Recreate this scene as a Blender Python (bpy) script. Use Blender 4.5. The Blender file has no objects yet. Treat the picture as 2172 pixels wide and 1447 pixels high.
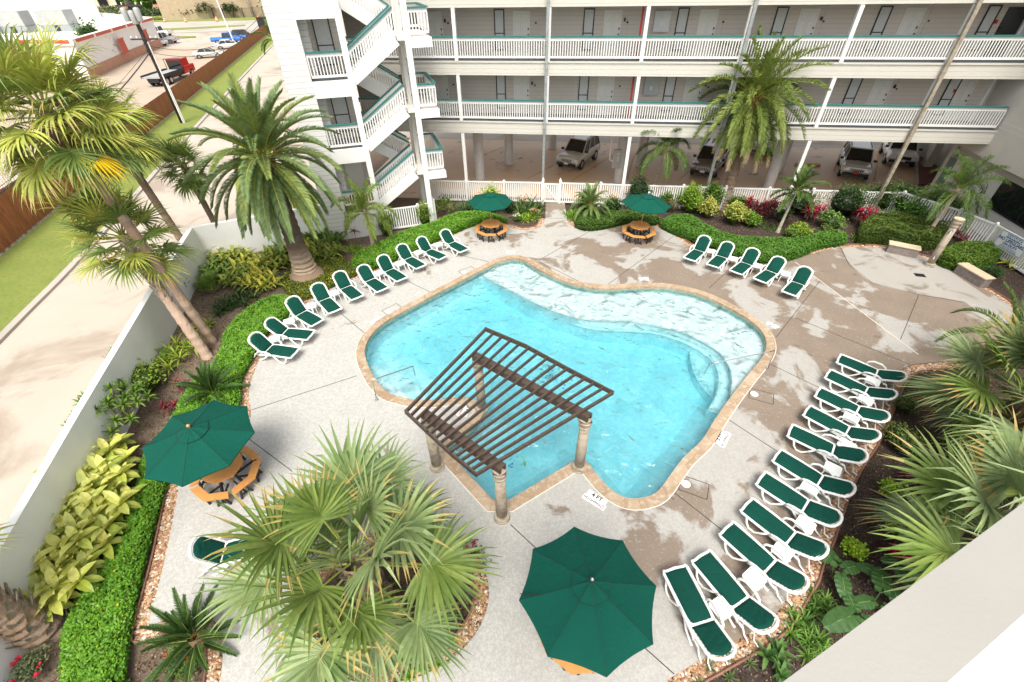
import bpy, bmesh, math, random
import numpy as np
from mathutils import Vector, Matrix, geometry
PI = math.pi
R = math.radians
rnd = random.Random(7)
sc = bpy.context.scene
COL = sc.collection
# ------------------------------------------------------------------ camera
CAMH = 11.5
FPX, CX, CY = 960.0, 1086.0, 723.5
_nad = (1108.0, 1880.0)
_dn = Vector((_nad[0]-CX, _nad[1]-CY, FPX)).normalized()
_up = -_dn
_fw = (Vector((0, 0, 1)) - _dn*_dn.z).normalized()
_rt = _fw.cross(_up)
RC = Matrix((_rt, _fw, _up))
cam = bpy.data.cameras.new('camera')
cam.sensor_width = 36.0
cam.lens = FPX/2172*36.0
cam.clip_end = 3000
cam.clip_start = 0.05
camo = bpy.data.objects.new('camera', cam)
COL.objects.link(camo)
_c0, _c1, _c2 = [RC @ Vector(v) for v in ((1, 0, 0), (0, -1, 0), (0, 0, -1))]
_m = Matrix((_c0, _c1, _c2)).transposed().to_4x4()
_m.translation = (0, 0, CAMH)
camo.matrix_world = _m
sc.camera = camo
# ------------------------------------------------------------------ light
world = bpy.data.worlds.new('World')
sc.world = world
world.use_nodes = True
wn = world.node_tree
sky = wn.nodes.new('ShaderNodeTexSky')
sky.sky_type = 'NISHITA'
sky.sun_disc = False
SUN_EL, SUN_AZ = R(60), R(-178)          # azimuth measured from +Y towards +X
sky.sun_elevation = SUN_EL
sky.sun_rotation = SUN_AZ
sky.air_density = 1.0
sky.dust_density = 4.0
sky.ozone_density = 0.6
_bg = wn.nodes['Background']
_hs = wn.nodes.new('ShaderNodeHueSaturation'); _hs.inputs['Saturation'].default_value = 0.30
wn.links.new(sky.outputs[0], _hs.inputs['Color'])
wn.links.new(_hs.outputs[0], _bg.inputs[0])
_bg.inputs[1].default_value = 0.125
sun = bpy.data.lights.new('sun', 'SUN')
sun.energy = 1.8
sun.angle = R(28)
sun.color = (1.0, 0.95, 0.86)
suno = bpy.data.objects.new('sun', sun)
COL.objects.link(suno)
_sd = Vector((math.sin(SUN_AZ)*math.cos(SUN_EL), math.cos(SUN_AZ)*math.cos(SUN_EL), math.sin(SUN_EL)))
suno.rotation_euler = (-_sd).to_track_quat('-Z', 'Y').to_euler()
suno.location = _sd*60
sc.view_settings.view_transform = 'Standard'
sc.view_settings.look = 'None'
sc.view_settings.gamma = 1.0
sc.view_settings.exposure = 1.0
sc.cycles.use_denoising = True
sc.cycles.max_bounces = 8
sc.cycles.transparent_max_bounces = 12
sc.cycles.caustics_reflective = False
sc.cycles.caustics_refractive = True
sc.cycles.sample_clamp_indirect = 6

def ray(px, py):
    return RC @ Vector((px-CX, py-CY, FPX))
def G(px, py, z=0.0):
    d = ray(px, py)
    t = (z-CAMH)/d.z
    return Vector((d.x*t, d.y*t, z))
def G2(px, py, z=0.0):
    v = G(px, py, z)
    return (v.x, v.y)
# facade frame (main building) and stair frame
FO = Vector((0, 28.07, 0)); FA = R(-8.1)
FU = Vector((math.cos(FA), math.sin(FA), 0)); FN = Vector((-math.sin(FA), math.cos(FA), 0))
def S(s, n, z=0.0):
    return FO + FU*s + FN*n + Vector((0, 0, z))
SO = Vector((-4.46, 24.5, 0)); SA = R(16.5)
SU = Vector((math.cos(SA), math.sin(SA), 0)); SN = Vector((-math.sin(SA), math.cos(SA), 0))
def T(s, n, z=0.0):
    return SO + SU*s + SN*n + Vector((0, 0, z))

# ------------------------------------------------------------------ materials
MATS = {}
def newmat(name):
    m = bpy.data.materials.new(name)
    m.use_nodes = True
    MATS[name] = m
    nt = m.node_tree
    return m, nt, nt.nodes['Principled BSDF']
def N(nt, typ, **kw):
    n = nt.nodes.new(typ)
    for k, v in kw.items():
        if k.startswith('i_'):
            n.inputs[k[2:]].default_value = v
        else:
            setattr(n, k, v)
    return n
def rgba(c):
    return (c[0], c[1], c[2], 1.0)
def mixc(nt, fac, a, b, blend='MIX'):
    n = nt.nodes.new('ShaderNodeMix'); n.data_type = 'RGBA'; n.blend_type = blend
    for s, v in ((0, fac), (6, a), (7, b)):
        if hasattr(v, 'is_output') or isinstance(v, bpy.types.NodeSocket):
            nt.links.new(v, n.inputs[s])
        elif isinstance(v, (int, float)):
            n.inputs[s].default_value = v
        else:
            n.inputs[s].default_value = rgba(v)
    return n.outputs[2]
def math_(nt, op, a, b=0.0):
    n = nt.nodes.new('ShaderNodeMath'); n.operation = op
    for s, v in ((0, a), (1, b)):
        if isinstance(v, bpy.types.NodeSocket):
            nt.links.new(v, n.inputs[s])
        else:
            n.inputs[s].default_value = v
    return n.outputs[0]
def ramp(nt, fac, lo, hi):
    n = nt.nodes.new('ShaderNodeMapRange'); n.interpolation_type = 'SMOOTHSTEP'
    nt.links.new(fac, n.inputs[0]); n.inputs[1].default_value = lo; n.inputs[2].default_value = hi
    return n.outputs[0]
def coords(nt, world_=True):
    if world_:
        g = nt.nodes.new('ShaderNodeNewGeometry'); return g.outputs['Position']
    g = nt.nodes.new('ShaderNodeTexCoord'); return g.outputs['Object']
def noise(nt, vec, scale, detail=4.0, rough=0.55, dist=0.0):
    n = nt.nodes.new('ShaderNodeTexNoise')
    n.inputs['Scale'].default_value = scale; n.inputs['Detail'].default_value = detail
    n.inputs['Roughness'].default_value = rough; n.inputs['Distortion'].default_value = dist
    nt.links.new(vec, n.inputs['Vector'])
    return n.outputs[0]
def bump(nt, h, strength=0.3, dist=0.02):
    b = nt.nodes.new('ShaderNodeBump'); b.inputs['Strength'].default_value = strength
    b.inputs['Distance'].default_value = dist
    nt.links.new(h, b.inputs['Height'])
    return b.outputs[0]
def simple(name, col, rough=0.6, metal=0.0, var=0.0, scale=3.0, bmp=0.0, bscale=30.0, spec=0.5, coat=0.0):
    m, nt, p = newmat(name)
    p.inputs['Roughness'].default_value = rough
    p.inputs['Metallic'].default_value = metal
    p.inputs['Specular IOR Level'].default_value = spec
    if coat: p.inputs['Coat Weight'].default_value = coat
    if var > 0:
        c = coords(nt)
        f = ramp(nt, noise(nt, c, scale, 6.0), 0.35, 0.7)
        dark = tuple(x*(1-var) for x in col)
        nt.links.new(mixc(nt, f, col, dark), p.inputs['Base Color'])
    else:
        p.inputs['Base Color'].default_value = rgba(col)
    if bmp > 0:
        nt.links.new(bump(nt, noise(nt, coords(nt), bscale, 4.0), bmp, 0.01), p.inputs['Normal'])
    return m
def leafmat(name, trans=0.25, rough=0.45, spec=0.35):
    m, nt, p = newmat(name)
    a = N(nt, 'ShaderNodeAttribute', attribute_name='Col')
    c = mixc(nt, noise(nt, coords(nt), 9.0, 3.0), (0.72, 0.72, 0.72), (1.25, 1.25, 1.2))
    col = mixc(nt, 1.0, a.outputs[0], c, 'MULTIPLY')
    nt.links.new(col, p.inputs['Base Color'])
    p.inputs['Roughness'].default_value = rough
    p.inputs['Specular IOR Level'].default_value = spec
    t = N(nt, 'ShaderNodeBsdfTranslucent'); nt.links.new(col, t.inputs[0])
    mx = N(nt, 'ShaderNodeMixShader'); mx.inputs[0].default_value = trans
    nt.links.new(p.outputs[0], mx.inputs[1]); nt.links.new(t.outputs[0], mx.inputs[2])
    nt.links.new(mx.outputs[0], nt.nodes['Material Output'].inputs[0])
    return m
leafmat('leaf')
leafmat('petal', 0.2, 0.6, 0.2)
def attrmat(name, rough=0.8, bmp=0.0, bscale=20.0, spec=0.3, var=0.3):
    m, nt, p = newmat(name)
    a = N(nt, 'ShaderNodeAttribute', attribute_name='Col')
    c = mixc(nt, noise(nt, coords(nt), bscale, 5.0), (1-var,)*3, (1+var,)*3)
    nt.links.new(mixc(nt, 1.0, a.outputs[0], c, 'MULTIPLY'), p.inputs['Base Color'])
    p.inputs['Roughness'].default_value = rough
    p.inputs['Specular IOR Level'].default_value = spec
    if bmp: nt.links.new(bump(nt, noise(nt, coords(nt), bscale, 5.0), bmp, 0.02), p.inputs['Normal'])
    return m
attrmat('bark', 0.9, 0.7, 25.0)
attrmat('stone', 0.6, 0.2, 40.0)
attrmat('paintattr', 0.5, 0, 3.0, 0.4, 0.05)
simple('white_resin', (0.80, 0.80, 0.77), 0.35, var=0.06, scale=5)
def cloth(name, col, col2):
    m, nt, p = newmat(name)
    c = coords(nt)
    f = noise(nt, c, 2.2, 4.0)
    nt.links.new(mixc(nt, f, col, col2), p.inputs['Base Color'])
    p.inputs['Roughness'].default_value = 0.85
    p.inputs['Specular IOR Level'].default_value = 0.15
    h = math_(nt, 'ADD', noise(nt, c, 260, 2.0), math_(nt, 'MULTIPLY', noise(nt, c, 7, 3.0, 0.5, 1.2), 3.0))
    nt.links.new(bump(nt, h, 0.5, 0.02), p.inputs['Normal'])
cloth('green_cloth', (0.003, 0.048, 0.034), (0.004, 0.066, 0.046))
cloth('umbrella_cloth', (0.003, 0.070, 0.048), (0.004, 0.085, 0.058))
simple('orange_board', (0.66, 0.30, 0.085), 0.5, var=0.12, scale=8)
simple('black_metal', (0.02, 0.02, 0.022), 0.45)
simple('steel', (0.55, 0.56, 0.56), 0.22, 1.0)
simple('galvanised', (0.42, 0.45, 0.45), 0.45, 0.6, var=0.25, scale=6)
simple('rusty_pipe', (0.42, 0.36, 0.28), 0.6, 0.2, var=0.35, scale=5)
simple('brown_timber', (0.085, 0.058, 0.044), 0.6, var=0.35, scale=9, bmp=0.2)
simple('light_timber', (0.55, 0.32, 0.14), 0.55, var=0.2, scale=12)
simple('rope_orange', (0.30, 0.12, 0.07), 0.7)
simple('white_paint', (0.82, 0.81, 0.78), 0.45, var=0.05, scale=1.5)
simple('cream_paint', (0.72, 0.69, 0.63), 0.55, var=0.06, scale=2)
simple('beige_wall', (0.62, 0.585, 0.53), 0.75, var=0.07, scale=1.2, bmp=0.15, bscale=60)
simple('teal_paint', (0.035, 0.17, 0.155), 0.45, var=0.1, scale=4)
simple('teal_door', (0.16, 0.26, 0.25), 0.5)
simple('column_paint', (0.66, 0.67, 0.66), 0.6, var=0.08)
simple('red_paint', (0.50, 0.02, 0.02), 0.4)
simple('grey_box', (0.40, 0.42, 0.41), 0.5, 0.2)
simple('grey_floor', (0.13, 0.14, 0.145), 0.8, var=0.15)
simple('maroon_tile', (0.16, 0.035, 0.035), 0.6, var=0.2)
simple('door_paint', (0.74, 0.73, 0.67), 0.4)
simple('curtain', (0.62, 0.64, 0.62), 0.8, var=0.1, scale=10)
simple('yellow_paint', (0.62, 0.36, 0.10), 0.7, var=0.35, scale=5)
simple('black_glass', (0.012, 0.014, 0.016), 0.06, spec=0.8)
simple('dark_gap', (0.03, 0.028, 0.025), 0.8)
simple('tyre', (0.018, 0.018, 0.018), 0.8)
simple('rim', (0.5, 0.5, 0.52), 0.3, 0.9)
for nm, c in (('car_white', (0.78, 0.78, 0.76)), ('car_silver', (0.50, 0.51, 0.52)), ('car_pewter', (0.20, 0.18, 0.155)),
              ('car_blue', (0.02, 0.17, 0.55)), ('car_black', (0.02, 0.02, 0.025)), ('car_red', (0.5, 0.015, 0.012)), ('car_cream', (0.62, 0.61, 0.57))):
    simple(nm, c, 0.3, 0.1 if nm != 'car_silver' else 0.5, coat=0.6)
simple('lamp_red', (0.45, 0.02, 0.02), 0.2)
simple('lamp_clear', (0.7, 0.7, 0.68), 0.1)
simple('plate_white', (0.75, 0.75, 0.72), 0.5)
simple('strip_paint', (0.60, 0.55, 0.47), 0.7, var=0.2, scale=6)
simple('seam_green', (0.002, 0.035, 0.024), 0.8)
simple('ink', (0.03, 0.03, 0.035), 0.7)
simple('ink_red', (0.55, 0.05, 0.04), 0.7)
simple('sign_blue', (0.02, 0.10, 0.27), 0.5)
simple('terracotta_trim', (0.55, 0.10, 0.05), 0.6, var=0.15)
simple('stucco', (0.84, 0.82, 0.78), 0.8, var=0.05)
simple('hvac_grey', (0.42, 0.43, 0.42), 0.6, 0.2, var=0.12)
simple('hvac_panel', (0.52, 0.49, 0.42), 0.6, 0.1, var=0.12)
simple('pole_timber', (0.055, 0.045, 0.038), 0.85, var=0.3, scale=8, bmp=0.3)
simple('barrel_orange', (0.8, 0.20, 0.03), 0.5)
simple('wall_white', (0.86, 0.86, 0.825), 0.8, var=0.10, scale=0.7, bmp=0.1)
simple('ledge', (0.33, 0.315, 0.285), 0.55, var=0.05, scale=2, bmp=0.10, bscale=90)
simple('bench_stone', (0.25, 0.21, 0.19), 0.85, var=0.3, scale=7, bmp=0.5, bscale=30)
simple('bench_cap', (0.60, 0.50, 0.34), 0.7, var=0.15, scale=8)
simple('house_cream', (0.66, 0.58, 0.42), 0.85, var=0.08)
simple('blue_awning', (0.22, 0.42, 0.52), 0.6)
simple('copper_edging', (0.26, 0.12, 0.08), 0.6, var=0.2)

def siding(name, col, pitch=0.2, line=0.55):
    m, nt, p = newmat(name)
    c = coords(nt)
    sx = N(nt, 'ShaderNodeSeparateXYZ'); nt.links.new(c, sx.inputs[0])
    fr = math_(nt, 'FRACT', math_(nt, 'DIVIDE', sx.outputs[2], pitch))
    ln = math_(nt, 'LESS_THAN', fr, 0.09)
    base = mixc(nt, noise(nt, c, 1.3, 5.0), col, tuple(x*0.9 for x in col))
    nt.links.new(mixc(nt, ln, base, tuple(x*line for x in col)), p.inputs['Base Color'])
    p.inputs['Roughness'].default_value = 0.65
    nt.links.new(bump(nt, fr, 0.5, 0.02), p.inputs['Normal'])
siding('siding_white', (0.80, 0.78, 0.74), 0.23)
siding('siding_cream', (0.66, 0.63, 0.56), 0.2, 0.6)
siding('siding_taupe', (0.66, 0.60, 0.53), 0.2, 0.76)

def m_fence():
    m, nt, p = newmat('cedar')
    c = coords(nt, False)
    sx = N(nt, 'ShaderNodeSeparateXYZ'); nt.links.new(c, sx.inputs[0])
    q = math_(nt, 'DIVIDE', sx.outputs[0], 0.15)
    fl = math_(nt, 'FLOOR', q); fr = math_(nt, 'FRACT', q)
    wn_ = N(nt, 'ShaderNodeTexWhiteNoise', noise_dimensions='1D'); nt.links.new(fl, wn_.inputs['W'])
    mp = N(nt, 'ShaderNodeMapping'); mp.inputs['Scale'].default_value = (6, 6, 0.5); nt.links.new(c, mp.inputs[0])
    g = noise(nt, mp.outputs[0], 3.0, 6.0)
    col = mixc(nt, wn_.outputs[0], (0.30, 0.095, 0.030), (0.42, 0.145, 0.048))
    col = mixc(nt, ramp(nt, g, 0.4, 0.75), col, (0.17, 0.05, 0.02))
    col = mixc(nt, math_(nt, 'LESS_THAN', fr, 0.07), col, (0.07, 0.025, 0.012))
    nt.links.new(col, p.inputs['Base Color']); p.inputs['Roughness'].default_value = 0.8
m_fence()
def m_brick(name, c1, c2, mo, sc_):
    m, nt, p = newmat(name)
    c = coords(nt)
    sx = N(nt, 'ShaderNodeSeparateXYZ'); nt.links.new(c, sx.inputs[0])
    cb = N(nt, 'ShaderNodeCombineXYZ')
    nt.links.new(math_(nt, 'ADD', sx.outputs[0], sx.outputs[1]), cb.inputs[0]); nt.links.new(sx.outputs[2], cb.inputs[1])
    b = N(nt, 'ShaderNodeTexBrick'); nt.links.new(cb.outputs[0], b.inputs[0])
    b.inputs['Color1'].default_value = rgba(c1); b.inputs['Color2'].default_value = rgba(c2); b.inputs['Mortar'].default_value = rgba(mo)
    b.inputs['Scale'].default_value = sc_; b.inputs['Mortar Size'].default_value = 0.02
    nt.links.new(mixc(nt, ramp(nt, noise(nt, c, 2.0), 0.4, 0.7), b.outputs[0], c2), p.inputs['Base Color'])
    p.inputs['Roughness'].default_value = 0.85
m_brick('red_brick', (0.42, 0.15, 0.08), (0.52, 0.28, 0.18), (0.5, 0.4, 0.3), 3.0)
m_brick('tan_brick', (0.50, 0.40, 0.27), (0.42, 0.31, 0.20), (0.50, 0.42, 0.3), 2.0)

def m_soil():
    m, nt, p = newmat('soil')
    c = coords(nt)
    a = mixc(nt, ramp(nt, noise(nt, c, 1.1, 6.0), 0.38, 0.62), (0.16, 0.115, 0.08), (0.055, 0.036, 0.026))
    # the beds on the left of the pool are dry and pale, the right ones dark mulch
    sx = N(nt, 'ShaderNodeSeparateXYZ'); nt.links.new(c, sx.inputs[0])
    w = ramp(nt, math_(nt, 'ADD', sx.outputs[0], math_(nt, 'MULTIPLY', noise(nt, c, 0.5), 4.0)), -3.0, 4.0)
    b = mixc(nt, w, mixc(nt, noise(nt, c, 1.5, 5.0), (0.24, 0.175, 0.125), (0.13, 0.09, 0.062)), mixc(nt, noise(nt, c, 2.5, 5.0), (0.085, 0.055, 0.04), (0.035, 0.024, 0.019)))
    sp = ramp(nt, noise(nt, c, 26.0, 2.0), 0.70, 0.74)
    b = mixc(nt, sp, b, (0.38, 0.30, 0.22))
    gr = ramp(nt, noise(nt, c, 1.7, 5.0, 0.6, 0.4), 0.62, 0.72)
    b = mixc(nt, math_(nt, 'MULTIPLY', gr, 0.6), b, (0.06, 0.11, 0.02))
    nt.links.new(b, p.inputs['Base Color']); p.inputs['Roughness'].default_value = 0.95
    nt.links.new(bump(nt, noise(nt, c, 14.0, 8.0, 0.7), 0.9, 0.08), p.inputs['Normal'])
m_soil()
def m_grass():
    m, nt, p = newmat('lawn')
    c = coords(nt)
    b = mixc(nt, noise(nt, c, 0.8, 6.0, 0.65), (0.15, 0.22, 0.03), (0.29, 0.30, 0.07))
    b = mixc(nt, ramp(nt, noise(nt, c, 6, 5.0, 0.7), 0.45, 0.75), b, (0.12, 0.19, 0.025))
    nt.links.new(b, p.inputs['Base Color']); p.inputs['Roughness'].default_value = 0.9
    nt.links.new(bump(nt, noise(nt, c, 40, 4.0, 0.7), 0.8, 0.05), p.inputs['Normal'])
m_grass()
def m_concrete(name, a, b_, stain, samt=0.5, sc_=0.35):
    m, nt, p = newmat(name)
    c = coords(nt)
    x = mixc(nt, noise(nt, c, 0.5, 7.0, 0.6), a, b_)
    x = mixc(nt, math_(nt, 'MULTIPLY', ramp(nt, noise(nt, c, sc_, 6.0, 0.6, 0.8), 0.5, 0.68), samt), x, stain)
    x = mixc(nt, ramp(nt, noise(nt, c, 60, 3.0), 0.62, 0.75), x, tuple(v*0.75 for v in b_))
    nt.links.new(x, p.inputs['Base Color']); p.inputs['Roughness'].default_value = 0.85
    nt.links.new(bump(nt, noise(nt, c, 50, 4.0), 0.15, 0.01), p.inputs['Normal'])
m_concrete('drive', (0.50, 0.44, 0.365), (0.42, 0.36, 0.295), (0.29, 0.225, 0.17), 0.75, 0.25)
m_concrete('lot', (0.46, 0.37, 0.28), (0.39, 0.31, 0.235), (0.30, 0.24, 0.18), 0.5, 0.1)
m_concrete('street', (0.46, 0.42, 0.36), (0.38, 0.35, 0.31), (0.3, 0.27, 0.24), 0.5, 0.08)
def m_garage():
    m, nt, p = newmat('garage_floor')
    c = coords(nt)
    x = mixc(nt, noise(nt, c, 0.5, 6.0), (0.68, 0.49, 0.32), (0.56, 0.40, 0.26))
    x = mixc(nt, ramp(nt, noise(nt, c, 0.6, 7.0, 0.65, 0.6), 0.58, 0.72), x, (0.06, 0.042, 0.034))
    nt.links.new(x, p.inputs['Base Color']); p.inputs['Roughness'].default_value = 0.55
m_garage()
def m_deck():
    m, nt, p = newmat('deck')
    c = coords(nt)
    # worn light knock-down coating over tan exposed aggregate
    light = mixc(nt, noise(nt, c, 1.2, 6.0), (0.52, 0.51, 0.475), (0.42, 0.41, 0.38))
    lace = ramp(nt, noise(nt, c, 7.5, 5.0, 0.62, 0.35), 0.50, 0.56)
    light = mixc(nt, math_(nt, 'MULTIPLY', lace, 0.28), light, (0.33, 0.315, 0.285))
    fine = ramp(nt, noise(nt, c, 21.0, 4.0, 0.6, 0.5), 0.44, 0.54)
    light = mixc(nt, math_(nt, 'MULTIPLY', fine, 0.45), light, (0.30, 0.29, 0.265))
    light = mixc(nt, math_(nt, 'MULTIPLY', ramp(nt, noise(nt, c, 75.0, 2.0), 0.70, 0.75), 0.6), light, (0.16, 0.15, 0.135))
    tan = mixc(nt, noise(nt, c, 0.9, 5.0), (0.175, 0.132, 0.097), (0.26, 0.208, 0.16))
    speck = ramp(nt, noise(nt, c, 55.0, 3.0, 0.7), 0.60, 0.68)
    tan = mixc(nt, math_(nt, 'MULTIPLY', speck, 0.7), tan, (0.10, 0.065, 0.045))
    sx = N(nt, 'ShaderNodeSeparateXYZ'); nt.links.new(c, sx.inputs[0])
    # more of the coating has worn off on the right of the pool
    bias = math_(nt, 'MULTIPLY', ramp(nt, math_(nt, 'ADD', sx.outputs[0], math_(nt, 'MULTIPLY', sx.outputs[1], 0.15)), -4.0, 11.5), 0.165)
    bias = math_(nt, 'ADD', bias, math_(nt, 'MULTIPLY', ramp(nt, sx.outputs[0], 12.5, 17.0), 0.06))
    near = math_(nt, 'MULTIPLY', math_(nt, 'MULTIPLY', ramp(nt, math_(nt, 'MULTIPLY', sx.outputs[1], -1.0), -6.6, -5.0), ramp(nt, sx.outputs[0], -0.6, 1.2)), 0.05)
    n1 = noise(nt, c, 0.42, 8.0, 0.60, 0.5)
    v = math_(nt, 'ADD', math_(nt, 'ADD', n1, bias), near)
    mask = math_(nt, 'MULTIPLY', ramp(nt, v, 0.622, 0.672), ramp(nt, noise(nt, c, 13.0, 5.0, 0.7), 0.24, 0.46))
    dull = math_(nt, 'MULTIPLY', ramp(nt, math_(nt, 'ADD', sx.outputs[0], math_(nt, 'MULTIPLY', noise(nt, c, 0.5, 3.0), 5.0)), 0.0, 11.0), 0.5)
    light = mixc(nt, dull, light, mixc(nt, noise(nt, c, 2.5, 6.0, 0.65), (0.36, 0.34, 0.31), (0.25, 0.225, 0.195)))
    x = mixc(nt, mask, light, tan)
    dk = ramp(nt, noise(nt, c, 1.3, 6.0, 0.6, 0.9), 0.63, 0.74)
    x = mixc(nt, math_(nt, 'MULTIPLY', dk, math_(nt, 'ADD', math_(nt, 'MULTIPLY', mask, 0.45), 0.15)), x, (0.09, 0.062, 0.045))
    nt.links.new(x, p.inputs['Base Color'])
    p.inputs['Roughness'].default_value = 0.75
    nt.links.new(bump(nt, noise(nt, c, 45, 5.0, 0.7), 0.3, 0.01), p.inputs['Normal'])
m_deck()
m_concrete('pad', (0.40, 0.38, 0.345), (0.31, 0.29, 0.26), (0.19, 0.15, 0.115), 0.9, 0.8)
def m_coping():
    m, nt, p = newmat('coping')
    c = coords(nt)
    v = N(nt, 'ShaderNodeTexVoronoi'); v.inputs['Scale'].default_value = 1.9; nt.links.new(c, v.inputs['Vector'])
    e = N(nt, 'ShaderNodeTexVoronoi', feature='DISTANCE_TO_EDGE'); e.inputs['Scale'].default_value = 1.9; nt.links.new(c, e.inputs['Vector'])
    s = N(nt, 'ShaderNodeSeparateColor'); nt.links.new(v.outputs['Color'], s.inputs[0])
    x = mixc(nt, s.outputs[0], (0.43, 0.32, 0.21), (0.31, 0.21, 0.125))
    x = mixc(nt, ramp(nt, noise(nt, c, 7, 6.0), 0.45, 0.7), x, (0.47, 0.39, 0.30))
    x = mixc(nt, math_(nt, 'LESS_THAN', e.outputs[0], 0.012), x, (0.30, 0.21, 0.13))
    nt.links.new(x, p.inputs['Base Color']); p.inputs['Roughness'].default_value = 0.6
m_coping()
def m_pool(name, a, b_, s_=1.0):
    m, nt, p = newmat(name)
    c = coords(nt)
    x = mixc(nt, ramp(nt, noise(nt, c, 2.6, 3.0, 0.5, 1.8), 0.38, 0.62), a, b_)  # pale and aqua mottling painted into the plaster for the water's rippling light
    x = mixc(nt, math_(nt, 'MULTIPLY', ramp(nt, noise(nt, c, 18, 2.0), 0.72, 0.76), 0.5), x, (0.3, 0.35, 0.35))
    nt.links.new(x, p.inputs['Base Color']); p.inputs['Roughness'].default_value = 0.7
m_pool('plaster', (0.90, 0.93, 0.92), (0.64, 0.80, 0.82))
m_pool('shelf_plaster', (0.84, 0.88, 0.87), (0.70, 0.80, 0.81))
def m_tile():
    m, nt, p = newmat('waterline_tile')
    c = coords(nt)
    v = N(nt, 'ShaderNodeTexVoronoi', distance='CHEBYCHEV'); v.inputs['Scale'].default_value = 7; nt.links.new(c, v.inputs['Vector'])
    s = N(nt, 'ShaderNodeSeparateColor'); nt.links.new(v.outputs['Color'], s.inputs[0])
    nt.links.new(mixc(nt, s.outputs[0], (0.12, 0.30, 0.28), (0.28, 0.42, 0.36)), p.inputs['Base Color'])
    p.inputs['Roughness'].default_value = 0.25
m_tile()
def m_water():
    m, nt, p = newmat('water')
    nt.nodes.remove(p)
    c = coords(nt)
    n1 = noise(nt, c, 1.5, 1.5, 0.4, 0.9)
    n2 = noise(nt, c, 4.0, 1.5, 0.4, 0.6)
    h = math_(nt, 'ADD', n1, math_(nt, 'MULTIPLY', n2, 0.30))
    nb = bump(nt, h, 1.0, 0.27)
    tr = N(nt, 'ShaderNodeBsdfTransparent')
    rf = N(nt, 'ShaderNodeBsdfRefraction'); rf.inputs['IOR'].default_value = 1.33; rf.inputs['Roughness'].default_value = 0.0
    nt.links.new(nb, rf.inputs['Normal'])
    gl = N(nt, 'ShaderNodeBsdfGlossy'); gl.inputs['Roughness'].default_value = 0.03; nt.links.new(nb, gl.inputs['Normal'])
    fr = N(nt, 'ShaderNodeFresnel'); fr.inputs['IOR'].default_value = 1.33; nt.links.new(nb, fr.inputs['Normal'])
    mx = N(nt, 'ShaderNodeMixShader'); nt.links.new(math_(nt, 'MULTIPLY', fr.outputs[0], 1.6), mx.inputs[0])
    m2 = N(nt, 'ShaderNodeMixShader'); m2.inputs[0].default_value = 0.38
    nt.links.new(tr.outputs[0], m2.inputs[1]); nt.links.new(rf.outputs[0], m2.inputs[2])
    nt.links.new(m2.outputs[0], mx.inputs[1]); nt.links.new(gl.outputs[0], mx.inputs[2])
    out = nt.nodes['Material Output']
    nt.links.new(mx.outputs[0], out.inputs[0])
    va = N(nt, 'ShaderNodeVolumeAbsorption'); va.inputs['Color'].default_value = (0.0, 0.80, 0.90, 1); va.inputs['Density'].default_value = 0.52
    nt.links.new(va.outputs[0], out.inputs[1])
m_water()
def M(n):
    return MATS[n]
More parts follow.
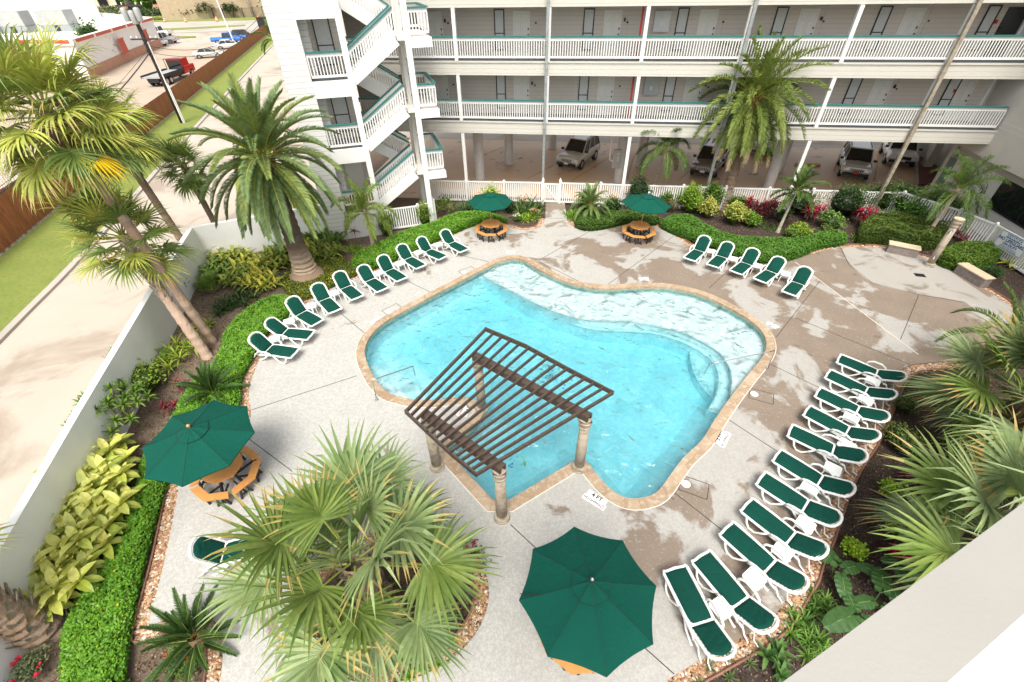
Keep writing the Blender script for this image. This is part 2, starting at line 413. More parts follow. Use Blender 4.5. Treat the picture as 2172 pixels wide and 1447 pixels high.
# ------------------------------------------------------------------ mesh builder
class MB:
    def __init__(s):
        s.v = []; s.f = []; s.c = []; s.mi = []
        s.col = (1, 1, 1); s.m = 0
    def face(s, idx):
        s.f.append(idx); s.c.append(s.col); s.mi.append(s.m)
    def quad(s, a, b, c, d):
        n = len(s.v); s.v += [tuple(a), tuple(b), tuple(c), tuple(d)]; s.face((n, n+1, n+2, n+3))
    def tri(s, a, b, c):
        n = len(s.v); s.v += [tuple(a), tuple(b), tuple(c)]; s.face((n, n+1, n+2))
    def box(s, lo, hi, M4=None):
        x0, y0, z0 = lo; x1, y1, z1 = hi
        P = [(x0, y0, z0), (x1, y0, z0), (x1, y1, z0), (x0, y1, z0), (x0, y0, z1), (x1, y0, z1), (x1, y1, z1), (x0, y1, z1)]
        if M4 is not None: P = [tuple(M4 @ Vector(p)) for p in P]
        n = len(s.v); s.v += P
        for f in ((0, 3, 2, 1), (4, 5, 6, 7), (0, 1, 5, 4), (1, 2, 6, 5), (2, 3, 7, 6), (3, 0, 4, 7)):
            s.face(tuple(n+i for i in f))
    def obox(s, c, sx, sy, sz, ux=(1, 0, 0)):
        # box centred on c, x axis along ux (horizontal or not), z up-ish
        ux = Vector(ux).normalized(); uy = Vector((0, 0, 1)).cross(ux)
        uy = uy.normalized() if uy.length > 1e-5 else Vector((0, 1, 0)); uz = ux.cross(uy)
        c = Vector(c); P = []
        for k in (-1, 1):
            for (i, j) in ((-1, -1), (1, -1), (1, 1), (-1, 1)):
                P.append(tuple(c + ux*(i*sx/2) + uy*(j*sy/2) + uz*(k*sz/2)))
        n = len(s.v); s.v += P
        for f in ((0, 3, 2, 1), (4, 5, 6, 7), (0, 1, 5, 4), (1, 2, 6, 5), (2, 3, 7, 6), (3, 0, 4, 7)):
            s.face(tuple(n+i for i in f))
    def bar(s, p, q, w, h=None):
        p = Vector(p); q = Vector(q)
        s.obox((p+q)/2, (q-p).length, w, h or w, q-p)
    def tube(s, pts, r, n=8, caps=True, rads=None):
        pts = [Vector(p) for p in pts]; k = len(pts); base = len(s.v)
        prev = None
        for i, p in enumerate(pts):
            d = (pts[min(i+1, k-1)] - pts[max(i-1, 0)]).normalized()
            if prev is None:
                a = d.orthogonal().normalized()
            else:
                a = (prev - d*prev.dot(d)); a = a.normalized() if a.length > 1e-6 else d.orthogonal().normalized()
            prev = a; b = d.cross(a); rr = rads[i] if rads else r
            for j in range(n):
                t = 2*PI*j/n
                s.v.append(tuple(p + (a*math.cos(t)+b*math.sin(t))*rr))
        for i in range(k-1):
            for j in range(n):
                j2 = (j+1) % n
                s.face((base+i*n+j, base+i*n+j2, base+(i+1)*n+j2, base+(i+1)*n+j))
        if caps:
            s.face(tuple(base+j for j in reversed(range(n)))); s.face(tuple(base+(k-1)*n+j for j in range(n)))
    def lathe(s, prof, n=16, c=(0, 0, 0), caps=True):
        base = len(s.v); k = len(prof)
        for r, z in prof:
            for j in range(n):
                t = 2*PI*j/n; s.v.append((c[0]+r*math.cos(t), c[1]+r*math.sin(t), c[2]+z))
        for i in range(k-1):
            for j in range(n):
                j2 = (j+1) % n
                s.face((base+i*n+j, base+i*n+j2, base+(i+1)*n+j2, base+(i+1)*n+j))
        if caps:
            s.face(tuple(base+j for j in reversed(range(n)))); s.face(tuple(base+(k-1)*n+j for j in range(n)))
    def poly(s, loops, z, flip=False):
        # flat polygon with holes, horizontal at z
        L = [[Vector((p[0], p[1], 0)) for p in lp] for lp in loops]
        tris = geometry.tessellate_polygon(L); flat = [p for lp in L for p in lp]
        n = len(s.v); s.v += [(p.x, p.y, z) for p in flat]
        for t in tris:
            a, b, c = [flat[i] for i in t]
            ar = (b.x-a.x)*(c.y-a.y)-(c.x-a.x)*(b.y-a.y)
            if abs(ar) < 1e-9: continue
            t = tuple(t) if (ar > 0) != flip else tuple(reversed(t))
            s.face(tuple(n+i for i in t))
    def prism(s, loops, z0, z1):
        s.poly(loops, z1); s.poly(loops, z0, True)
        for lp in loops:
            m = len(lp); n = len(s.v)
            s.v += [(p[0], p[1], z0) for p in lp] + [(p[0], p[1], z1) for p in lp]
            for i in range(m):
                j = (i+1) % m; s.face((n+i, n+j, n+m+j, n+m+i))
    def build(s, name, mat, parent=None, smooth=False, loc=None, rz=0.0, attr=False, M4=None, bev=0.0):
        me = bpy.data.meshes.new(name)
        V_ = s.v
        if M4 is not None: V_ = [tuple(M4 @ Vector(p)) for p in V_]
        me.from_pydata(V_, [], s.f)
        mats = mat if isinstance(mat, (list, tuple)) else [mat]
        for m in mats: me.materials.append(M(m) if isinstance(m, str) else m)
        if len(mats) > 1: me.polygons.foreach_set('material_index', s.mi)
        if attr:
            at = me.attributes.new('Col', 'FLOAT_COLOR', 'CORNER')
            ln = np.array([len(f) for f in s.f]); cc = np.array(s.c, dtype=np.float32)
            cc = np.repeat(cc, ln, axis=0); out = np.ones((len(cc), 4), np.float32); out[:, :3] = cc
            at.data.foreach_set('color', out.ravel())
        if smooth: me.polygons.foreach_set('use_smooth', [True]*len(me.polygons))
        me.update()
        o = bpy.data.objects.new(name, me); COL.objects.link(o)
        if parent is not None: o.parent = parent
        if loc is not None: o.location = loc
        if rz: o.rotation_euler = (0, 0, rz)
        if bev:
            b = o.modifiers.new('bevel', 'BEVEL'); b.width = bev; b.segments = 2; b.limit_method = 'ANGLE'
        return o
def thing(name, label, cat, loc=(0, 0, 0), rz=0.0, group=None):
    o = bpy.data.objects.new(name, None); COL.objects.link(o)
    o.location = loc; o.rotation_euler = (0, 0, rz); o.empty_display_size = 0.1
    o['label'] = label; o['category'] = cat
    if group: o['group'] = group
    return o
def tag(o, label, cat, group=None):
    o['label'] = label; o['category'] = cat
    if group: o['group'] = group
    return o
def struct(o, kind='structure', label=None, cat=None):
    o['kind'] = kind
    if label: o['label'] = label
    if cat: o['category'] = cat
    return o
def kids(o): return [c for c in list(COL.objects) if c.parent == o]
_CH = {}
def dup(root, loc, rz, label, group=None):
    if root.name not in _CH:
        ch = kids(root); _CH[root.name] = [(c, kids(c)) for c in ch]
    r = root.copy(); COL.objects.link(r); r.location = loc; r.rotation_euler = (0, 0, rz); r['label'] = label
    if group: r['group'] = group
    for c, gs in _CH[root.name]:
        k = c.copy(); COL.objects.link(k); k.parent = r
        for g in gs:
            d = g.copy(); COL.objects.link(d); d.parent = k
    return r
def vary(c, a=0.15):
    k = 1 + rnd.uniform(-a, a); j = rnd.uniform(-a, a)*0.35
    return (max(0, c[0]*(k+j)), max(0, c[1]*k), max(0, c[2]*(k-j)))
def smoothloop(pts, closed=True, n=4):
    # Catmull-Rom through points
    P = [Vector((p[0], p[1], 0)) for p in pts]; m = len(P); out = []
    rng = range(m) if closed else range(m-1)
    for i in rng:
        if closed: a, b, c, d = P[(i-1) % m], P[i], P[(i+1) % m], P[(i+2) % m]
        else: a, b, c, d = P[max(i-1, 0)], P[i], P[i+1], P[min(i+2, m-1)]
        for k in range(n):
            t = k/n
            q = 0.5*((2*b)+(c-a)*t+(2*a-5*b+4*c-d)*t*t+(3*b-3*c+d-a)*t*t*t)
            out.append((q.x, q.y))
    if not closed: out.append((P[-1].x, P[-1].y))
    return out
def area(lp): return 0.5*sum(lp[i][0]*lp[(i+1) % len(lp)][1]-lp[(i+1) % len(lp)][0]*lp[i][1] for i in range(len(lp)))
def offset(lp, d, closed=True):
    # offset to the right of travel direction by d
    m = len(lp); out = []
    for i in range(m):
        a = Vector(lp[(i-1) % m] if (closed or i > 0) else lp[i]); b = Vector(lp[i]); c = Vector(lp[(i+1) % m] if (closed or i < m-1) else lp[i])
        e1 = (b-a); e2 = (c-b)
        if e1.length < 1e-6: e1 = e2
        if e2.length < 1e-6: e2 = e1
        e1 = e1.normalized(); e2 = e2.normalized()
        n1 = Vector((e1.y, -e1.x)); n2 = Vector((e2.y, -e2.x)); n = (n1+n2)
        n = n.normalized() if n.length > 1e-4 else n1
        k = 1/max(0.5, n.dot(n1)); q = b + n*d*k; out.append((q.x, q.y))
    return out
def clean(lp):
    # cut the small loops an offset makes at tight corners
    def isect(a, b_, c, d):
        r = (b_[0]-a[0], b_[1]-a[1]); s = (d[0]-c[0], d[1]-c[1]); den = r[0]*s[1]-r[1]*s[0]
        if abs(den) < 1e-12: return None
        t = ((c[0]-a[0])*s[1]-(c[1]-a[1])*s[0])/den; u = ((c[0]-a[0])*r[1]-(c[1]-a[1])*r[0])/den
        return (a[0]+r[0]*t, a[1]+r[1]*t) if 0 < t < 1 and 0 < u < 1 else None
    lp = list(lp); i = 0
    while i < len(lp):
        n = len(lp); done = True
        for k in range(2, 30):
            j = (i+k) % n; q = isect(lp[i], lp[(i+1) % n], lp[j], lp[(j+1) % n])
            if q:
                kill = {(i+1+m) % n for m in range(k)}; new = [q if ix == (i+1) % n else p for ix, p in enumerate(lp) if ix not in kill or ix == (i+1) % n]
                lp = new; done = False; break
        if done: i += 1
    return lp
def inside(x, y, lp):
    c = False; j = len(lp)-1
    for i in range(len(lp)):
        xi, yi = lp[i]; xj, yj = lp[j]
        if (yi > y) != (yj > y) and x < (xj-xi)*(y-yi)/(yj-yi+1e-12)+xi: c = not c
        j = i
    return c
def textmesh(txt, size, mat, M4, name='lettering', parent=None, bold=0.0, thick=0.002):
    cu = bpy.data.curves.new('t', 'FONT'); cu.body = txt; cu.size = size; cu.extrude = thick; cu.offset = bold
    cu.align_x = 'CENTER'; cu.align_y = 'CENTER'
    o = bpy.data.objects.new('t', cu); COL.objects.link(o)
    dg = bpy.context.evaluated_depsgraph_get(); me = bpy.data.meshes.new_from_object(o.evaluated_get(dg))
    bpy.data.objects.remove(o); me.transform(M4); me.materials.clear(); me.materials.append(M(mat)); me.name = name
    r = bpy.data.objects.new(name, me); COL.objects.link(r)
    if parent is not None: r.parent = parent
    return r
def frame(o, x, z):
    # matrix with local x along x, local z (text normal) along z
    x = Vector(x).normalized(); z = Vector(z).normalized(); y = z.cross(x).normalized(); x = y.cross(z)
    m = Matrix((x, y, z)).transposed().to_4x4(); m.translation = Vector(o); return m

# ================================================================== GROUND
POOLPX = [(1086,549),(1111,553),(1144,573),(1191,595),(1231,607),(1274,613),(1311,613),(1357,610),(1407,610),(1447,616),(1491,628),(1535,648),(1571,668),(1601,689),(1620,711),(1625,737),(1613,763),(1581,802),(1548,845),(1515,892),(1488,935),(1449,972),(1422,1008),(1397,1041),(1374,1054),(1342,1059),(1315,1052),(1288,1032),(1266,1008),(1248,984)]
POOLPX2 = [(1229,972),(1079,1062),(1046,1062),(964,975),(945,955)]
POOLPX3 = [(955,944),(975,930),(988,921),(1003,907),(1016,893),(1034,866)]
POOLPX4 = [(997,845),(957,845),(921,850),(874,848),(848,842),(824,834),(801,812),(781,776),(774,747),(781,722),(796,702),(817,684),(847,667),(891,643),(957,608),(1024,573),(1061,555)]
def smooth_open(px): return smoothloop([G2(*p) for p in px], False, 3)
POOL = smooth_open(POOLPX) + [G2(*p) for p in POOLPX2] + smooth_open(POOLPX3) + smooth_open(POOLPX4)
if area(POOL) < 0: POOL.reverse()
COPO = clean(offset(POOL, 0.33))
DECK_E = {}  # runs of deck edge that carry a gravel strip
run_left = [(468,1560),(468,1500),(468,1447),(473,1398),(470,1342),(450,1314),(407,1305),(353,1313),(317,1327),(333,1258),(352,1180),(363,1125),(375,1060),(390,1000),(430,955),(480,945),(520,925),(531,895),(532,865),(528,835),(533,809),(547,772),(566,735),(600,683),(645,648),(690,620),(740,597),(788,580),(848,551),(917,521),(960,501),(1003,482),(1040,476),(1072,479),(1102,488),(1130,487),(1150,479),(1157,463)]
run_right = [(1202,463),(1206,473),(1218,484),(1238,489),(1267,490),(1300,483),(1340,474),(1383,480),(1425,498),(1450,515),(1480,535),(1520,550),(1560,557),(1603,560),(1640,560),(1665,556),(1700,547),(1733,536),(1765,528),(1810,525),(1862,526),(1910,534),(1952,545),(1993,557),(2030,577),(2077,607),(2118,633),(2160,662),(2230,700)]
run_br = [(2060,765),(1990,768),(1931,775),(1908,789),(1891,813),(1870,860),(1850,905),(1826,945),(1798,985),(1771,1042),(1741,1125),(1718,1172),(1705,1212),(1688,1237),(1661,1282),(1635,1312),(1581,1348),(1515,1385),(1448,1422),(1390,1460),(1320,1510)]
rl = smooth_open(run_left); rr = smooth_open(run_right); rb = smooth_open(run_br)
DECK = rl + [G2(1157,429), G2(1197,427)] + rr + [G2(2240,740)] + rb + [G2(1200,1640), G2(700,1640)]
CW = area(DECK) < 0
ISL = [(-2.88+2.22*math.cos(2*PI*k/48), 4.45+1.72*math.sin(2*PI*k/48)) for k in range(48)]
DECKH = 0.03
# ground sheet reaching the horizon, with the pool basin cut out
GZ = -0.09
def ring(r, n=48, c=(0, 30)): return [(c[0]+r*math.cos(2*PI*k/n), c[1]+r*math.sin(2*PI*k/n)) for k in range(n)]
b = MB(); b.poly([ring(34, 40, (2, 15)), clean(offset(POOL, 0.12))], GZ)
struct(b.build('garden_soil', 'soil'))
b = MB(); b.poly([ring(1600), ring(34.0, 40, (2, 15))], GZ-0.012)
struct(b.build('ground', 'drive'))
b = MB(); b.prism([DECK, clean(offset(POOL, 0.30)), ISL], -0.10, DECKH-0.012)
struct(b.build('pool_deck', 'deck'))
b = MB(); b.prism([COPO, POOL], -0.08, DECKH+0.008)
cop = struct(b.build('pool_coping', 'coping', bev=0.012))
# mortar line round the coping
b = MB(); b.prism([clean(offset(POOL, 0.352)), clean(offset(POOL, 0.328))], -0.08, DECKH-0.006)
b.build('mortar_line', 'cream_paint', cop)
# basin
WZ = -0.16; DEEP = -1.25
b = MB(); m = len(POOL)
inn = POOL
zs = [-0.085, -0.30, -0.85]
for k in range(2):
    n0 = len(b.v); b.m = k
    b.v += [(p[0], p[1], zs[k]) for p in inn] + [(p[0], p[1], zs[k+1]) for p in inn]
    for i in range(m):
        j = (i+1) % m; b.face((n0+i, n0+j, n0+m+j, n0+m+i))
inset = offset(POOL, -0.9); n0 = len(b.v); b.m = 1
b.v += [(p[0], p[1], -0.85) for p in inn] + [(p[0], p[1], DEEP) for p in inset]
for i in range(m):
    j = (i+1) % m; b.face((n0+i, n0+j, n0+m+j, n0+m+i))
b.poly([inn], DEEP)
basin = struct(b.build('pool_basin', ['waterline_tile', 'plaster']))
SH = -0.32
shelf = [G2(x, y, SH) for x, y in [(1024,587),(1077,615),(1124,639),(1167,659),(1224,677),(1274,682),(1330,683),(1381,691),(1430,702),(1451,708),(1488,726),(1523,748),(1542,772),(1551,799),(1549,831),(1542,870)]]
shelf = smoothloop(shelf, False, 3)
outer = [G2(1700,900), G2(1760,700), G2(1500,560), G2(1250,540), G2(1110,480), G2(990,560)]
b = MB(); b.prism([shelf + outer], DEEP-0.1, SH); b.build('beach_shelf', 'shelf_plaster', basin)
st2 = smoothloop([G2(x, y, -0.62) for x, y in [(1180,672),(1240,697),(1300,704),(1381,708),(1435,723),(1483,745),(1513,772),(1523,799),(1519,834),(1500,870)]], False, 3)
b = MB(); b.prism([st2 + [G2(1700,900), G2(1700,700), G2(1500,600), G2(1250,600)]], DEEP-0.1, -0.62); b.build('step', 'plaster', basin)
st3 = smoothloop([G2(x, y, -0.88) for x, y in [(1462,738),(1463,760),(1470,790),(1490,825),(1515,850)]], False, 3)
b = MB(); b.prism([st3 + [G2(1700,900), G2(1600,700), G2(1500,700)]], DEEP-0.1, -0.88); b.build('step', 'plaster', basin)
# bench ledge at the round left end and round the near lobe
def ledge_run(px, w, z, name):
    a = smoothloop([G2(*p) for p in px], False, 3)
    o_ = offset(a, w, False); o2 = offset(a, -0.15, False)
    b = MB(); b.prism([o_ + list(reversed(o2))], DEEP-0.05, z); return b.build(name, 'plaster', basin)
ledge_run([(774,790),(774,747),(781,722),(796,702),(817,684)], -0.42, -0.62, 'bench')
for k, (z, pts) in enumerate(((-0.42, [(778,800),(815,812),(850,832),(880,855)]), (-0.68, [(783,775),(830,788),(875,812),(915,858)]), (-0.93, [(783,755),(850,765),(905,795),(945,855)]))):
    a = smoothloop([G2(x, y, z) for x, y in pts], False, 4)
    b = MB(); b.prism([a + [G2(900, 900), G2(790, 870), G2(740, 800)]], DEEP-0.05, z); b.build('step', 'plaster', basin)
ledge_run([(1374,1054),(1342,1059),(1315,1052),(1288,1032),(1266,1008),(1255,989)], -0.25, -0.5, 'bench')
ledge_run([(1209,982),(1081,1061),(1044,1061),(964,975)], -0.16, -0.5, 'bench')
# dark line tiles on the step edges
b = MB()
for lp, z in ((shelf, SH), (st2, -0.62), (st3, -0.88)):
    for i in range(len(lp)-1):
        p = Vector((*lp[i], z+0.006)); q = Vector((*lp[i+1], z+0.006)); b.bar(p, q, 0.035, 0.006)
b.build('step_edge_tiles', 'waterline_tile', basin)
# mosaic on the pool floor, as blue and yellow tile flecks
b = MB(); rm = random.Random(3)
cx, cy = G2(1165, 800, DEEP)
for k in range(70):
    a = rm.uniform(0, 2*PI); r_ = abs(rm.gauss(0, 0.42)); b.col = rm.choice([(0.0, 0.08, 0.30), (0.0, 0.2, 0.45), (0.01, 0.12, 0.35), (0.5, 0.5, 0.02)])
    x = cx+r_*math.cos(a)*1.3; y = cy+r_*math.sin(a); d = rm.uniform(0.04, 0.12)
    b.obox((x, y, DEEP+0.004), d, d*0.7, 0.006, (math.cos(a*3), math.sin(a*3), 0))
for (px, py, c_) in ((1085,987,(0.02,0.2,0.6)),(1110,984,(0.6,0.6,0.05))):
    x, y = G2(px, py, DEEP); b.col = c_
    for k in range(6): b.obox((x+rm.uniform(-.08,.08), y+rm.uniform(-.08,.08), DEEP+0.004), 0.08, 0.06, 0.006, (rm.random(), rm.random(), 0))
b.build('mosaic_tiles', 'paintattr', basin, attr=True)
# water: closed body, its surface rippled in geometry
gx0, gx1 = min(p[0] for p in POOL)-.1, max(p[0] for p in POOL)+.1
gy0, gy1 = min(p[1] for p in POOL)-.1, max(p[1] for p in POOL)+.1
b = MB(); b.prism([offset(POOL, 0.02)], DEEP-0.3, WZ)
struct(b.build('water', 'water'))
# saw cut joints in the deck (pixel pairs measured on the ground)
JT = [[(1157,463),(1202,463)],[(548,866),(532,870),(757,797)],[(907,520),(975,541),(1039,556)],[(1261,613),(1143,555)],[(1290,603),(1429,501)],[(1143,552),(1252,490)],[(850,590),(918,622)],[(723,665),(776,709)],
      [(600,930),(540,880)],[(1504,611),(1560,560)],[(1646,716),(1738,597)],[(1686,674),(1930,773)],[(1635,773),(1745,826)],[(1545,890),(1660,965)],[(1424,1040),(1535,1127)],[(1686,1222),(1640,1190)],[(1083,1113),(1140,1166)],[(1366,1373),(1430,1430)],[(1949,625),(1910,720)],[(1783,527),(1800,560),(1850,600),(1950,625),(2044,641)],[(600,1447),(640,1400),(520,1500)],[(560,965),(430,860)],[(1398,1035),(1430,1060)]]
b = MB()
for jl in JT:
    if jl[0] == (548,866): jl = [(532,870),(757,797)]
    if len(jl) == 3 and jl[0] == (600,1447): jl = [(640,1395),(560,1447)]
    if jl == [(560,965),(430,860)]: jl = [(520,925),(620,1000)]
    if jl == [(600,930),(540,880)]: continue
    for p, q in zip(jl[:-1], jl[1:]):
        b.bar(G(*p, DECKH-0.0105), G(*q, DECKH-0.0105), 0.022, 0.004)
struct(b.build('deck_joints', 'dark_gap'))
b = MB()
b.bar(G(1687,556,DECKH-.0105), G(1948,752,DECKH-.0105), 0.045, 0.004)
struct(b.build('deck_strip', 'strip_paint'))
b = MB(); arc = smoothloop([G2(*p) for p in [(1786,528),(1802,560),(1850,600),(1950,625),(2044,641),(2150,668)]], False, 4)
edge_ = [p for p in rr if arc[0][0]-.2 < p[0] and p[0] < G2(2150, 664)[0]]
b.poly([arc + list(reversed([q for q in rr if q[0] > arc[0][0]+.05 and q[0] < arc[-1][0] and q[1] > 13.0]))], DECKH-0.0085)
struct(b.build('shower_pad', 'pad'))
# skimmer lids and access plates
for i, (px, py, lb) in enumerate(((1600,836,'white round skimmer lid in the deck beside the right pool handrail'),(1455,1027,'white round skimmer lid with two dark holes near the lower right pool corner'),(984,578,'white round skimmer lid in the deck behind the far left pool edge'),(823,661,'white round skimmer lid in the deck by the round left pool end'))):
    c = G(px, py, DECKH-0.012); t = thing('skimmer_lid', lb, 'skimmer lid', c, 0, 'skimmer lids set in the pool deck')
    b = MB(); b.lathe([(0.0, 0.0), (0.125, 0.0), (0.125, 0.010), (0.10, 0.014), (0.0, 0.014)], 24, caps=False); b.build('lid', 'white_resin', t)
    for s_ in (-1, 1):
        b = MB(); b.lathe([(0.012, 0.0145), (0.012, 0.0165)], 8, (0.05*s_, 0.03*s_, 0)); b.build('finger_hole', 'ink', t)
    b = MB()
    an = [-0.45, -0.45, 0.62, 0.75][i]; ux = Vector((math.cos(an), math.sin(an), 0)); uy = Vector((-math.sin(an), math.cos(an), 0))
    k_ = ux*0.22
    q = [k_-ux*.38-uy*.26, k_+ux*.38-uy*.26, k_+ux*.38+uy*.26, k_-ux*.38+uy*.26]
    for j in range(4): b.bar(q[j]+Vector((0, 0, .002)), q[(j+1) % 4]+Vector((0, 0, .002)), 0.02, 0.003)
    b.build('plate_joint', 'dark_gap', t)
b = MB(); c = G(1951, 584, DECKH-0.012)
for i in range(9): b.obox((0, -0.13+i*0.0325, 0.008), 0.42, 0.018, 0.012)
b.obox((0, 0, 0.003), 0.44, 0.30, 0.004)
tag(b.build('floor_drain', 'black_metal', loc=c, rz=-0.25), 'dark slotted floor drain in the deck in front of the shower column', 'floor drain')

# gravel strips + edging
def pebbles(bm, poly_pts, dens, smin, smax, z, R_):
    xs = [p[0] for p in poly_pts]; ys = [p[1] for p in poly_pts]
    A = (max(xs)-min(xs))*(max(ys)-min(ys)); n = int(A*dens)
    pal = [(0.42, 0.24, 0.13), (0.50, 0.31, 0.18), (0.34, 0.18, 0.10), (0.58, 0.44, 0.30), (0.28, 0.15, 0.09), (0.45, 0.27, 0.15), (0.62, 0.55, 0.46)]
    for _ in range(n):
        x = R_.uniform(min(xs), max(xs)); y = R_.uniform(min(ys), max(ys))
        if not inside(x, y, poly_pts): continue
        s_ = R_.uniform(smin, smax); c = R_.choice(pal); k = R_.uniform(0.7, 1.2); bm.col = tuple(v*k for v in c)
        a = R_.uniform(0, PI); ca, sa = math.cos(a), math.sin(a); el = R_.uniform(0.6, 0.95); zz = z+R_.uniform(0, 0.025)
        n0 = len(bm.v)
        rings = ((0.62, 0.45), (1.0, 0.0))
        bm.v.append((x, y, zz+s_*0.62))
        for rr_, hz in rings:
            for j in range(6):
                t = 2*PI*j/6; jj = R_.uniform(0.85, 1.12)
                px_ = s_*rr_*jj*math.cos(t); py_ = s_*rr_*el*jj*math.sin(t)
                bm.v.append((x+px_*ca-py_*sa, y+px_*sa+py_*ca, zz+s_*hz))
        for j in range(6):
            j2 = (j+1) % 6
            bm.face((n0, n0+1+j, n0+1+j2)); bm.face((n0+1+j, n0+7+j, n0+7+j2, n0+1+j2))
RG = random.Random(11)
gb = MB(); gbed = MB(); edg = MB()
sgn = -1 if CW else 1   # deck travels; strip lies on the outer side
def strip(runpts, w=0.34):
    o_ = offset(runpts, (w if not CW else -w), False)
    for i in range(len(runpts)-1):
        q = [runpts[i], runpts[i+1], o_[i+1], o_[i]]
        L_ = (Vector(q[0])-Vector(q[1])).length
        if L_ < 0.01: continue
        near = q[0][1] < 9
        pebbles(gb, q, 950 if near else 700, 0.026 if near else 0.03, 0.056, GZ+0.02, RG)
    pts = [(p[0], p[1], 0.0) for p in o_]
    edg.tube(pts, 0.028, 6)
    gbed.poly([list(runpts) + list(reversed(o_))], GZ+0.018)
strip(rl); strip(rr); strip(rb)
isl_in = [(-2.88+1.86*math.cos(2*PI*k/48), 4.45+1.40*math.sin(2*PI*k/48)) for k in range(49)]
isl_o = ISL + [ISL[0]]
for i in range(48): pebbles(gb, [isl_o[i], isl_o[i+1], isl_in[i+1], isl_in[i]], 950, 0.026, 0.056, GZ+0.02, RG)
edg.tube([(p[0], p[1], 0.0) for p in isl_in], 0.028, 6)
go = gb.build('river_gravel', 'stone', attr=True)
struct(go, 'stuff', 'rounded brown river pebbles in a strip along the deck edge', 'gravel')
struct(gbed.build('gravel_bed', 'soil'))
tag(edg.build('bed_edging', 'copper_edging', smooth=True), 'thin brown edging pipe curving between gravel strips and planting beds', 'edging')

# driveway, lawns, kerb
def sheet(name, mat, px, z): 
    b = MB(); b.poly([[G2(*p) for p in px]], z); return struct(b.build(name, mat))
FD = Vector((-0.2588, 0.9659, 0))        # direction of the side boundary
FB = Vector((-27.0, 21.4, 0))
def B(a, t, z=0.0):  # a metres right of the wood fence, t along it
    n = Vector((FD.y, -FD.x, 0)); return FB + FD*t + n*a + Vector((0, 0, z))
def sheetB(name, mat, at, z):
    b = MB(); b.poly([[(B(*q).x, B(*q).y) for q in at]], z); return struct(b.build(name, mat))
sheetB('driveway', 'drive', [(-0.1, -22), (10.6, -22), (10.6, -3.2), (17.1, -2.3), (17.1, 160), (-0.1, 160)], GZ+0.012)
sheetB('side_lawn', 'lawn', [(0, -22), (3.5, -22), (3.8, -8), (4.0, -2), (3.9, 6), (3.7, 15), (3.5, 30), (3.3, 60), (3.2, 112), (0, 112)], 0.0)
b = MB(); kp = [(3.5, -22), (3.8, -8), (4.0, -2), (3.9, 6), (3.7, 15), (3.5, 30), (3.3, 60), (3.2, 112)]
kpp = smoothloop([(B(*q).x, B(*q).y) for q in kp], False, 4)
ko = offset(kpp, 0.32, False); b.prism([kpp + list(reversed(ko))], -0.1, 0.035)
struct(b.build('kerb', 'street', bev=0.02))
sheet('building_lawn', 'lawn', [(505,300),(560,330),(690,430),(560,460),(505,440),(498,380)], 0.0)

sheetB('parking_lot', 'lot', [(-90, -26), (-0.1, -26), (-0.1, 92), (-90, 92)], GZ+0.012)
# ================================================================== MAIN BUILDING
def fm(Ffun, ang):  # matrix of a building frame
    m = Matrix.Rotation(ang, 4, 'Z'); m.translation = Ffun(0, 0, 0); return m
FZ = [4.62, 7.60, 10.58]
bt = thing('apartment_building', 'long cream apartment building on round columns with white balcony railings behind the pool', 'building', FO, FA)
def part(name, mb, mat, parent=None, **k): return mb.build(name, mat, parent or bt, **k)
X0, X1 = -9.5, 25.4
for z in FZ:   # one beam, slab, walkway and wall per storey
    b = MB(); b.box((X0, 0.02, z-0.69), (X1, 0.22, z-0.02)); b.box((X0, -0.02, z-0.10), (X1, 0.018, z-0.02)); part('fascia_beam', b, 'siding_cream')
    b = MB(); b.box((X0, 0.222, z-0.35), (34.0, 11.6, z-0.018)); part('floor_slab', b, 'grey_floor')
    b = MB(); b.box((X0, 0.02, z-0.016), (X1, 1.80, z-0.002)); part('walkway', b, 'grey_floor')
    b = MB(); b.box((X0, 1.82, z), (X1, 2.0, z+2.64 if z < 10 else z+2.9)); part('wall', b, 'siding_taupe')
b = MB()   # underside of the units over the garage
b.box((X0, 0.224, 3.9), (34.0, 11.6, 4.25)); part('soffit', b, 'cream_paint')
b = MB()
b.box((X0, -0.4, 13.5), (X1, 13.2, 13.7)); part('roof', b, 'grey_floor')
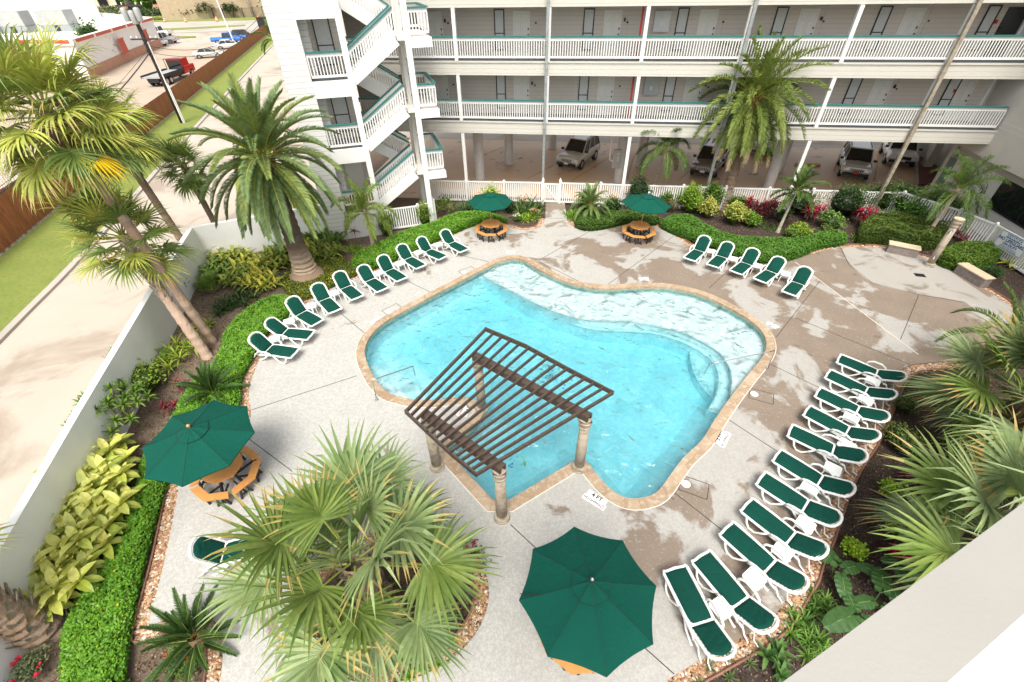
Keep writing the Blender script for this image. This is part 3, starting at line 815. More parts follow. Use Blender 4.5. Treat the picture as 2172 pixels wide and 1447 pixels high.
# vertical corner trims on the back wall by each unit
for z in FZ[:2]:
    for k in range(6): b = MB(); b.box((-3.35+4.8*k, 1.79, z), (-3.25+4.8*k, 1.82, z+2.27)); part('wall_trim', b, 'siding_taupe')
PS = [-2.72, 2.2, 7.0, 11.82, 16.62, 21.4]
for i, s_ in enumerate(PS):
    for z in FZ[:2]:
        b = MB(); b.box((s_-0.09, -0.035, z-0.03), (s_+0.09, 0.15, z+2.27)); part('balcony_post', b, 'white_paint')
for s_ in (-2.72, 7.0, 16.62):
    b = MB(); b.box((s_-0.09, 0.03, -0.1), (s_+0.09, 0.17, 3.9)); part('ground_post', b, 'white_paint')
def railing(F_, a, c, z0, parent, z1=None, h=1.05, bal=0.13, w=0.045, name='railing', capw=0.16, top=0.14):
    # F_: maps (x,y,z) local point; a,c: local xy ends
    z1 = z0 if z1 is None else z1
    A = Vector((a[0], a[1], z0)); C = Vector((c[0], c[1], z1)); L_ = (Vector(c)-Vector(a)).length
    up = Vector((0, 0, 1))
    b = MB(); n = max(1, int(L_/bal))
    def lvl(t, hh): p = A.lerp(C, t); return p+up*hh
    b.bar(lvl(0, h-0.03-top/2), lvl(1, h-0.03-top/2), 0.04, top); b.bar(lvl(0, 0.16), lvl(1, 0.16), 0.045, 0.10)
    for k in range(n+1):
        t = (k+0.0)/n; p = lvl(t, 0.2); q = lvl(t, h-0.12); b.bar(p, q, w, w)
    r = b.build(name, 'white_paint', parent)
    b = MB(); b.bar(lvl(0, h+0.01), lvl(1, h+0.01), capw, 0.06); b.build('handrail_cap', 'teal_paint', r)
    return r
for z in FZ[:2]:
    pp = [X0+0.6] + PS + [X1-0.05]
    for a, c in zip(pp[:-1], pp[1:]): railing(None, (a+0.09, 0.05), (c-0.09, 0.05), z, bt)
for z in FZ[2:]:
    railing(None, (X0+.6, 0.05), (X1-.05, 0.05), z, bt, bal=0.4)
def door(parent, M4, w=0.91, h=2.03, mat='door_paint', detail=True):
    d = MB(); d.box((-w/2, -0.03, 0), (w/2, 0.02, h)); o = d.build('door', mat, parent); o.matrix_local = M4
    if detail:
        p = MB()
        for (x0, x1, z0, z1) in ((-.36, -.05, 1.62, 1.9), (.05, .36, 1.62, 1.9), (-.36, -.05, .98, 1.54), (.05, .36, .98, 1.54), (-.36, -.05, .2, .86), (.05, .36, .2, .86)):
            for (a, c) in (((x0, z0), (x1, z0)), ((x1, z0), (x1, z1)), ((x1, z1), (x0, z1)), ((x0, z1), (x0, z0))):
                p.bar((a[0], -0.034, a[1]), (c[0], -0.034, c[1]), 0.015, 0.012)
        p.build('panel_moulding', 'curtain', o)
        k = MB(); k.lathe([(0.0, 0), (0.035, 0.0), (0.035, 0.05), (0, 0.06)], 10, caps=False); k.obox((0, 0.25, 0.01), 0.06, 0.09, 0.03)
        kk = k.build('handle', 'black_metal', o); kk.matrix_local = Matrix.Translation((w/2-0.08, -0.03, 0.98)) @ Matrix.Rotation(PI/2, 4, 'X')
    return o
def window(parent, M4, w=0.56, h=1.85, bar_=True, cur='curtain', fr='black_metal', t=0.05):
    p = MB(); p.box((-w/2, -0.02, 0), (w/2, 0.0, h)); o = p.build('window', fr, parent); o.matrix_local = M4
    c = MB(); c.box((-w/2+t, -0.028, t), (w/2-t, -0.022, h-t))
    nn = int(w/0.07)
    c.build('curtain', cur, o)
    f = MB()
    for x in (-w/2+t/2, w/2-t/2): f.box((x-t/2, -0.06, 0), (x+t/2, -0.02, h))
    for z_ in (t/2, h-t/2): f.box((-w/2+t, -0.058, z_-t/2), (w/2-t, -0.022, z_+t/2))
    if bar_: f.box((-w/2+t, -0.056, h*0.42-0.02), (w/2-t, -0.03, h*0.42+0.02))
    f.build('frame', fr, o)
    if cur == 'curtain':
        g = MB()
        for k in range(nn): x = -w/2+t+(w-2*t)*(k+.5)/nn; g.box((x-0.008, -0.034, t), (x+0.008, -0.028, h-t))
        g.build('curtain_fold', 'column_paint', o)
    return o
def tr(x, y, z, rz=0): return Matrix.Translation((x, y, z)) @ Matrix.Rotation(rz, 4, 'Z')
for zi, z in enumerate(FZ[:2]):
    for k in range(7):
        s_ = -4.25+4.84*k
        if k == 6 and zi == 1:
            door(bt, tr(24.45, 1.815, z), mat='black_glass', detail=False)
            t_ = MB(); t_.box((24.92, 1.70, z), (25.05, 1.82, z+2.1)); part('door_frame', t_, 'white_paint')
        elif k == 6:
            door(bt, tr(24.0, 1.815, z))
        else: door(bt, tr(s_, 1.815, z))
        b = MB(); b.obox((s_+0.78, 1.80, z+1.5), 0.09, 0.03, 0.08); part('number_plate', b, 'ink')
        if k < 6:
            window(bt, tr(-0.62+4.80*k, 1.815, z+0.26))
        if (k+zi) % 2: 
            b = MB(); b.obox((s_+0.62, 1.76, z+1.62), 0.08, 0.1, 0.16); part('wall_lamp', b, 'black_metal')
b = MB(); b.box((25.0, 1.60, FZ[0]), (25.12, 1.82, FZ[0]+2.2)); part('door_frame', b, 'white_paint')
for z, s_ in ((FZ[1], 23.75), (FZ[0], 23.58)):
    b = MB(); b.obox((s_, 1.79, z+1.45), 0.14, 0.05, 0.16); part('fire_alarm', b, 'red_paint')
for z in FZ[:2]:
    b = MB(); b.box((7.55, 1.60, z+1.1), (8.35, 1.815, z+2.0)); part('meter_cabinet', b, 'grey_box' if z < 5 else 'column_paint')
    b = MB(); b.box((7.9, 1.59, z+1.35), (7.97, 1.60, z+1.55)); part('cabinet_label', b, 'plate_white')
b = MB(); b.tube([(6.80, 0.55, 4.65), (6.80, 0.55, 9.88)], 0.05, 8); part('red_standpipe', b, 'red_paint')
for s_, mt, w_ in ((2.13, 'galvanised', 0.13), (11.86, 'galvanised', 0.15), (21.36, 'rusty_pipe', 0.17)):
    b = MB(); b.box((s_-w_/2, -0.23, -0.1), (s_+w_/2, -0.08, 10.6))
    for z in (1.0, 3.2, 4.3, 6.0, 7.2, 9.0): b.box((s_-w_/2-.01, -0.24, z), (s_+w_/2+.01, -0.07, z+0.03))
    part('downspout', b, mt)
for (s_, n_) in ((-2.55, 3.55), (7.05, 3.9), (16.75, 3.6), (-0.95, 6.9), (8.8, 7.1), (18.4, 7.0), (2.1, 10.9), (11.7, 10.9)):
    b = MB(); b.lathe([(0.36, -0.1), (0.33, 0.0), (0.33, 3.9)], 24, (s_, n_, 0)); part('round_column', b, 'column_paint', smooth=True)
for x0, x1, y0, y1, z0, z1, mt, nm in ((6.45, 6.95, 3.35, 3.6, 1.0, 2.15, 'grey_box', 'electric_panel'),):
    b = MB(); b.box((x0, y0, z0), (x1, y1, z1)); e = part(nm, b, mt); b = MB(); b.box((x0+.25, y0-.01, z1-.25), (x0+.42, y0-.003, z1-.2)); b.box((x0+.3, y0-.01, z1-.7), (x0+.36, y0-.003, z1-.35)); b.build('warning_label', 'plate_white', e)
b = MB(); b.tube([(6.25, 3.4, 3.9), (6.25, 3.4, 1.55), (6.5, 3.4, 1.4)], 0.045, 8); part('conduit', b, 'white_paint')
# garage floor, bay lines, kerb and tiled walk
b = MB(); b.poly([[tuple(S(X0-1, -0.25)[:2]), tuple(S(40, -0.25)[:2]), tuple(S(40, 24)[:2]), tuple(S(X0-1, 24)[:2])]], GZ+0.018)
struct(b.build('garage_floor', 'garage_floor'))
b = MB(); b.poly([[tuple(S(X0-20, 12.8)[:2]), tuple(S(45, 12.8)[:2]), tuple(S(45, 60)[:2]), tuple(S(X0-20, 60)[:2])]], GZ+0.026)
struct(b.build('rear_drive', 'drive'))
b = MB()
for p, q in [((1213,383),(1307,325)), ((1117,380),(1175,350)), ((1004,337),(1074,310)), ((1440,382),(1500,330)), ((1768,363),(1790,305)), ((1853,390),(1866,317)), ((1330,380),(1345,330))]:
    b.bar(G(*p, GZ+0.024), G(*q, GZ+0.024), 0.1, 0.005)
struct(b.build('bay_lines', 'yellow_paint'))
for px, py, lb in ((1712, 352, 'yellow parking block beside the round column in the garage'), (1628, 338, 'yellow parking block in front of the car behind the tall palm')):
    c = G(px, py, GZ+.02); b = MB(); b.prism([[(-0.85, -.09), (-.75, -.12), (.75, -.12), (.85, -.09), (.85, .09), (.75, .12), (-.75, .12), (-.85, .09)]], 0, 0.16)
    tag(b.build('parking_block', 'yellow_paint', loc=c, rz=FA, bev=0.02), lb, 'parking block', 'yellow parking blocks')
b = MB(); b.prism([[G2(1948, 392), G2(1944, 300), G2(2080, 300), G2(2020, 400)]], -0.1, 0.07)
struct(b.build('tiled_walk', 'maroon_tile'))
b = MB(); b.prism([[G2(1941, 392), G2(1939, 300), G2(1943.5, 300), G2(1947.5, 392)]], -0.1, 0.09)
struct(b.build('walk_kerb', 'drive'))
b = MB(); b.poly([[tuple(S(-4.6, -0.3)[:2]), tuple(S(22, -0.3)[:2]), tuple(S(22, 0.4)[:2]), tuple(S(-4.6, 0.4)[:2])]], 0.0)
struct(b.build('fence_walk', 'maroon_tile'))
# ---- right wing
rw = thing('side_wing', 'tall beige stucco wing closing the right end of the courtyard', 'building', S(25.4, 0), FA)
b = MB(); b.box((0.0, -26, 3.3), (9, 2.6, 13)); o = b.build('wall', 'beige_wall', rw)
b = MB()
for z in (4.75, 5.0, 7.6): b.box((-0.006, -26, z-0.012), (0.0, 0.0, z+0.012))
b.build('wall_groove', 'cream_paint', rw)
b = MB(); b.box((0.62, -26, -0.1), (8.6, 2.25, 2.72)); b.build('lower_wall', 'white_paint', rw)
b = MB(); b.box((0.0, -26, 3.25), (0.61, 0.0, 3.3)); b.build('soffit', 'beige_wall', rw)
b = MB(); b.box((0.605, -26, 2.722), (8.6, 2.25, 3.3)); b.build('band', 'beige_wall', rw)
b = MB(); b.box((4.2, 2.26, -0.1), (4.4, 12.9, 3.9)); b.build('back_wall', 'cream_paint', rw)
d = MB(); d.box((0.62, 2.256, 0.05), (0.66, 2.86, 2.4)); dd = d.build('door', 'teal_door', rw)
b = MB(); b.box((0.60, 2.87, -0.1), (0.80, 3.15, 3.9)); b.build('pier', 'cream_paint', rw); b = MB(); b.box((3.2, 8.3, -0.1), (3.7, 8.8, 3.9)); b.build('pier', 'cream_paint', rw)
for k in range(3):
    w_ = MB(); w_.box((0.59, -4.6-4.5*k, 1.32), (0.617, -1.45-4.5*k, 2.70)); wo = w_.build('window', 'black_glass', rw)
    w_ = MB(); w_.box((0.55, -4.7-4.5*k, 1.22), (0.617, -1.35-4.5*k, 1.31)); 
    for yy in (-2.5, -3.6): w_.box((0.58, yy-4.5*k-.02, 1.32), (0.589, yy-4.5*k+.02, 2.7))
    w_.build('frame', 'black_metal', wo)
# ---- left wing (siding) in the stair frame
lw = thing('end_wing', 'white clapboard end wing left of the outdoor staircase with stacked open walkways', 'building', SO, SA)
LZ = [1.64] + FZ
b = MB(); b.box((-5.62, 0.0, -0.1), (-4.5, 0.15, 13)); b.box((-5.62, 0.15, -0.1), (-5.45, 9.5, 13)); b.build('wall', 'siding_white', lw)
for z in FZ: b = MB(); b.box((-4.5, 0.0, z-0.70), (-2.9, 0.18, z-0.02)); b.build('fascia_beam', 'white_paint', lw)
for z in LZ: b = MB(); b.box((-5.45, 0.181, z-0.3), (-2.7, 3.6, z-0.001)); b.build('floor_slab', 'grey_floor', lw)
b = MB(); b.box((-5.45, 0.19, 1.64), (-2.7, 3.6, 1.66)); b.build('tiled_landing', 'maroon_tile', lw)
b = MB(); b.box((-5.45, 1.9, -0.1), (-2.95, 2.05, 13)); b.build('back_wall', 'siding_taupe', lw)
b = MB(); b.box((-4.35, 0.9, 0.0), (-4.2, 1.9, 13)); b.box((-5.45, 0.9, 0), (-4.35, 1.05, 13)); b.build('return_wall', 'siding_white', lw)
b = MB(); b.box((-3.1, 3.4, -0.1), (-2.95, 9.0, 13)); b.build('cross_wall', 'siding_taupe', lw)
for z in (4.62, 7.6): window(lw, tr(-3.62, 1.895, z+0.35), 0.75, 1.9)
b = MB(); b.box((-4.1, 1.86, 1.66), (-3.2, 1.9, 3.7)); b.build('door', 'door_paint', lw)
for z in (1.64, 4.62, 7.6): railing(None, (-4.45, 0.06), (-2.92, 0.06), z, lw, h=1.08 if z > 2 else 0.85)
b = MB(); b.box((-4.48, -0.02, -0.1), (-2.9, 0.0, 1.3)); b.build('skirt', 'white_paint', lw)

# ---- staircase
st = thing('outdoor_staircase', 'white timber outdoor staircase with teal handrails zigzagging between landings', 'staircase', SO, SA)
LD = [3.06, 6.10, 9.08]
for (x, y, z1) in ((-2.8, 0.06, 13), (0.0, 0.06, 13), (-0.15, 2.9, 13), (-0.15, 1.42, 13)):
    b = MB(); w_ = 0.13 if y < 1 else 0.1; b.box((x-w_, y-w_, -0.1), (x+w_, y+w_, z1)); b.build('post', 'white_paint' if y < 1 else 'cream_paint', st)
for i, z in enumerate(LD):
    b = MB(); b.box((-0.45, 0.0, z-0.12), (1.03, 3.15, z)); b.build('landing', 'cream_paint', st)
    b = MB(); b.box((0.14, -0.04, z-0.42), (1.10, -0.002, z-0.03)); b.box((1.032, 0.0, z-0.42), (1.07, 3.15, z-0.03)); b.box((-0.45, 3.152, z-0.42), (1.07, 3.19, z-0.03)); b.build('landing_fascia', 'white_paint', st)
    railing(None, (0.16, 0.02), (1.0, 0.02), z, st, h=1.06); railing(None, (1.0, 0.05), (1.0, 3.1), z, st, h=1.06); railing(None, (0.0, 3.1), (0.96, 3.1), z, st, h=1.06)
def flight(x0, z0, x1, z1, y0, y1, rails):
    n = 8; fl = MB()
    for k in range(n):
        t = (k+0.5)/n; x = x0+(x1-x0)*t; z = z0+(z1-z0)*(k+1)/n
        fl.box((min(x-0.16, x+0.16), y0+0.05, z-0.05), (max(x-0.16, x+0.16), y1-0.05, z))
    f_ = fl.build('stair_flight', 'cream_paint', st)
    for y in (y0, y1):
        s_ = MB(); s_.bar((x0, y, z0-0.10), (x1, y, z1-0.10), 0.05, 0.42); s_.build('stringer', 'white_paint', f_)
    for y in rails: railing(None, (x0, y), (x1, y), z0+0.04, st, z1+0.04, h=1.06, bal=0.12)
for i, z in enumerate(LD):
    flight(-2.7, z-1.46, -0.5, z, 0.04, 1.22, (0.04, 1.22))
    flight(-0.5, z, -2.8, z+1.5, 1.62, 2.75, (1.62, 2.75))
b = MB(); b.box((-3.4, -0.1, -0.1), (-2.7, 1.3, 1.6)); b.build('lower_landing', 'white_paint', st)

# ================================================================== PICKET FENCES
def picket_run(pts, label, h=1.30, skip=None, post_sp=2.4):
    t = thing('picket_fence', label, 'fence', pts[0], 0, 'white picket fences round the pool garden'); o0 = Vector(pts[0])
    for a, c in zip(pts[:-1], pts[1:]):
        a = Vector(a)-o0; c = Vector(c)-o0; L_ = (c-a).length; n = max(1, round(L_/post_sp)); d = (c-a)/L_; ang = math.atan2(d.y, d.x)
        for k in range(n):
            p = a+(c-a)*k/n; q = a+(c-a)*(k+1)/n
            b = MB(); b.box((-0.06, -0.06, -0.1), (0.06, 0.06, h+0.05)); b.lathe([(0.085, h+0.05), (0.085, h+0.075), (0.0, h+0.13)], 4, caps=False)
            po = b.build('post', 'white_resin', t, loc=p, rz=ang)
            b = MB(); l_ = (q-p).length; b.box((0.06, -0.03, h-0.08), (l_-0.06, 0.03, h)); b.box((0.06, -0.03, 0.05), (l_-0.06, 0.03, 0.14))
            m_ = int(l_/0.135)
            for j in range(m_): x = 0.1+(l_-0.2)*(j+0.5)/m_; b.box((x-0.035, -0.012, 0.14), (x+0.035, 0.012, h-0.08))
            b.build('fence_panel', 'white_resin', t, loc=p, rz=ang)
    b = MB(); b.box((-0.06, -0.06, -0.1), (0.06, 0.06, h+0.05)); b.build('post', 'white_resin', t, loc=c)
    return t
picket_run([S(-4.95, -0.7), S(2.1, -0.38)], 'white picket fence between the staircase and the garden gate')
picket_run([S(3.22, -0.34), S(22.6, -0.1)], 'long white picket fence from the gate past the tall palm to the right corner')
picket_run([S(22.6, -0.1), S(24.2, -2.4), S(24.9, -4.0), S(25.3, -7.5), S(25.35, -12)], 'white picket fence by the beige wing carrying the warning sign')
picket_run([G(742, 500), G(892, 480), G(925, 471)], 'short white picket fence in front of the staircase foot', h=1.25)
picket_run([G(925, 471), G(908, 428)], 'short white picket return running back from the staircase foot to the long fence', h=1.3)
gt = thing('garden_gate', 'white picket gate with a diagonal brace at the head of the concrete walk', 'gate', S(2.22, -0.36), FA)
b = MB(); b.box((0.02, -.03, 1.15), (0.90, .03, 1.23)); b.box((0.02, -.03, 0.06), (0.90, .03, 0.15))
b.box((0.02, -.032, 0.151), (0.08, .032, 1.149)); b.box((0.84, -.032, 0.151), (0.90, .032, 1.149))
for j in range(6): x = 0.14+j*0.128; b.box((x-.03, -.012, .15), (x+.03, .012, 1.15))
b.build('gate_panel', 'white_resin', gt)
b = MB(); b.bar((0.08, -0.045, 1.12), (0.84, -0.045, 0.18), 0.02, 0.08); b.build('brace', 'white_resin', gt)
for x in (-0.06, 0.98):
    b = MB(); b.box((x-.065, -.065, -.1), (x+.065, .065, 1.42)); b.lathe([(0.09, 1.42), (0.09, 1.45), (0.05, 1.46), (0.055, 1.5), (0.0, 1.60)], 8, (x, 0, 0), caps=False); b.build('gate_post', 'white_resin', gt)
# warning sign on the right fence
sgp = S(25.0, -4.35, 0.92); sgq = S(25.25, -6.2, 0.92)
dx = (sgq-sgp).normalized(); nz = Vector((0, 0, 1)).cross(dx)*-1; nz = Vector((-abs(dx.y), dx.x*(1 if dx.y < 0 else -1), 0)).normalized()
cen = (sgp+sgq)/2; nz = Vector((-cen.x, -cen.y, 0)); dxx = (sgq-sgp).normalized(); nz = (nz-dxx*nz.dot(dxx)).normalized(); nz.z = 0; dx = Vector((0, 0, 1)).cross(nz)
sg = thing('warning_sign', 'white and blue warning sign reading no lifeguard on duty on the right picket fence', 'sign', cen)
E_ = frame((0, 0, 0), dx, nz); off = nz*0.20
E_.translation = off
b = MB(); b.box((-0.78, -0.42, -0.01), (0.78, 0.42, 0.0), E_); b.build('board', 'plate_white', sg)
b = MB()
for (x0, x1, y0, y1) in ((-0.74, 0.74, 0.36, 0.38), (-0.74, 0.74, -0.38, -0.36), (-0.74, -0.72, -0.36, 0.36), (0.72, 0.74, -0.36, 0.36), (-0.42, 0.42, 0.15, 0.33)): b.box((x0, y0, 0.002), (x1, y1, 0.004), E_)
b.build('border', 'sign_blue', sg)
textmesh('WARNING', 0.18, 'plate_white', E_ @ Matrix.Translation((0, 0.24, 0.007)), parent=sg, bold=0.004)
textmesh('NO LIFEGUARD', 0.20, 'sign_blue', E_ @ Matrix.Translation((0, 0.04, 0.004)), parent=sg, bold=0.006)
textmesh('ON DUTY', 0.17, 'sign_blue', E_ @ Matrix.Translation((0, -0.13, 0.004)), parent=sg, bold=0.005)
textmesh('CHILDREN SHOULD NOT USE', 0.065, 'sign_blue', E_ @ Matrix.Translation((0, -0.25, 0.004)), parent=sg)
textmesh('POOL WITHOUT ADULT SUPERVISION', 0.055, 'sign_blue', E_ @ Matrix.Translation((0, -0.32, 0.004)), parent=sg)

# ================================================================== GARDEN WALL, WOOD FENCE
gw = thing('garden_wall', 'long white masonry wall between the planting beds and the driveway', 'wall', (0, 0, 0))
wp = [G2(400, 481, 1.8), G2(307, 625, 1.8), G2(153, 875, 1.8), G2(0, 1130, 1.8)]
d0 = (Vector(wp[3])-Vector(wp[2])).normalized(); wp.append(tuple(Vector(wp[3])+d0*6))
b = MB(); o_ = offset(wp, -0.22, False); o2 = offset(wp, 0.0, False)
b.prism([o2 + list(reversed(o_))], -0.12, 1.8); b.build('wall_run', 'wall_white', gw)
c0 = wp[0]; e0 = G2(690, 431, 1.8)
b = MB(); w2 = [c0, e0]; o_ = offset(w2, 0.22, False); b.prism([w2 + list(reversed(o_))], -0.12, 1.797); b.build('wall_return', 'wall_white', gw)
def plank(name, a, c, h, label, thick=0.04):
    L_ = (c-a).length; d = (c-a).normalized(); t = thing(name, label, 'fence', a, math.atan2(d.y, d.x), 'stained cedar fences along the parking lot')
    b = MB(); n = int(L_/0.15)
    rr_ = random.Random(5)
    for k in range(n):
        hh = h+rr_.uniform(-0.012, 0.012); b.prism([[(k*0.15+0.004, 0), (k*0.15+0.146, 0), (k*0.15+0.146, 0.022), (k*0.15+0.004, 0.022)]], 0.02, hh)
    b.build('plank_panel', 'cedar', t)
    b = MB(); b.box((0, -0.0, -0.1), (L_, 0.03, 0.12)); b.build('kickboard', 'cream_paint', t)
    return t
plank('cedar_fence', B(0, -22), B(0, 13.2), 2.45, 'near tall cedar plank fence along the grass strip at far left')
plank('cedar_fence', B(0, 13.25), B(0, 116), 1.95, 'far cedar plank fence running along the parking lot towards the road')
# ================================================================== LOUNGERS
ORD = ['first','second','third','fourth','fifth','sixth','seventh','eighth','ninth','tenth','eleventh']
def lounger_proto(loc, ang, label, back, group):
    t = thing('sun_lounger', label, 'sun lounger', loc, ang, group)
    W = 0.31; cb = math.cos(back); sb = math.sin(back); CR = 1.22; BL = 0.74; zc = 0.31
    ex, ez = CR+BL*cb, zc+BL*sb
    b = MB()
    for s_ in (-1, 1):
        b.tube([(0.02, s_*0.22, 0.34), (0.0, s_*W*0.9, 0.345), (0.06, s_*W, 0.345), (0.6, s_*W, 0.33), (0.95, s_*W, 0.30), (CR, s_*W, 0.27), (CR+0.35, s_*W, 0.25)], 0.034, 8)
    b.tube([(0.02, -0.23, 0.34), (0.0, 0, 0.345), (0.02, 0.23, 0.34)], 0.036, 8)
    b.box((0.05, -0.29, 0.315), (CR, 0.29, 0.33))
    b.tube([(CR+0.3, -W, 0.25), (CR+0.3, W, 0.25)], 0.02, 6)
    b.build('frame', 'white_resin', t, smooth=False)
    b = MB()   # backrest shell with a round head
    def bp(u, y, off=0.0): return (CR+u*cb-off*sb, y, zc-0.01+u*sb+off*cb)
    n = 9; outl = []
    L_ = BL+0.05
    for k in range(n+1):
        a = PI*k/n; outl.append((L_-0.20+0.20*math.sin(a), W*math.cos(a)))
    pl = [(0.0, W)] + outl + [(0.0, -W)]
    b.tube([bp(u, y) for u, y in pl], 0.036, 8)
    for u in [0.08+0.085*k for k in range(8)]:
        if u < L_-0.05: yy = W if u < L_-0.2 else W*math.sqrt(max(0.05, 1-((u-L_+.2)/.2)**2)); b.bar(bp(u, -yy), bp(u, yy), 0.045, 0.015)
    b.build('backrest', 'white_resin', t)
    for s_ in (-1, 1):
        b = MB(); b.tube([(0.20, s_*W, 0.33), (0.27, s_*(W+.02), 0.14), (0.36, s_*(W+.02), 0.02), (0.52, s_*(W+.02), 0.02), (0.66, s_*(W+.01), 0.16), (0.78, s_*W, 0.31)], 0.030, 8); b.build('leg', 'white_resin', t, smooth=True)
        b = MB(); b.tube([(1.02, s_*(W+.01), 0.29), (1.18, s_*(W+.03), 0.13), (1.40, s_*(W+.03), 0.02), (1.47, s_*(W+.03), 0.02)], 0.030, 8); b.tube([(CR+0.35, s_*W, 0.25), (1.66, s_*(W+.01), 0.10), (1.80, s_*(W+.01), 0.02)], 0.020, 8); b.build('leg', 'white_resin', t, smooth=True)
        b = MB(); b.tube([(0.80, s_*(W+.01), 0.31), (0.86, s_*(W+.05), 0.44), (0.98, s_*(W+.07), 0.50), (1.22, s_*(W+.07), 0.50), (1.36, s_*(W+.06), 0.43), (1.44, s_*(W+.04), 0.28)], 0.032, 8); b.build('armrest', 'white_resin', t, smooth=True)
    if back < R(35):
        b = MB(); b.tube([bp(0.5, -0.2), (CR+0.62, -0.2, 0.06), (CR+0.75, -0.2, 0.02)], 0.016, 6); b.tube([bp(0.5, 0.2), (CR+0.62, 0.2, 0.06), (CR+0.75, 0.2, 0.02)], 0.016, 6); b.build('back_strut', 'white_resin', t)
    # cushions, slightly puckered
    rr_ = random.Random(int(back*1000))
    def cushion(fn, L_, W_, round_end, name):
        nx, ny = 18, 9; g = {}; b = MB()
        ph = rr_.uniform(0, 6); wa = rr_.uniform(.5, 1.8); wc = rr_.uniform(.45, .9)
        for i in range(nx+1):
            u = L_*i/nx; hw = W_
            if round_end and u > L_-0.18: hw = W_*math.sqrt(max(0.02, 1-((u-L_+0.18)/0.18)**2))
            for j in range(ny+1):
                v = -1+2*j/ny; e = (1-abs(v)**6)*(1-abs(2*i/nx-1)**10)
                wr = 0.007*wa*math.sin(u*38+ph+(2.5+ph)*v)*math.exp(-((u-L_*wc)/0.22)**2)+0.004*math.sin(v*14+u*9)
                g[i, j] = len(b.v); b.v.append(fn(u, v*hw, 0.012+0.045*e+wr*e))
        for i in range(nx):
            for j in range(ny): b.face((g[i, j], g[i+1, j], g[i+1, j+1], g[i, j+1]))
        n0 = {}
        for i in range(nx+1):
            for j in (0, ny):
                u = L_*i/nx; n0[i, j] = len(b.v); p = b.v[g[i, j]]; q = fn(u, 0, 0.0); b.v.append((p[0], p[1], p[2]-0.02))
        for i in range(nx):
            b.face((g[i, 0], n0[i, 0], n0[i+1, 0], g[i+1, 0])); b.face((g[i+1, ny], n0[i+1, ny], n0[i, ny], g[i, ny]))
        b.face((g[0, 0], g[0, ny], n0[0, ny], n0[0, 0]))
        return b.build(name, 'green_cloth', t, smooth=True)
    sag = lambda u: 0.335-0.03*max(0, (u-0.5)/0.7)**1.5
    cushion(lambda u, y, o: (0.03+u, y, sag(u)+o), CR-0.06, 0.265, False, 'seat_cushion')
    cushion(lambda u, y, o: bp(u+0.02, y, o+0.02), BL-0.02, 0.265, True, 'back_cushion')
    b = MB(); b.tube([(CR-.02, -0.28, 0.34), (CR+.02, -0.31, 0.30), (CR+0.05, -0.33, 0.27)], 0.006, 5); b.tube([(CR-.02, 0.28, 0.34), (CR+.02, 0.31, 0.30)], 0.006, 5); b.build('tie_cord', 'ink', t)
    return t
LL = [((568,740),(625,748)),((602,705),(647,709)),((638,664),(665,679)),((687,635),(711,659)),((732.5,609),(760,632)),((783,594),(811,613)),((825,572.5),(851,590)),((864,548),(893,565)),((907.5,531),(938,545)),((956,515),(984,530))]
LR = [((1483,531),(1464.7,547)),((1531.5,544),(1513,562)),((1582.5,558),(1561,577)),((1637,576),(1612,594)),((1693,600),(1675,620))]
LS = [((1860,792),(1785,762)),((1838,829),(1760,794)),((1820,870),(1742,834)),((1798,915),(1719,874)),((1768,955),(1680,914)),((1740,1020),(1653,968)),((1708,1075),(1621,1018)),((1678,1142),(1595,1078)),((1633,1203),(1548,1126)),((1571,1278),(1490,1182)),((1491,1320),(1435,1212))]
protos = {}
NVAR = 4; _cnt = [0]
def place_lounger(key, back, cr, ft, label, group):
    c = G(cr[0], cr[1], 0.36); f = G(ft[0], ft[1], 0.38); d = (c-f); d.z = 0; d.normalize()
    # keep the crease where it was measured
    base = c-d*1.2; base.z = DECKH-0.012; ang = math.atan2(d.y, d.x)+rnd.uniform(-.01, .01)
    _cnt[0] += 1; kk = (key, _cnt[0] % NVAR); back += R([0, 3.5, -3, 6][_cnt[0] % NVAR])
    ang += rnd.uniform(-.02, .02)
    if kk not in protos: protos[kk] = lounger_proto(base, ang, label, back, group)
    else: dup(protos[kk], base, ang, label, group)
for i, (c, f) in enumerate(LL): place_lounger('steep', R(50), c, f, ORD[i]+' green cushioned lounger counting from the near end of the long left row', 'green sun loungers in the left row')
for i, (c, f) in enumerate(LR): place_lounger('steep', R(50), c, f, ORD[i]+' green cushioned lounger from the left in the short row by the clipped hedge', 'green sun loungers in the far right row')
for i, (c, f) in enumerate(LS): place_lounger('low', R(24), c, f, ORD[i]+' reclined green lounger from the far end of the right hand row beside the gravel', 'green sun loungers in the right row')
place_lounger('steep', R(50), (472,1172), (567,1152), 'single green cushioned lounger standing alone under the big fan palm fronds', 'green sun loungers round the pool')
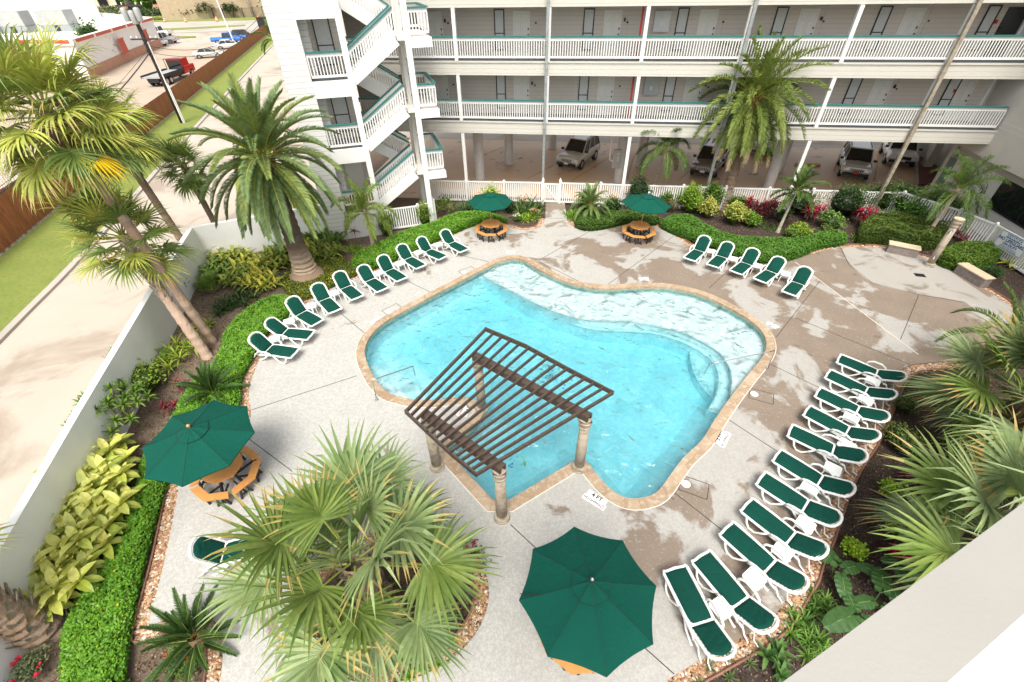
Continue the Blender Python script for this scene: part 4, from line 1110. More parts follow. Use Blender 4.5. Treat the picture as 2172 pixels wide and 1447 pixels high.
# small side tables
def side_table(loc, rz, label, group):
    t = thing('side_table', label, 'side table', loc, rz, group); b = MB()
    oc = [(0.21*sx*(1 if k else .8), 0.21*sy*(.8 if k else 1)) for sx, sy, k in ((1,1,1),(1,1,0),(-1,1,0),(-1,1,1),(-1,-1,1),(-1,-1,0),(1,-1,0),(1,-1,1))]
    b.prism([oc], 0.385, 0.41); b.build('table_top', 'white_resin', t, bev=0.008)
    for sx in (-1, 1):
        for sy in (-1, 1):
            b = MB(); b.tube([(sx*.15, sy*.15, .385), (sx*.17, sy*.17, .25), (sx*.205, sy*.205, 0.0)], 0.02, 6, rads=[.026, .02, .016]); b.build('leg', 'white_resin', t)
    return t
TL = [(582,719),(613,682),(660,649),(708,622),(803,579),(848,559),(889,535),(929,519)]
TR_ = [(1508,533),(1555,549),(1607,564),(1667,581)]
TS = [(1851,809),(1836,849),(1805,887),(1795,944),(1766,995),(1718,1035),(1708,1113),(1660,1170),(1600,1227),(1530,1290)]
tp = None
for L_, an, nm, gp in ((TL, 0.5, 'from the near end of the left lounger row', 'white side tables in the left row'), (TR_, -0.5, 'from the left in the far right lounger row', 'white side tables in the far right row'), (TS, 0.3, 'from the far end of the right lounger row', 'white side tables in the right row')):
    for i, p in enumerate(L_):
        lb = ORD[i]+' small white plastic side table '+nm; l_ = G(p[0], p[1], .41); l_.z = DECKH-0.012; rz = an+rnd.uniform(-.2, .2)
        if L_ is TS: rz = math.atan2(LS[i][0][1]-LS[i][1][1], 1)*0+ [-0.0,-.05,-.1,-.1,-.15,-.2,-.25,-.35,-.45,-.6][i]*-1+0.0; rz = math.atan2((G(*LS[i][0])-G(*LS[i][1])).y, (G(*LS[i][0])-G(*LS[i][1])).x)
        if tp is None: tp = side_table(l_, rz, lb, gp)
        else: dup(tp, l_, rz, lb, gp)
# ================================================================== PICNIC TABLES + UMBRELLAS
def picnic(loc, rz, label):
    t = thing('picnic_table', label, 'picnic table', loc, rz, 'octagonal picnic tables'); Rt = 0.56
    oc = [(Rt*math.cos(PI/8+k*PI/4), Rt*math.sin(PI/8+k*PI/4)) for k in range(8)]
    b = MB(); w = 0.135; y = -Rt
    while y < Rt*0.93:   # planks clipped to the octagon
        y0, y1 = y+0.006, min(y+w, Rt*.924)-0.0
        def hx(yy): yy = abs(yy); a = Rt*math.cos(PI/8); s_ = Rt*math.sin(PI/8); return a if yy <= s_ else a-(yy-s_)
        y0 = max(y0, -Rt*.924)
        if y1-y0 > 0.02: b.prism([[(-hx(y0), y0), (hx(y0), y0), (hx(y1), y1), (-hx(y1), y1)]], 0.72, 0.76)
        y += w
    b.build('table_top', 'orange_board', t)
    for k in range(4):
        a0 = k*PI/2+PI/8*0; b = MB()
        ri, ro = 0.70, 0.93
        aa = [k*PI/2+x for x in (R(3.5), PI/4, PI/2-R(3.5))]
        cs = [(math.cos(x), math.sin(x)) for x in aa]
        b.prism([[(ri*c[0]*f, ri*c[1]*f) for c, f in zip(cs, (1, 1, 1))] + [(ro*c[0], ro*c[1]) for c in reversed(cs)]], 0.43, 0.47)
        b.build('bench', 'orange_board', t, bev=0.015)
        for x in (PI/8, 3*PI/8):
            b = MB(); a = k*PI/2+x; u = Vector((math.cos(a), math.sin(a), 0)); v = Vector((-u.y, u.x, 0)); r_ = 0.76
            b.bar(u*r_+v*.16+Vector((0, 0, .0)), u*r_+v*.05+Vector((0, 0, .42)), .05); b.bar(u*r_-v*.16, u*r_-v*.05+Vector((0, 0, .42)), .05); b.bar(u*r_+v*.12+Vector((0, 0, .13)), u*r_-v*.12+Vector((0, 0, .13)), .04)
            b.bar(u*r_+Vector((0, 0, .18)), u*.2+Vector((0, 0, .18)), .045)
            b.build('bench_leg', 'black_metal', t)
    for k in range(4):
        a = k*PI/2+PI/4; u = Vector((math.cos(a), math.sin(a), 0)); b = MB()
        b.bar(u*.42+Vector((0, 0, 0)), u*.18+Vector((0, 0, .71)), .06); b.bar(u*.1+Vector((0, 0, .69)), u*.48+Vector((0, 0, .69)), .05); b.build('leg', 'black_metal', t)
    return t
def umbrella(base, top, rz, label, dia, fin, rnk=0.1, pole_mat='light_timber'):
    # base: foot of the pole, top: hub point
    base = Vector(base); top = Vector(top); ax = (top-base); L_ = ax.length; q = Vector((0, 0, 1)).rotation_difference(ax.normalized())
    t = thing('patio_umbrella', label, 'umbrella', base, 0, 'green octagonal patio umbrellas'); t.rotation_mode = 'QUATERNION'; t.rotation_quaternion = q @ Matrix.Rotation(rz, 4, 'Z').to_quaternion()
    rad = dia/2; drop = 0.42*rad/1.2
    b = MB(); b.tube([(0, 0, 0), (0, 0, L_)], 0.022, 10); b.build('pole', pole_mat, t)
    b = MB(); NR = 12; seg = 7; idx = {}
    z0 = L_-0.03
    for k in range(8):
        a0, a1 = k*PI/4, (k+1)*PI/4
        for i in range(NR+1):
            rr_ = 0.11+(rad-0.11)*i/NR; zz = z0-drop*(rr_/rad)**1.12
            for j in range(seg+1):
                f = j/seg; p0 = Vector((math.cos(a0), math.sin(a0))); p1 = Vector((math.cos(a1), math.sin(a1))); p = p0.lerp(p1, f)*rr_
                sc_ = 4*f*(1-f); p = p*(1-0.035*sc_*(rr_/rad)**4); zs_ = zz-0.03*sc_*(rr_/rad)
                idx[k, i, j] = len(b.v); b.v.append((p.x, p.y, zs_))
        for i in range(NR):
            for j in range(seg): b.face((idx[k, i, j], idx[k, i+1, j], idx[k, i+1, j+1], idx[k, i, j+1]))
    # short hem
    for k in range(8):
        for j in range(seg):
            p = b.v[idx[k, NR, j]]; q_ = b.v[idx[k, NR, j+1]]; b.quad(p, (p[0]*.995, p[1]*.995, p[2]-.035), (q_[0]*.995, q_[1]*.995, q_[2]-.035), q_)
    cn = b.build('canopy', 'umbrella_cloth', t)
    b = MB(); vr = 0.34*rad/1.2
    for k in range(8):
        a0, a1, am = k*PI/4+PI/16*0, (k+1)*PI/4, (k+.5)*PI/4
        zo = z0-drop*(vr/rad)**1.12+0.03
        P0 = (0.03*math.cos(a0), 0.03*math.sin(a0), z0+0.06); Q0 = (0.03*math.cos(a1), 0.03*math.sin(a1), z0+0.06)
        A = (vr*math.cos(a0), vr*math.sin(a0), zo); B_ = (vr*math.cos(a1), vr*math.sin(a1), zo); Mo = (vr*.93*math.cos(am), vr*.93*math.sin(am), zo-0.02); Mi = (0.12*math.cos(am), 0.12*math.sin(am), z0+0.0)
        b.quad(P0, A, Mo, Mi); b.quad(Mi, Mo, B_, Q0); b.tri(P0, Mi, Q0)
    b.build('vent_cap', 'umbrella_cloth', cn)
    b = MB()
    for k in range(8):
        a = k*PI/4; ca, sa = math.cos(a), math.sin(a); zf = lambda r_: z0-drop*(r_/rad)**1.12+.004
        b.tube([(r_*ca, r_*sa, zf(r_)) for r_ in (vr, rad*.5, rad*.75, rad*.99)], .006, 4)
        a2 = (k+1)*PI/4; am = (k+.5)*PI/4; zo = z0-drop*(vr/rad)**1.12+0.03
        b.tube([(vr*ca, vr*sa, zo), (vr*.93*math.cos(am), vr*.93*math.sin(am), zo-.018), (vr*math.cos(a2), vr*math.sin(a2), zo)], .008, 4)
        b.tube([(.04*ca, .04*sa, z0+.055), (vr*.5*ca, vr*.5*sa, (z0+.06+zo)/2+.006), (vr*ca, vr*sa, zo+.004)], .007, 4)
    b.build('seam', 'seam_green', cn)
    b = MB(); b.lathe([(0.02, 0.0), (0.028, 0.03), (0.045, 0.06), (0.045, 0.085), (0.025, 0.115), (0.0, 0.125)], 14, (0, 0, z0+0.05), caps=False); b.build('finial', fin, t, smooth=True)
    for k in range(8):
        a = k*PI/4; b = MB(); b.bar((0.05*math.cos(a), .05*math.sin(a), z0-.05), ((rad-.03)*math.cos(a), (rad-.03)*math.sin(a), z0-drop-.025), .018, .02); b.bar((0.03*math.cos(a), .03*math.sin(a), z0-.55), (rad*.5*math.cos(a), rad*.5*math.sin(a), z0-drop*.48-.03), .014, .016); b.build('rib', pole_mat, t)
    b = MB(); a = R(175); rr_ = rad*.98
    b.tube([(rr_*math.cos(a), rr_*math.sin(a), z0-drop+.0), (rr_*.9*math.cos(a+.03), rr_*.9*math.sin(a+.03), z0-drop*.86+.012), (rr_*.72*math.cos(a+.1), rr_*.72*math.sin(a+.1), z0-drop*.66+.012)], 0.008, 5); b.build('tie_strap', 'black_metal', cn)
    return t
for (tx, ty), (hx_, hy_), dia, rz, fin, lt, lu in (
    ((1041.5,474), (1040,414), 2.42, R(0), 'light_timber', 'orange octagonal picnic table left of the concrete walk', 'small looking green umbrella over the picnic table left of the garden gate'),
    ((1357,478), (1371,414), 2.55, R(-10), 'white_resin', 'orange octagonal picnic table right of the concrete walk', 'slightly tilted green umbrella over the picnic table right of the garden gate'),
    ((474,1014), (403,908), 2.72, R(10), 'light_timber', 'orange octagonal picnic table half hidden under the left umbrella', 'green umbrella with timber finial over the left planting strip'),
    ((1241,1362), (1255,1234), 2.72, R(5), 'steel', 'orange octagonal picnic table almost covered by the nearest umbrella', 'largest nearest green umbrella with grey metal finial at the bottom of the photo')):
    tb = G(tx, ty, 0.76) if ty < 1300 else None
    hub = G(hx_, hy_, 2.62)
    if ty < 600: hub = Vector((tb.x+(.16 if tx > 1200 else .0), tb.y-(.02 if tx > 1200 else .0), 2.45))
    if ty > 1300: tb = Vector((hub.x-0.06, hub.y-0.01, 0))
    tb.z = DECKH-.012
    if ty == 1014: tb = Vector((hub.x-0.05, hub.y+0.15, tb.z))
    picnic(tb, R(22.5)+rz, lt); umbrella((tb.x, tb.y, tb.z), hub, rz, lu, dia, fin)

# ================================================================== PERGOLA
cA = Vector((-1.06, 10.29, 0)); cB = Vector((1.91, 7.9, 0)); cC = Vector((-0.36, 6.38, 0)); cD = Vector((-2.30, 8.02, 0))
def column(c, h, label, name='pergola_column', group='stone columns carrying the pergola'):
    t = thing(name, label, 'column', (c.x, c.y, DECKH-.012), 0, group)
    b = MB(); b.lathe([(0.225, 0), (0.225, .05), (.19, .06), (.205, .10), (.205, .13), (.165, .15), (.165, .18)], 28); b.build('base', 'col_stone', t, smooth=False)
    b = MB(); b.lathe([(0.145, .18), (0.15, h*.4), (0.135, h-.34)], 28); b.build('shaft', 'col_stone', t, smooth=True)
    b = MB(); b.lathe([(.135, h-.34), (.165, h-.32), (.165, h-.29), (.14, h-.28), (.145, h-.20), (.18, h-.16), (.185, h-.10), (.165, h-.08), (.17, h)], 28); b.build('capital', 'col_stone', t)
    return t
m, nt, p = newmat('col_stone')
c_ = coords(nt); nt.links.new(mixc(nt, ramp(nt, noise(nt, c_, 5, 6.0), .45, .7), (0.40, 0.34, 0.26), (0.24, 0.19, 0.135)), p.inputs['Base Color']); p.inputs['Roughness'].default_value = .85
nt.links.new(bump(nt, noise(nt, c_, 60, 5.0, .7), .5, .01), p.inputs['Normal'])
HC = 2.22
column(cC, HC, 'nearest stone column of the pergola at the front pool corner'); column(cB, HC, 'stone column of the pergola at the right pool corner')
column(cA, HC, 'far stone column of the pergola standing on the deck point in the pool'); column(cD, HC, 'stone pergola column mostly hidden behind the palm fronds')
pg = thing('pergola', 'dark brown slatted pergola roof over the corner of the pool', 'pergola', (0, 0, HC))
def at(p, z=0.0): return Vector((p.x, p.y, z))
def ext(a, c, e): d = (c-a).normalized(); return a-d*e, c+d*e
for a, c in ((cA, cB), (cD, cC)):
    p, q = ext(a, c, 0.12); d = (q-p).normalized(); nn = Vector((-d.y, d.x, 0))
    for s_ in (-1, 1):
        b = MB(); b.bar(at(p, .10)+nn*.09*s_, at(q, .10)+nn*.09*s_, .05, .19); b.build('beam', 'brown_timber', pg)
    b = MB(); b.bar(at(p, .205), at(q, .205), .2, .02); b.build('beam_cap', 'brown_timber', pg)
zt = 0.33
TP = [G(1030, 697, HC+zt), G(1115, 733, HC+zt), G(1210, 785, HC+zt), G(1300, 832, HC+zt)]; BP = [G(860, 872, HC+zt), G(908, 917, HC+zt), G(957, 962, HC+zt), G(1010, 1005, HC+zt)]
for v in TP+BP: v.z = 0
def along(P_, t): 
    k = min(int(t*3), 2); f = t*3-k; return P_[k].lerp(P_[k+1], f)
NRAF = 15
for i in range(NRAF):
    t = i/(NRAF-1); a = along(TP, t); c = along(BP, t)
    b = MB(); w_ = .04 if 0 < i < NRAF-1 else .06; b.bar(at(a, .30), at(c, .30), w_, .10); b.build('rafter', 'brown_timber', pg)
for P_ in (TP, BP):
    b = MB()
    for k in range(3): 
        d = (P_[k+1]-P_[k]).normalized()*.02; b.bar(at(P_[k]-d, .30), at(P_[k+1]+d, .30), .045, .15)
    b.build('edge_board', 'brown_timber', pg)
for c in (cC, cB):
    b = MB(); b.box((c.x-.16, c.y-.16, .0), (c.x+.16, c.y+.16, .012)); b.build('cap_plate', 'brown_timber', pg)

# shower column, benches
sc_ = column(Vector(G2(1970, 564)+(0,)), 2.36, 'freestanding stone shower column on the far right of the deck', 'shower_column', None)

b = MB(); b.lathe([(0.145, 2.36), (.20, 2.37), (.205, 2.42), (.0, 2.43)], 28, caps=False); b.build('cap', 'bench_cap', sc_)
tw = (Vector((0, 0, 0))-Vector((sc_.location.x, sc_.location.y, 0))).normalized()
for z in (.55, 1.85):
    b = MB(); b.tube([tw*.14+Vector((0, 0, z)), tw*.28+Vector((0, 0, z+.02)), tw*.34+Vector((0, 0, z-.08))], .022, 8); b.obox(tw*.15+Vector((0, 0, z)), .03, .10, .10, tw); b.build('shower_head', 'steel', sc_)
def sbench(a, c, label):
    a = Vector(G2(*a)+(0,)); c = Vector(G2(*c)+(0,)); L_ = (c-a).length; d = (c-a).normalized()
    t = thing('stone_bench', label, 'bench', (a.x, a.y, DECKH-.012), math.atan2(d.y, d.x), 'low stone benches by the shower')
    b = MB(); b.box((0, 0, -.1), (L_, .42, .42)); b.build('base', 'bench_stone', t)
    b = MB(); b.box((-.04, -.04, .422), (L_+.04, .46, .48)); b.build('cap', 'bench_cap', t, bev=.012)
sbench((1878, 536), (1941, 549), 'low stone bench left of the shower column'); sbench((2021, 578), (2076, 611), 'low stone bench right of the shower column')

# handrails
def hrail(pts, label):
    p = [G(px, py, z) for px, py, z in pts]; t = p[0].copy()
    b = MB(); loc = Vector((p[0].x, p[0].y, p[0].z)); q = [v-loc for v in p]
    out = [q[0]]
    for i in range(1, len(q)-1):
        for s_ in (0.85, 1.0, ) : out.append(q[i-1].lerp(q[i], s_) if s_ < 1 else q[i])
        out.append(q[i].lerp(q[i+1], .12))
    out.append(q[-1]); b.tube(out, .021, 10); b.build('rail_tube', 'steel', th := thing('pool_handrail', label, 'handrail', loc, 0, 'steel handrails over the pool steps'), smooth=True)
    b = MB(); b.lathe([(.05, 0), (.05, .02), (.025, .03)], 14); b.build('base_flange', 'steel', th)
hrail([(799,849,.03),(790,806,.86),(876,777,.55),(881,797,-.3)], 'steel handrail at the round left end of the pool')
hrail([(1628,783,.03),(1643,744,.88),(1505,772,.55),(1493,795,-.4)], 'steel handrail over the curved steps on the right side of the pool')
# depth marker tiles
def marker(px, py, ang, big, lb, sc_=1.15, small='NO DIVING'):
    c = G(px, py, DECKH-.012); t = thing('depth_marker', lb, 'depth marker', c, ang, 'depth marker tiles by the pool'); I = Matrix.Identity(4)
    b = MB(); b.box((-.26*sc_, .0, 0), (.26*sc_, .16*sc_, .006)); b.box((-.30*sc_, -.15*sc_, 0), (.30*sc_, -.001, .006)); b.build('tile', 'plate_white', t)
    textmesh(big, .15*sc_, 'ink', Matrix.Translation((0, .08*sc_, .007)), parent=t, bold=.006)
    textmesh(small, .085*sc_, 'ink', Matrix.Translation((-.06*sc_, -.075*sc_, .007)), parent=t, bold=.002)
    b = MB(); 
    pts = [(.22*sc_+.045*sc_*math.cos(a), -.075*sc_+.045*sc_*math.sin(a), .009) for a in [2*PI*k/16 for k in range(17)]]
    b.tube(pts, .006*sc_, 4); b.bar(pts[2], pts[10], .01*sc_, .004); b.build('no_diving_symbol', 'ink_red', t)
marker(1263, 1060, R(-38), '4 FT', 'white tile marker reading 4 FT no diving at the near pool lobe')
marker(1532, 930, R(52), '3 FT', 'white tile marker reading 3 FT no diving by the right pool edge')
marker(986, 868, R(-110), '5 FT', 'white tile marker reading 5 FT under the pergola slats')
marker(1638, 690, R(130), '3 FT', 'white tile marker at the far right curve of the pool', .8)
marker(1366, 592, R(180), '3 FT', 'white tile marker at the wavy far edge of the pool', .8)
marker(1083, 535, R(180), '5 FT', 'white tile marker at the far pointed end of the pool', .8)
marker(797, 680, R(-130), '5 FT', 'white tile marker beside the round left end of the pool', .8)
# ================================================================== FOREGROUND LEDGE
z = 10.35
o1, o2 = G(1640, 1462, z), G(2230, 1022, z); i1 = G(1960, 1459, z); 
e = (o2-o1).normalized(); 
pl0 = o1-e*2.5; pl1 = o1+e*3.2
nn = Vector((e.y, -e.x, 0)); wd = abs((G(2076, 1388, z)-o1).dot(nn))
t = thing('balcony_parapet', 'out of focus beige parapet of the balcony in the bottom right corner', 'parapet', (0, 0, 0))
b = MB(); b.prism([[tuple(pl0[:2]), tuple((pl0+nn*wd)[:2]), tuple((pl1+nn*wd)[:2]), tuple(pl1[:2])]], z-.9, z)
b.build('coping', 'ledge', t, bev=.03)
b = MB(); q0 = pl0+nn*(wd+.004); q1 = pl1+nn*(wd+.004); b.prism([[tuple(q0[:2]), tuple((q0+nn*1.2)[:2]), tuple((q1+nn*1.2)[:2]), tuple(q1[:2])]], z-1.1, z-.05)
b.build('inner_wall', 'white_paint', t)

# ================================================================== CARS
def car(name, label, cat, loc, ang, paint, kind='suv', L=4.5, W=1.84, H=1.68, group=None, belt=1.0, hood=None, grille='black_metal', slots=False, plate='plate_white', lights=True):
    t = thing(name, label, cat, loc, ang, group)   # +x is forward, origin at the centre on the ground
    hl = L/2; w = W/2; hood = hood or belt-.02
    if kind == 'pickup': st = [(-hl, .55, .93), (-hl+.03, .45, belt+.06), (-.55, .35, belt+.06), (-.5, .35, belt), (.9, .35, belt), (hl-.25, .38, hood), (hl-.05, .45, hood-.12), (hl, .5, hood-.35)]
    elif kind == 'sedan': st = [(-hl, .5, .75), (-hl+.08, .4, .92), (-hl+.9, .32, .95), (0, .30, .92), (hl-1.35, .32, .88), (hl-.35, .34, .76), (hl-.05, .4, .66), (hl, .45, .55)]
    else: st = [(-hl, .55, .85), (-hl+.06, .42, belt+.02), (-hl+.6, .36, belt+.02), (0, .33, belt), (hl-1.25, .34, hood), (hl-.35, .36, hood-.05), (hl-.08, .42, hood-.14), (hl, .48, hood-.38)]
    def ring(x, zb, zt, k):
        e = .93 if k in (0, len(st)-1) else 1.0; ww = w*e
        return [(x, -ww*.90, zb), (x, -ww, zb+.18), (x, -ww*1.0, zt-.22), (x, -ww*.95, zt-.06), (x, -ww*.82, zt), (x, 0, zt+.03), (x, ww*.82, zt), (x, ww*.95, zt-.06), (x, ww, zt-.22), (x, ww, zb+.18), (x, ww*.90, zb)]
    b = MB(); n = 11
    for k, (x, zb, zt) in enumerate(st): b.v += ring(x, zb, zt, k)
    for k in range(len(st)-1):
        for j in range(n): j2 = (j+1) % n; b.face((k*n+j, (k+1)*n+j, (k+1)*n+j2, k*n+j2))
    b.face(tuple(range(n))); m_ = (len(st)-1)*n; b.face(tuple(m_+j for j in reversed(range(n))))
    body = b.build('body', paint, t)
    # cabin: glass shell + painted roof
    if kind == 'pickup': c0, c1, r0, r1 = -.5, 1.35, -.35, .75
    elif kind == 'sedan': c0, c1, r0, r1 = -hl+.75, hl-1.25, -hl+1.35, .35
    else: c0, c1, r0, r1 = -hl+.1, hl-1.2, -hl+.35, hl-1.95
    zb = (belt if kind != 'sedan' else .92)-.03
    def shell(x0, x1, z, ww): return [(x0, -ww, z), (x1, -ww*.94, z), (x1, ww*.94, z), (x0, ww, z)]
    g = MB(); A = shell(c0, c1, zb, w*.90); B_ = shell(r0, r1, H-.06, w*.76); g.v = A+B_
    for f in ((0, 1, 5, 4), (1, 2, 6, 5), (2, 3, 7, 6), (3, 0, 4, 7), (4, 5, 6, 7)): g.face(f)
    cab = g.build('windows', 'black_glass', t)
    p = MB(); rf = [(r0-.03, -w*.77), (r1+.03, -w*.75), (r1+.03, w*.75), (r0-.03, w*.77)]; p.prism([rf], H-.07, H)
    p.build('roof', paint, t, bev=.03)
    for s_ in (-1, 1):
        p = MB(); p.bar((c1, s_*w*.86, zb), (r1, s_*w*.745, H-.05), .06, .05); p.build('pillar', paint, t)
        p = MB(); p.bar((c0, s_*w*.905, zb), (r0, s_*w*.765, H-.05), .09, .05); p.build('pillar', paint, t)
        for f in ((.33, .66) if kind == 'suv' else (.5,)):
            xx = c0+(c1-c0)*f; xr = r0+(r1-r0)*f; p = MB(); p.bar((xx, s_*w*.905, zb), (xr, s_*w*.765, H-.05), .07, .04); p.build('pillar', paint, t)
    if kind == 'suv':
        for s_ in (-1, 1):
            p = MB(); p.bar((r0+.15, s_*w*.68, H+.04), (r1-.1, s_*w*.66, H+.04), .03, .03); p.build('roof_rail', 'black_metal', t)
    if kind == 'pickup':
        p = MB(); p.box((-hl+.1, -w*.78, belt+.062), (-.6, w*.78, belt+.075)); p.build('cargo_bed', 'black_metal', t)
    wr = .36 if kind != 'sedan' else .32; wx = L*.295
    for sx in (-1, 1):
        for s_ in (-1, 1):
            M4 = Matrix.Translation((sx*wx, s_*(w-.10), wr)) @ Matrix.Rotation(-s_*PI/2, 4, 'X')
            a = MB(); a.lathe([(wr+.07, .04), (wr+.07, .095), (wr-.05, .095)], 20); ao = a.build('wheel_arch', 'black_metal', t, M4=M4)
            a = MB(); a.lathe([(wr*.62, -.12), (wr, -.10), (wr, .10), (wr*.62, .115)], 20); wo = a.build('wheel', 'tyre', t, M4=M4)
            a = MB(); a.lathe([(0, .118), (.05, .125), (.07, .118), (wr*.6, .12)], 12, caps=False); a.build('rim', 'rim', wo, M4=M4)
    if lights:
        for s_ in (-1, 1):
            p = MB(); p.obox((hl-.10, s_*w*.72, hood-.24), .10, .34, .17, (1, s_*-.15, 0)); p.build('headlight', 'lamp_clear', t)
            p = MB(); p.box((-hl-.01, s_*w*.78-.1, .85), (-hl+.06, s_*w*.78+.1, 1.1 if kind != 'sedan' else .95)); p.build('taillight', 'lamp_red', t)
            p = MB(); p.obox((c1-.15, s_*(w+.08), zb+.1), .14, .2, .14); p.build('side_mirror', 'black_metal', t)
        p = MB(); p.obox((hl-.02, 0, hood-.27), .08, w*.95, .2); gr = p.build('grille', 'car_cream' if slots else grille, t)
        if slots:
            p = MB()
            for k in range(7): p.obox((hl+.022, -.33+.11*k, hood-.27), .02, .06, .16)
            p.build('grille_slot', 'black_metal', gr)
        p = MB(); p.obox((hl-.02, 0, .47), .12, w*1.7, .16); p.build('bumper', 'black_metal', t)
        p = MB(); p.obox((hl+.05, 0, .56), .02, .32, .14); p.build('licence_plate', plate, t)
    return t
gz = GZ+.02
def carpx(a, c, *args, frac=.5, **kw):  # a: pixel of front axle ground centre, c: rear axle ground centre
    A = G(*a, gz); C = G(*c, gz); d = A-C; m_ = A.lerp(C, frac); return m_, math.atan2(d.y, d.x)
pk = 'cars parked in the garage under the building'
dA = S(0, -1)-S(0, 0)
def gcar(px, py, dang, **k):   # px,py: ground point below the front bumper centre
    p = G(px, py, gz); an = math.atan2(dA.y, dA.x)+R(dang); L = k.get('L', 4.5); c = p-Vector((math.cos(an), math.sin(an), 0))*(L/2-.1)
    return c, an
c, an = gcar(1201, 362, -24, L=4.2); car('parked_suv', 'boxy white off-road wagon with slotted grille in the garage left of the electric panel', 'car', c, an, 'car_cream', L=4.2, W=1.75, H=1.75, group=pk, belt=1.05, slots=True)
c, an = gcar(1486, 380, -24, L=4.4); car('parked_suv', 'pewter grey off-road wagon in the garage left of the tall palm trunk', 'car', c, an, 'car_pewter', L=4.4, W=1.75, H=1.70, group=pk, belt=1.02, slots=True)
c, an = gcar(1610, 335, -24, L=4.4); car('parked_suv', 'white car deeper in the garage behind the fronds of the tall palm', 'car', c, an, 'car_white', L=4.4, W=1.8, H=1.5, group=pk)
c, an = gcar(1807, 384, -21, L=4.4); car('parked_suv', 'pale rounded crossover with red front plate in the garage right of the tall palm', 'car', c, an, 'car_cream', L=4.4, W=1.78, H=1.66, group=pk, slots=True, plate='lamp_red')
c, an = gcar(1905, 357, -20, L=4.5); car('parked_suv', 'white crossover with black trim in the last garage bay beside the tiled walk', 'car', c, an, 'car_white', L=4.5, W=1.85, H=1.68, group=pk)
lt = 'vehicles in the parking lot beyond the cedar fence'
def lot(px, py, dirpx, **k):
    p = G(px, py, gz); q = G(*dirpx, gz); d = q-p; return p, math.atan2(d.y, d.x)
def ldir(a): d = FD; n = Vector((d.y, -d.x, 0)); v = n*math.cos(R(a))+d*math.sin(R(a)); return math.atan2(v.y, v.x)
car('sedan', 'white sedan parked nose to the cedar fence in the parking lot', 'car', G(445, 122, gz), ldir(8), 'car_cream', 'sedan', 4.9, 1.9, 1.45, lt)
car('sedan', 'second white sedan just behind the first one by the light pole', 'car', G(487, 103, gz), ldir(8), 'car_white', 'sedan', 4.9, 1.9, 1.45, lt)
car('pickup_truck', 'blue pickup between the white sedan and the black car by the fence', 'truck', G(482, 92, gz), ldir(5), 'car_blue', 'pickup', 5.5, 1.95, 1.85, lt)
car('parked_car', 'blue hatchback parked behind the pickup by the fence', 'car', G(500, 85, gz), ldir(5), 'car_blue', 'sedan', 4.6, 1.85, 1.5, lt)
car('parked_suv', 'black wagon farthest along the cedar fence', 'car', G(520, 83, gz), ldir(5), 'car_black', 'suv', 4.7, 1.85, 1.7, lt)
car('pickup_truck', 'silver pickup parked at the corner of the white restaurant', 'truck', G(350, 92, gz), ldir(172), 'car_silver', 'pickup', 5.6, 2.0, 1.9, lt)
car('pickup_truck', 'older white pickup behind the silver one by the street', 'truck', G(342, 76, gz), ldir(160), 'car_white', 'pickup', 5.4, 1.95, 1.9, lt)
car('parked_car', 'white car nose hidden behind the brick corner of the restaurant', 'car', G(330, 98, gz), ldir(170), 'car_white', 'sedan', 4.7, 1.9, 1.45, lt)
# tow truck
p = G(368, 172, gz); tt = thing('tow_truck', 'red flatbed tow truck with black cab rear standing along the cedar fence', 'truck', p, math.atan2(FD.y, FD.x)-R(14), lt)
b = MB(); b.box((1.9, -1.05, .6), (4.6, 1.05, 1.5)); b.build('body', 'car_red', tt, bev=.08)
b = MB(); b.prism([[(1.7, -1.0), (3.6, -1.0), (3.6, 1.0), (1.7, 1.0)]], 1.5, 2.35); b.build('cab', 'car_red', tt, bev=.1)
b = MB(); b.box((1.66, -.92, 1.1), (1.699, .92, 2.2)); b.build('rear_window', 'black_glass', tt)
b = MB(); b.box((3.605, -.85, 1.6), (3.62, .85, 2.2)); b.build('windscreen', 'black_glass', tt)
b = MB(); b.box((-4.4, -1.15, 1.0), (1.5, 1.15, 1.15)); b.build('flatbed', 'hvac_grey', tt)
b = MB()
for s_ in (-1, 1):
    b.box((-4.4, s_*1.2-.05, 1.0), (1.5, s_*1.2+.05, 1.3))
    for k in range(22): b.box((-4.3+.26*k, s_*1.2-.055, 1.302), (-4.18+.26*k, s_*1.2+.055, 1.35))
b.build('bed_rail', 'black_metal', tt)
b = MB(); b.tube([(1.55, -1.1, 1.15), (1.55, -1.1, 2.4), (1.55, 1.1, 2.4), (1.55, 1.1, 1.15)], .05, 6); b.build('headache_rack', 'black_metal', tt)
b = MB(); b.box((-4.2, -.7, .5), (4.4, .7, .99)); b.build('chassis', 'black_metal', tt)
for x in (-3.0, -2.0, 3.5):
    for s_ in (-1, 1):
        a = MB(); M4 = Matrix.Translation((x, s_*.95, .48)) @ Matrix.Rotation(-s_*PI/2, 4, 'X'); a.lathe([(.28, -.14), (.48, -.12), (.48, .12), (.28, .13)], 18); wo = a.build('wheel', 'tyre', tt, M4=M4)
        a = MB(); a.lathe([(0, .135), (.27, .135)], 12, caps=False); a.build('rim', 'rim', wo, M4=M4)
for s_ in (-1, 1):
    b = MB(); b.box((4.58, s_*.75-.18, .85), (4.63, s_*.75+.18, 1.1)); b.build('headlight', 'lamp_clear', tt)

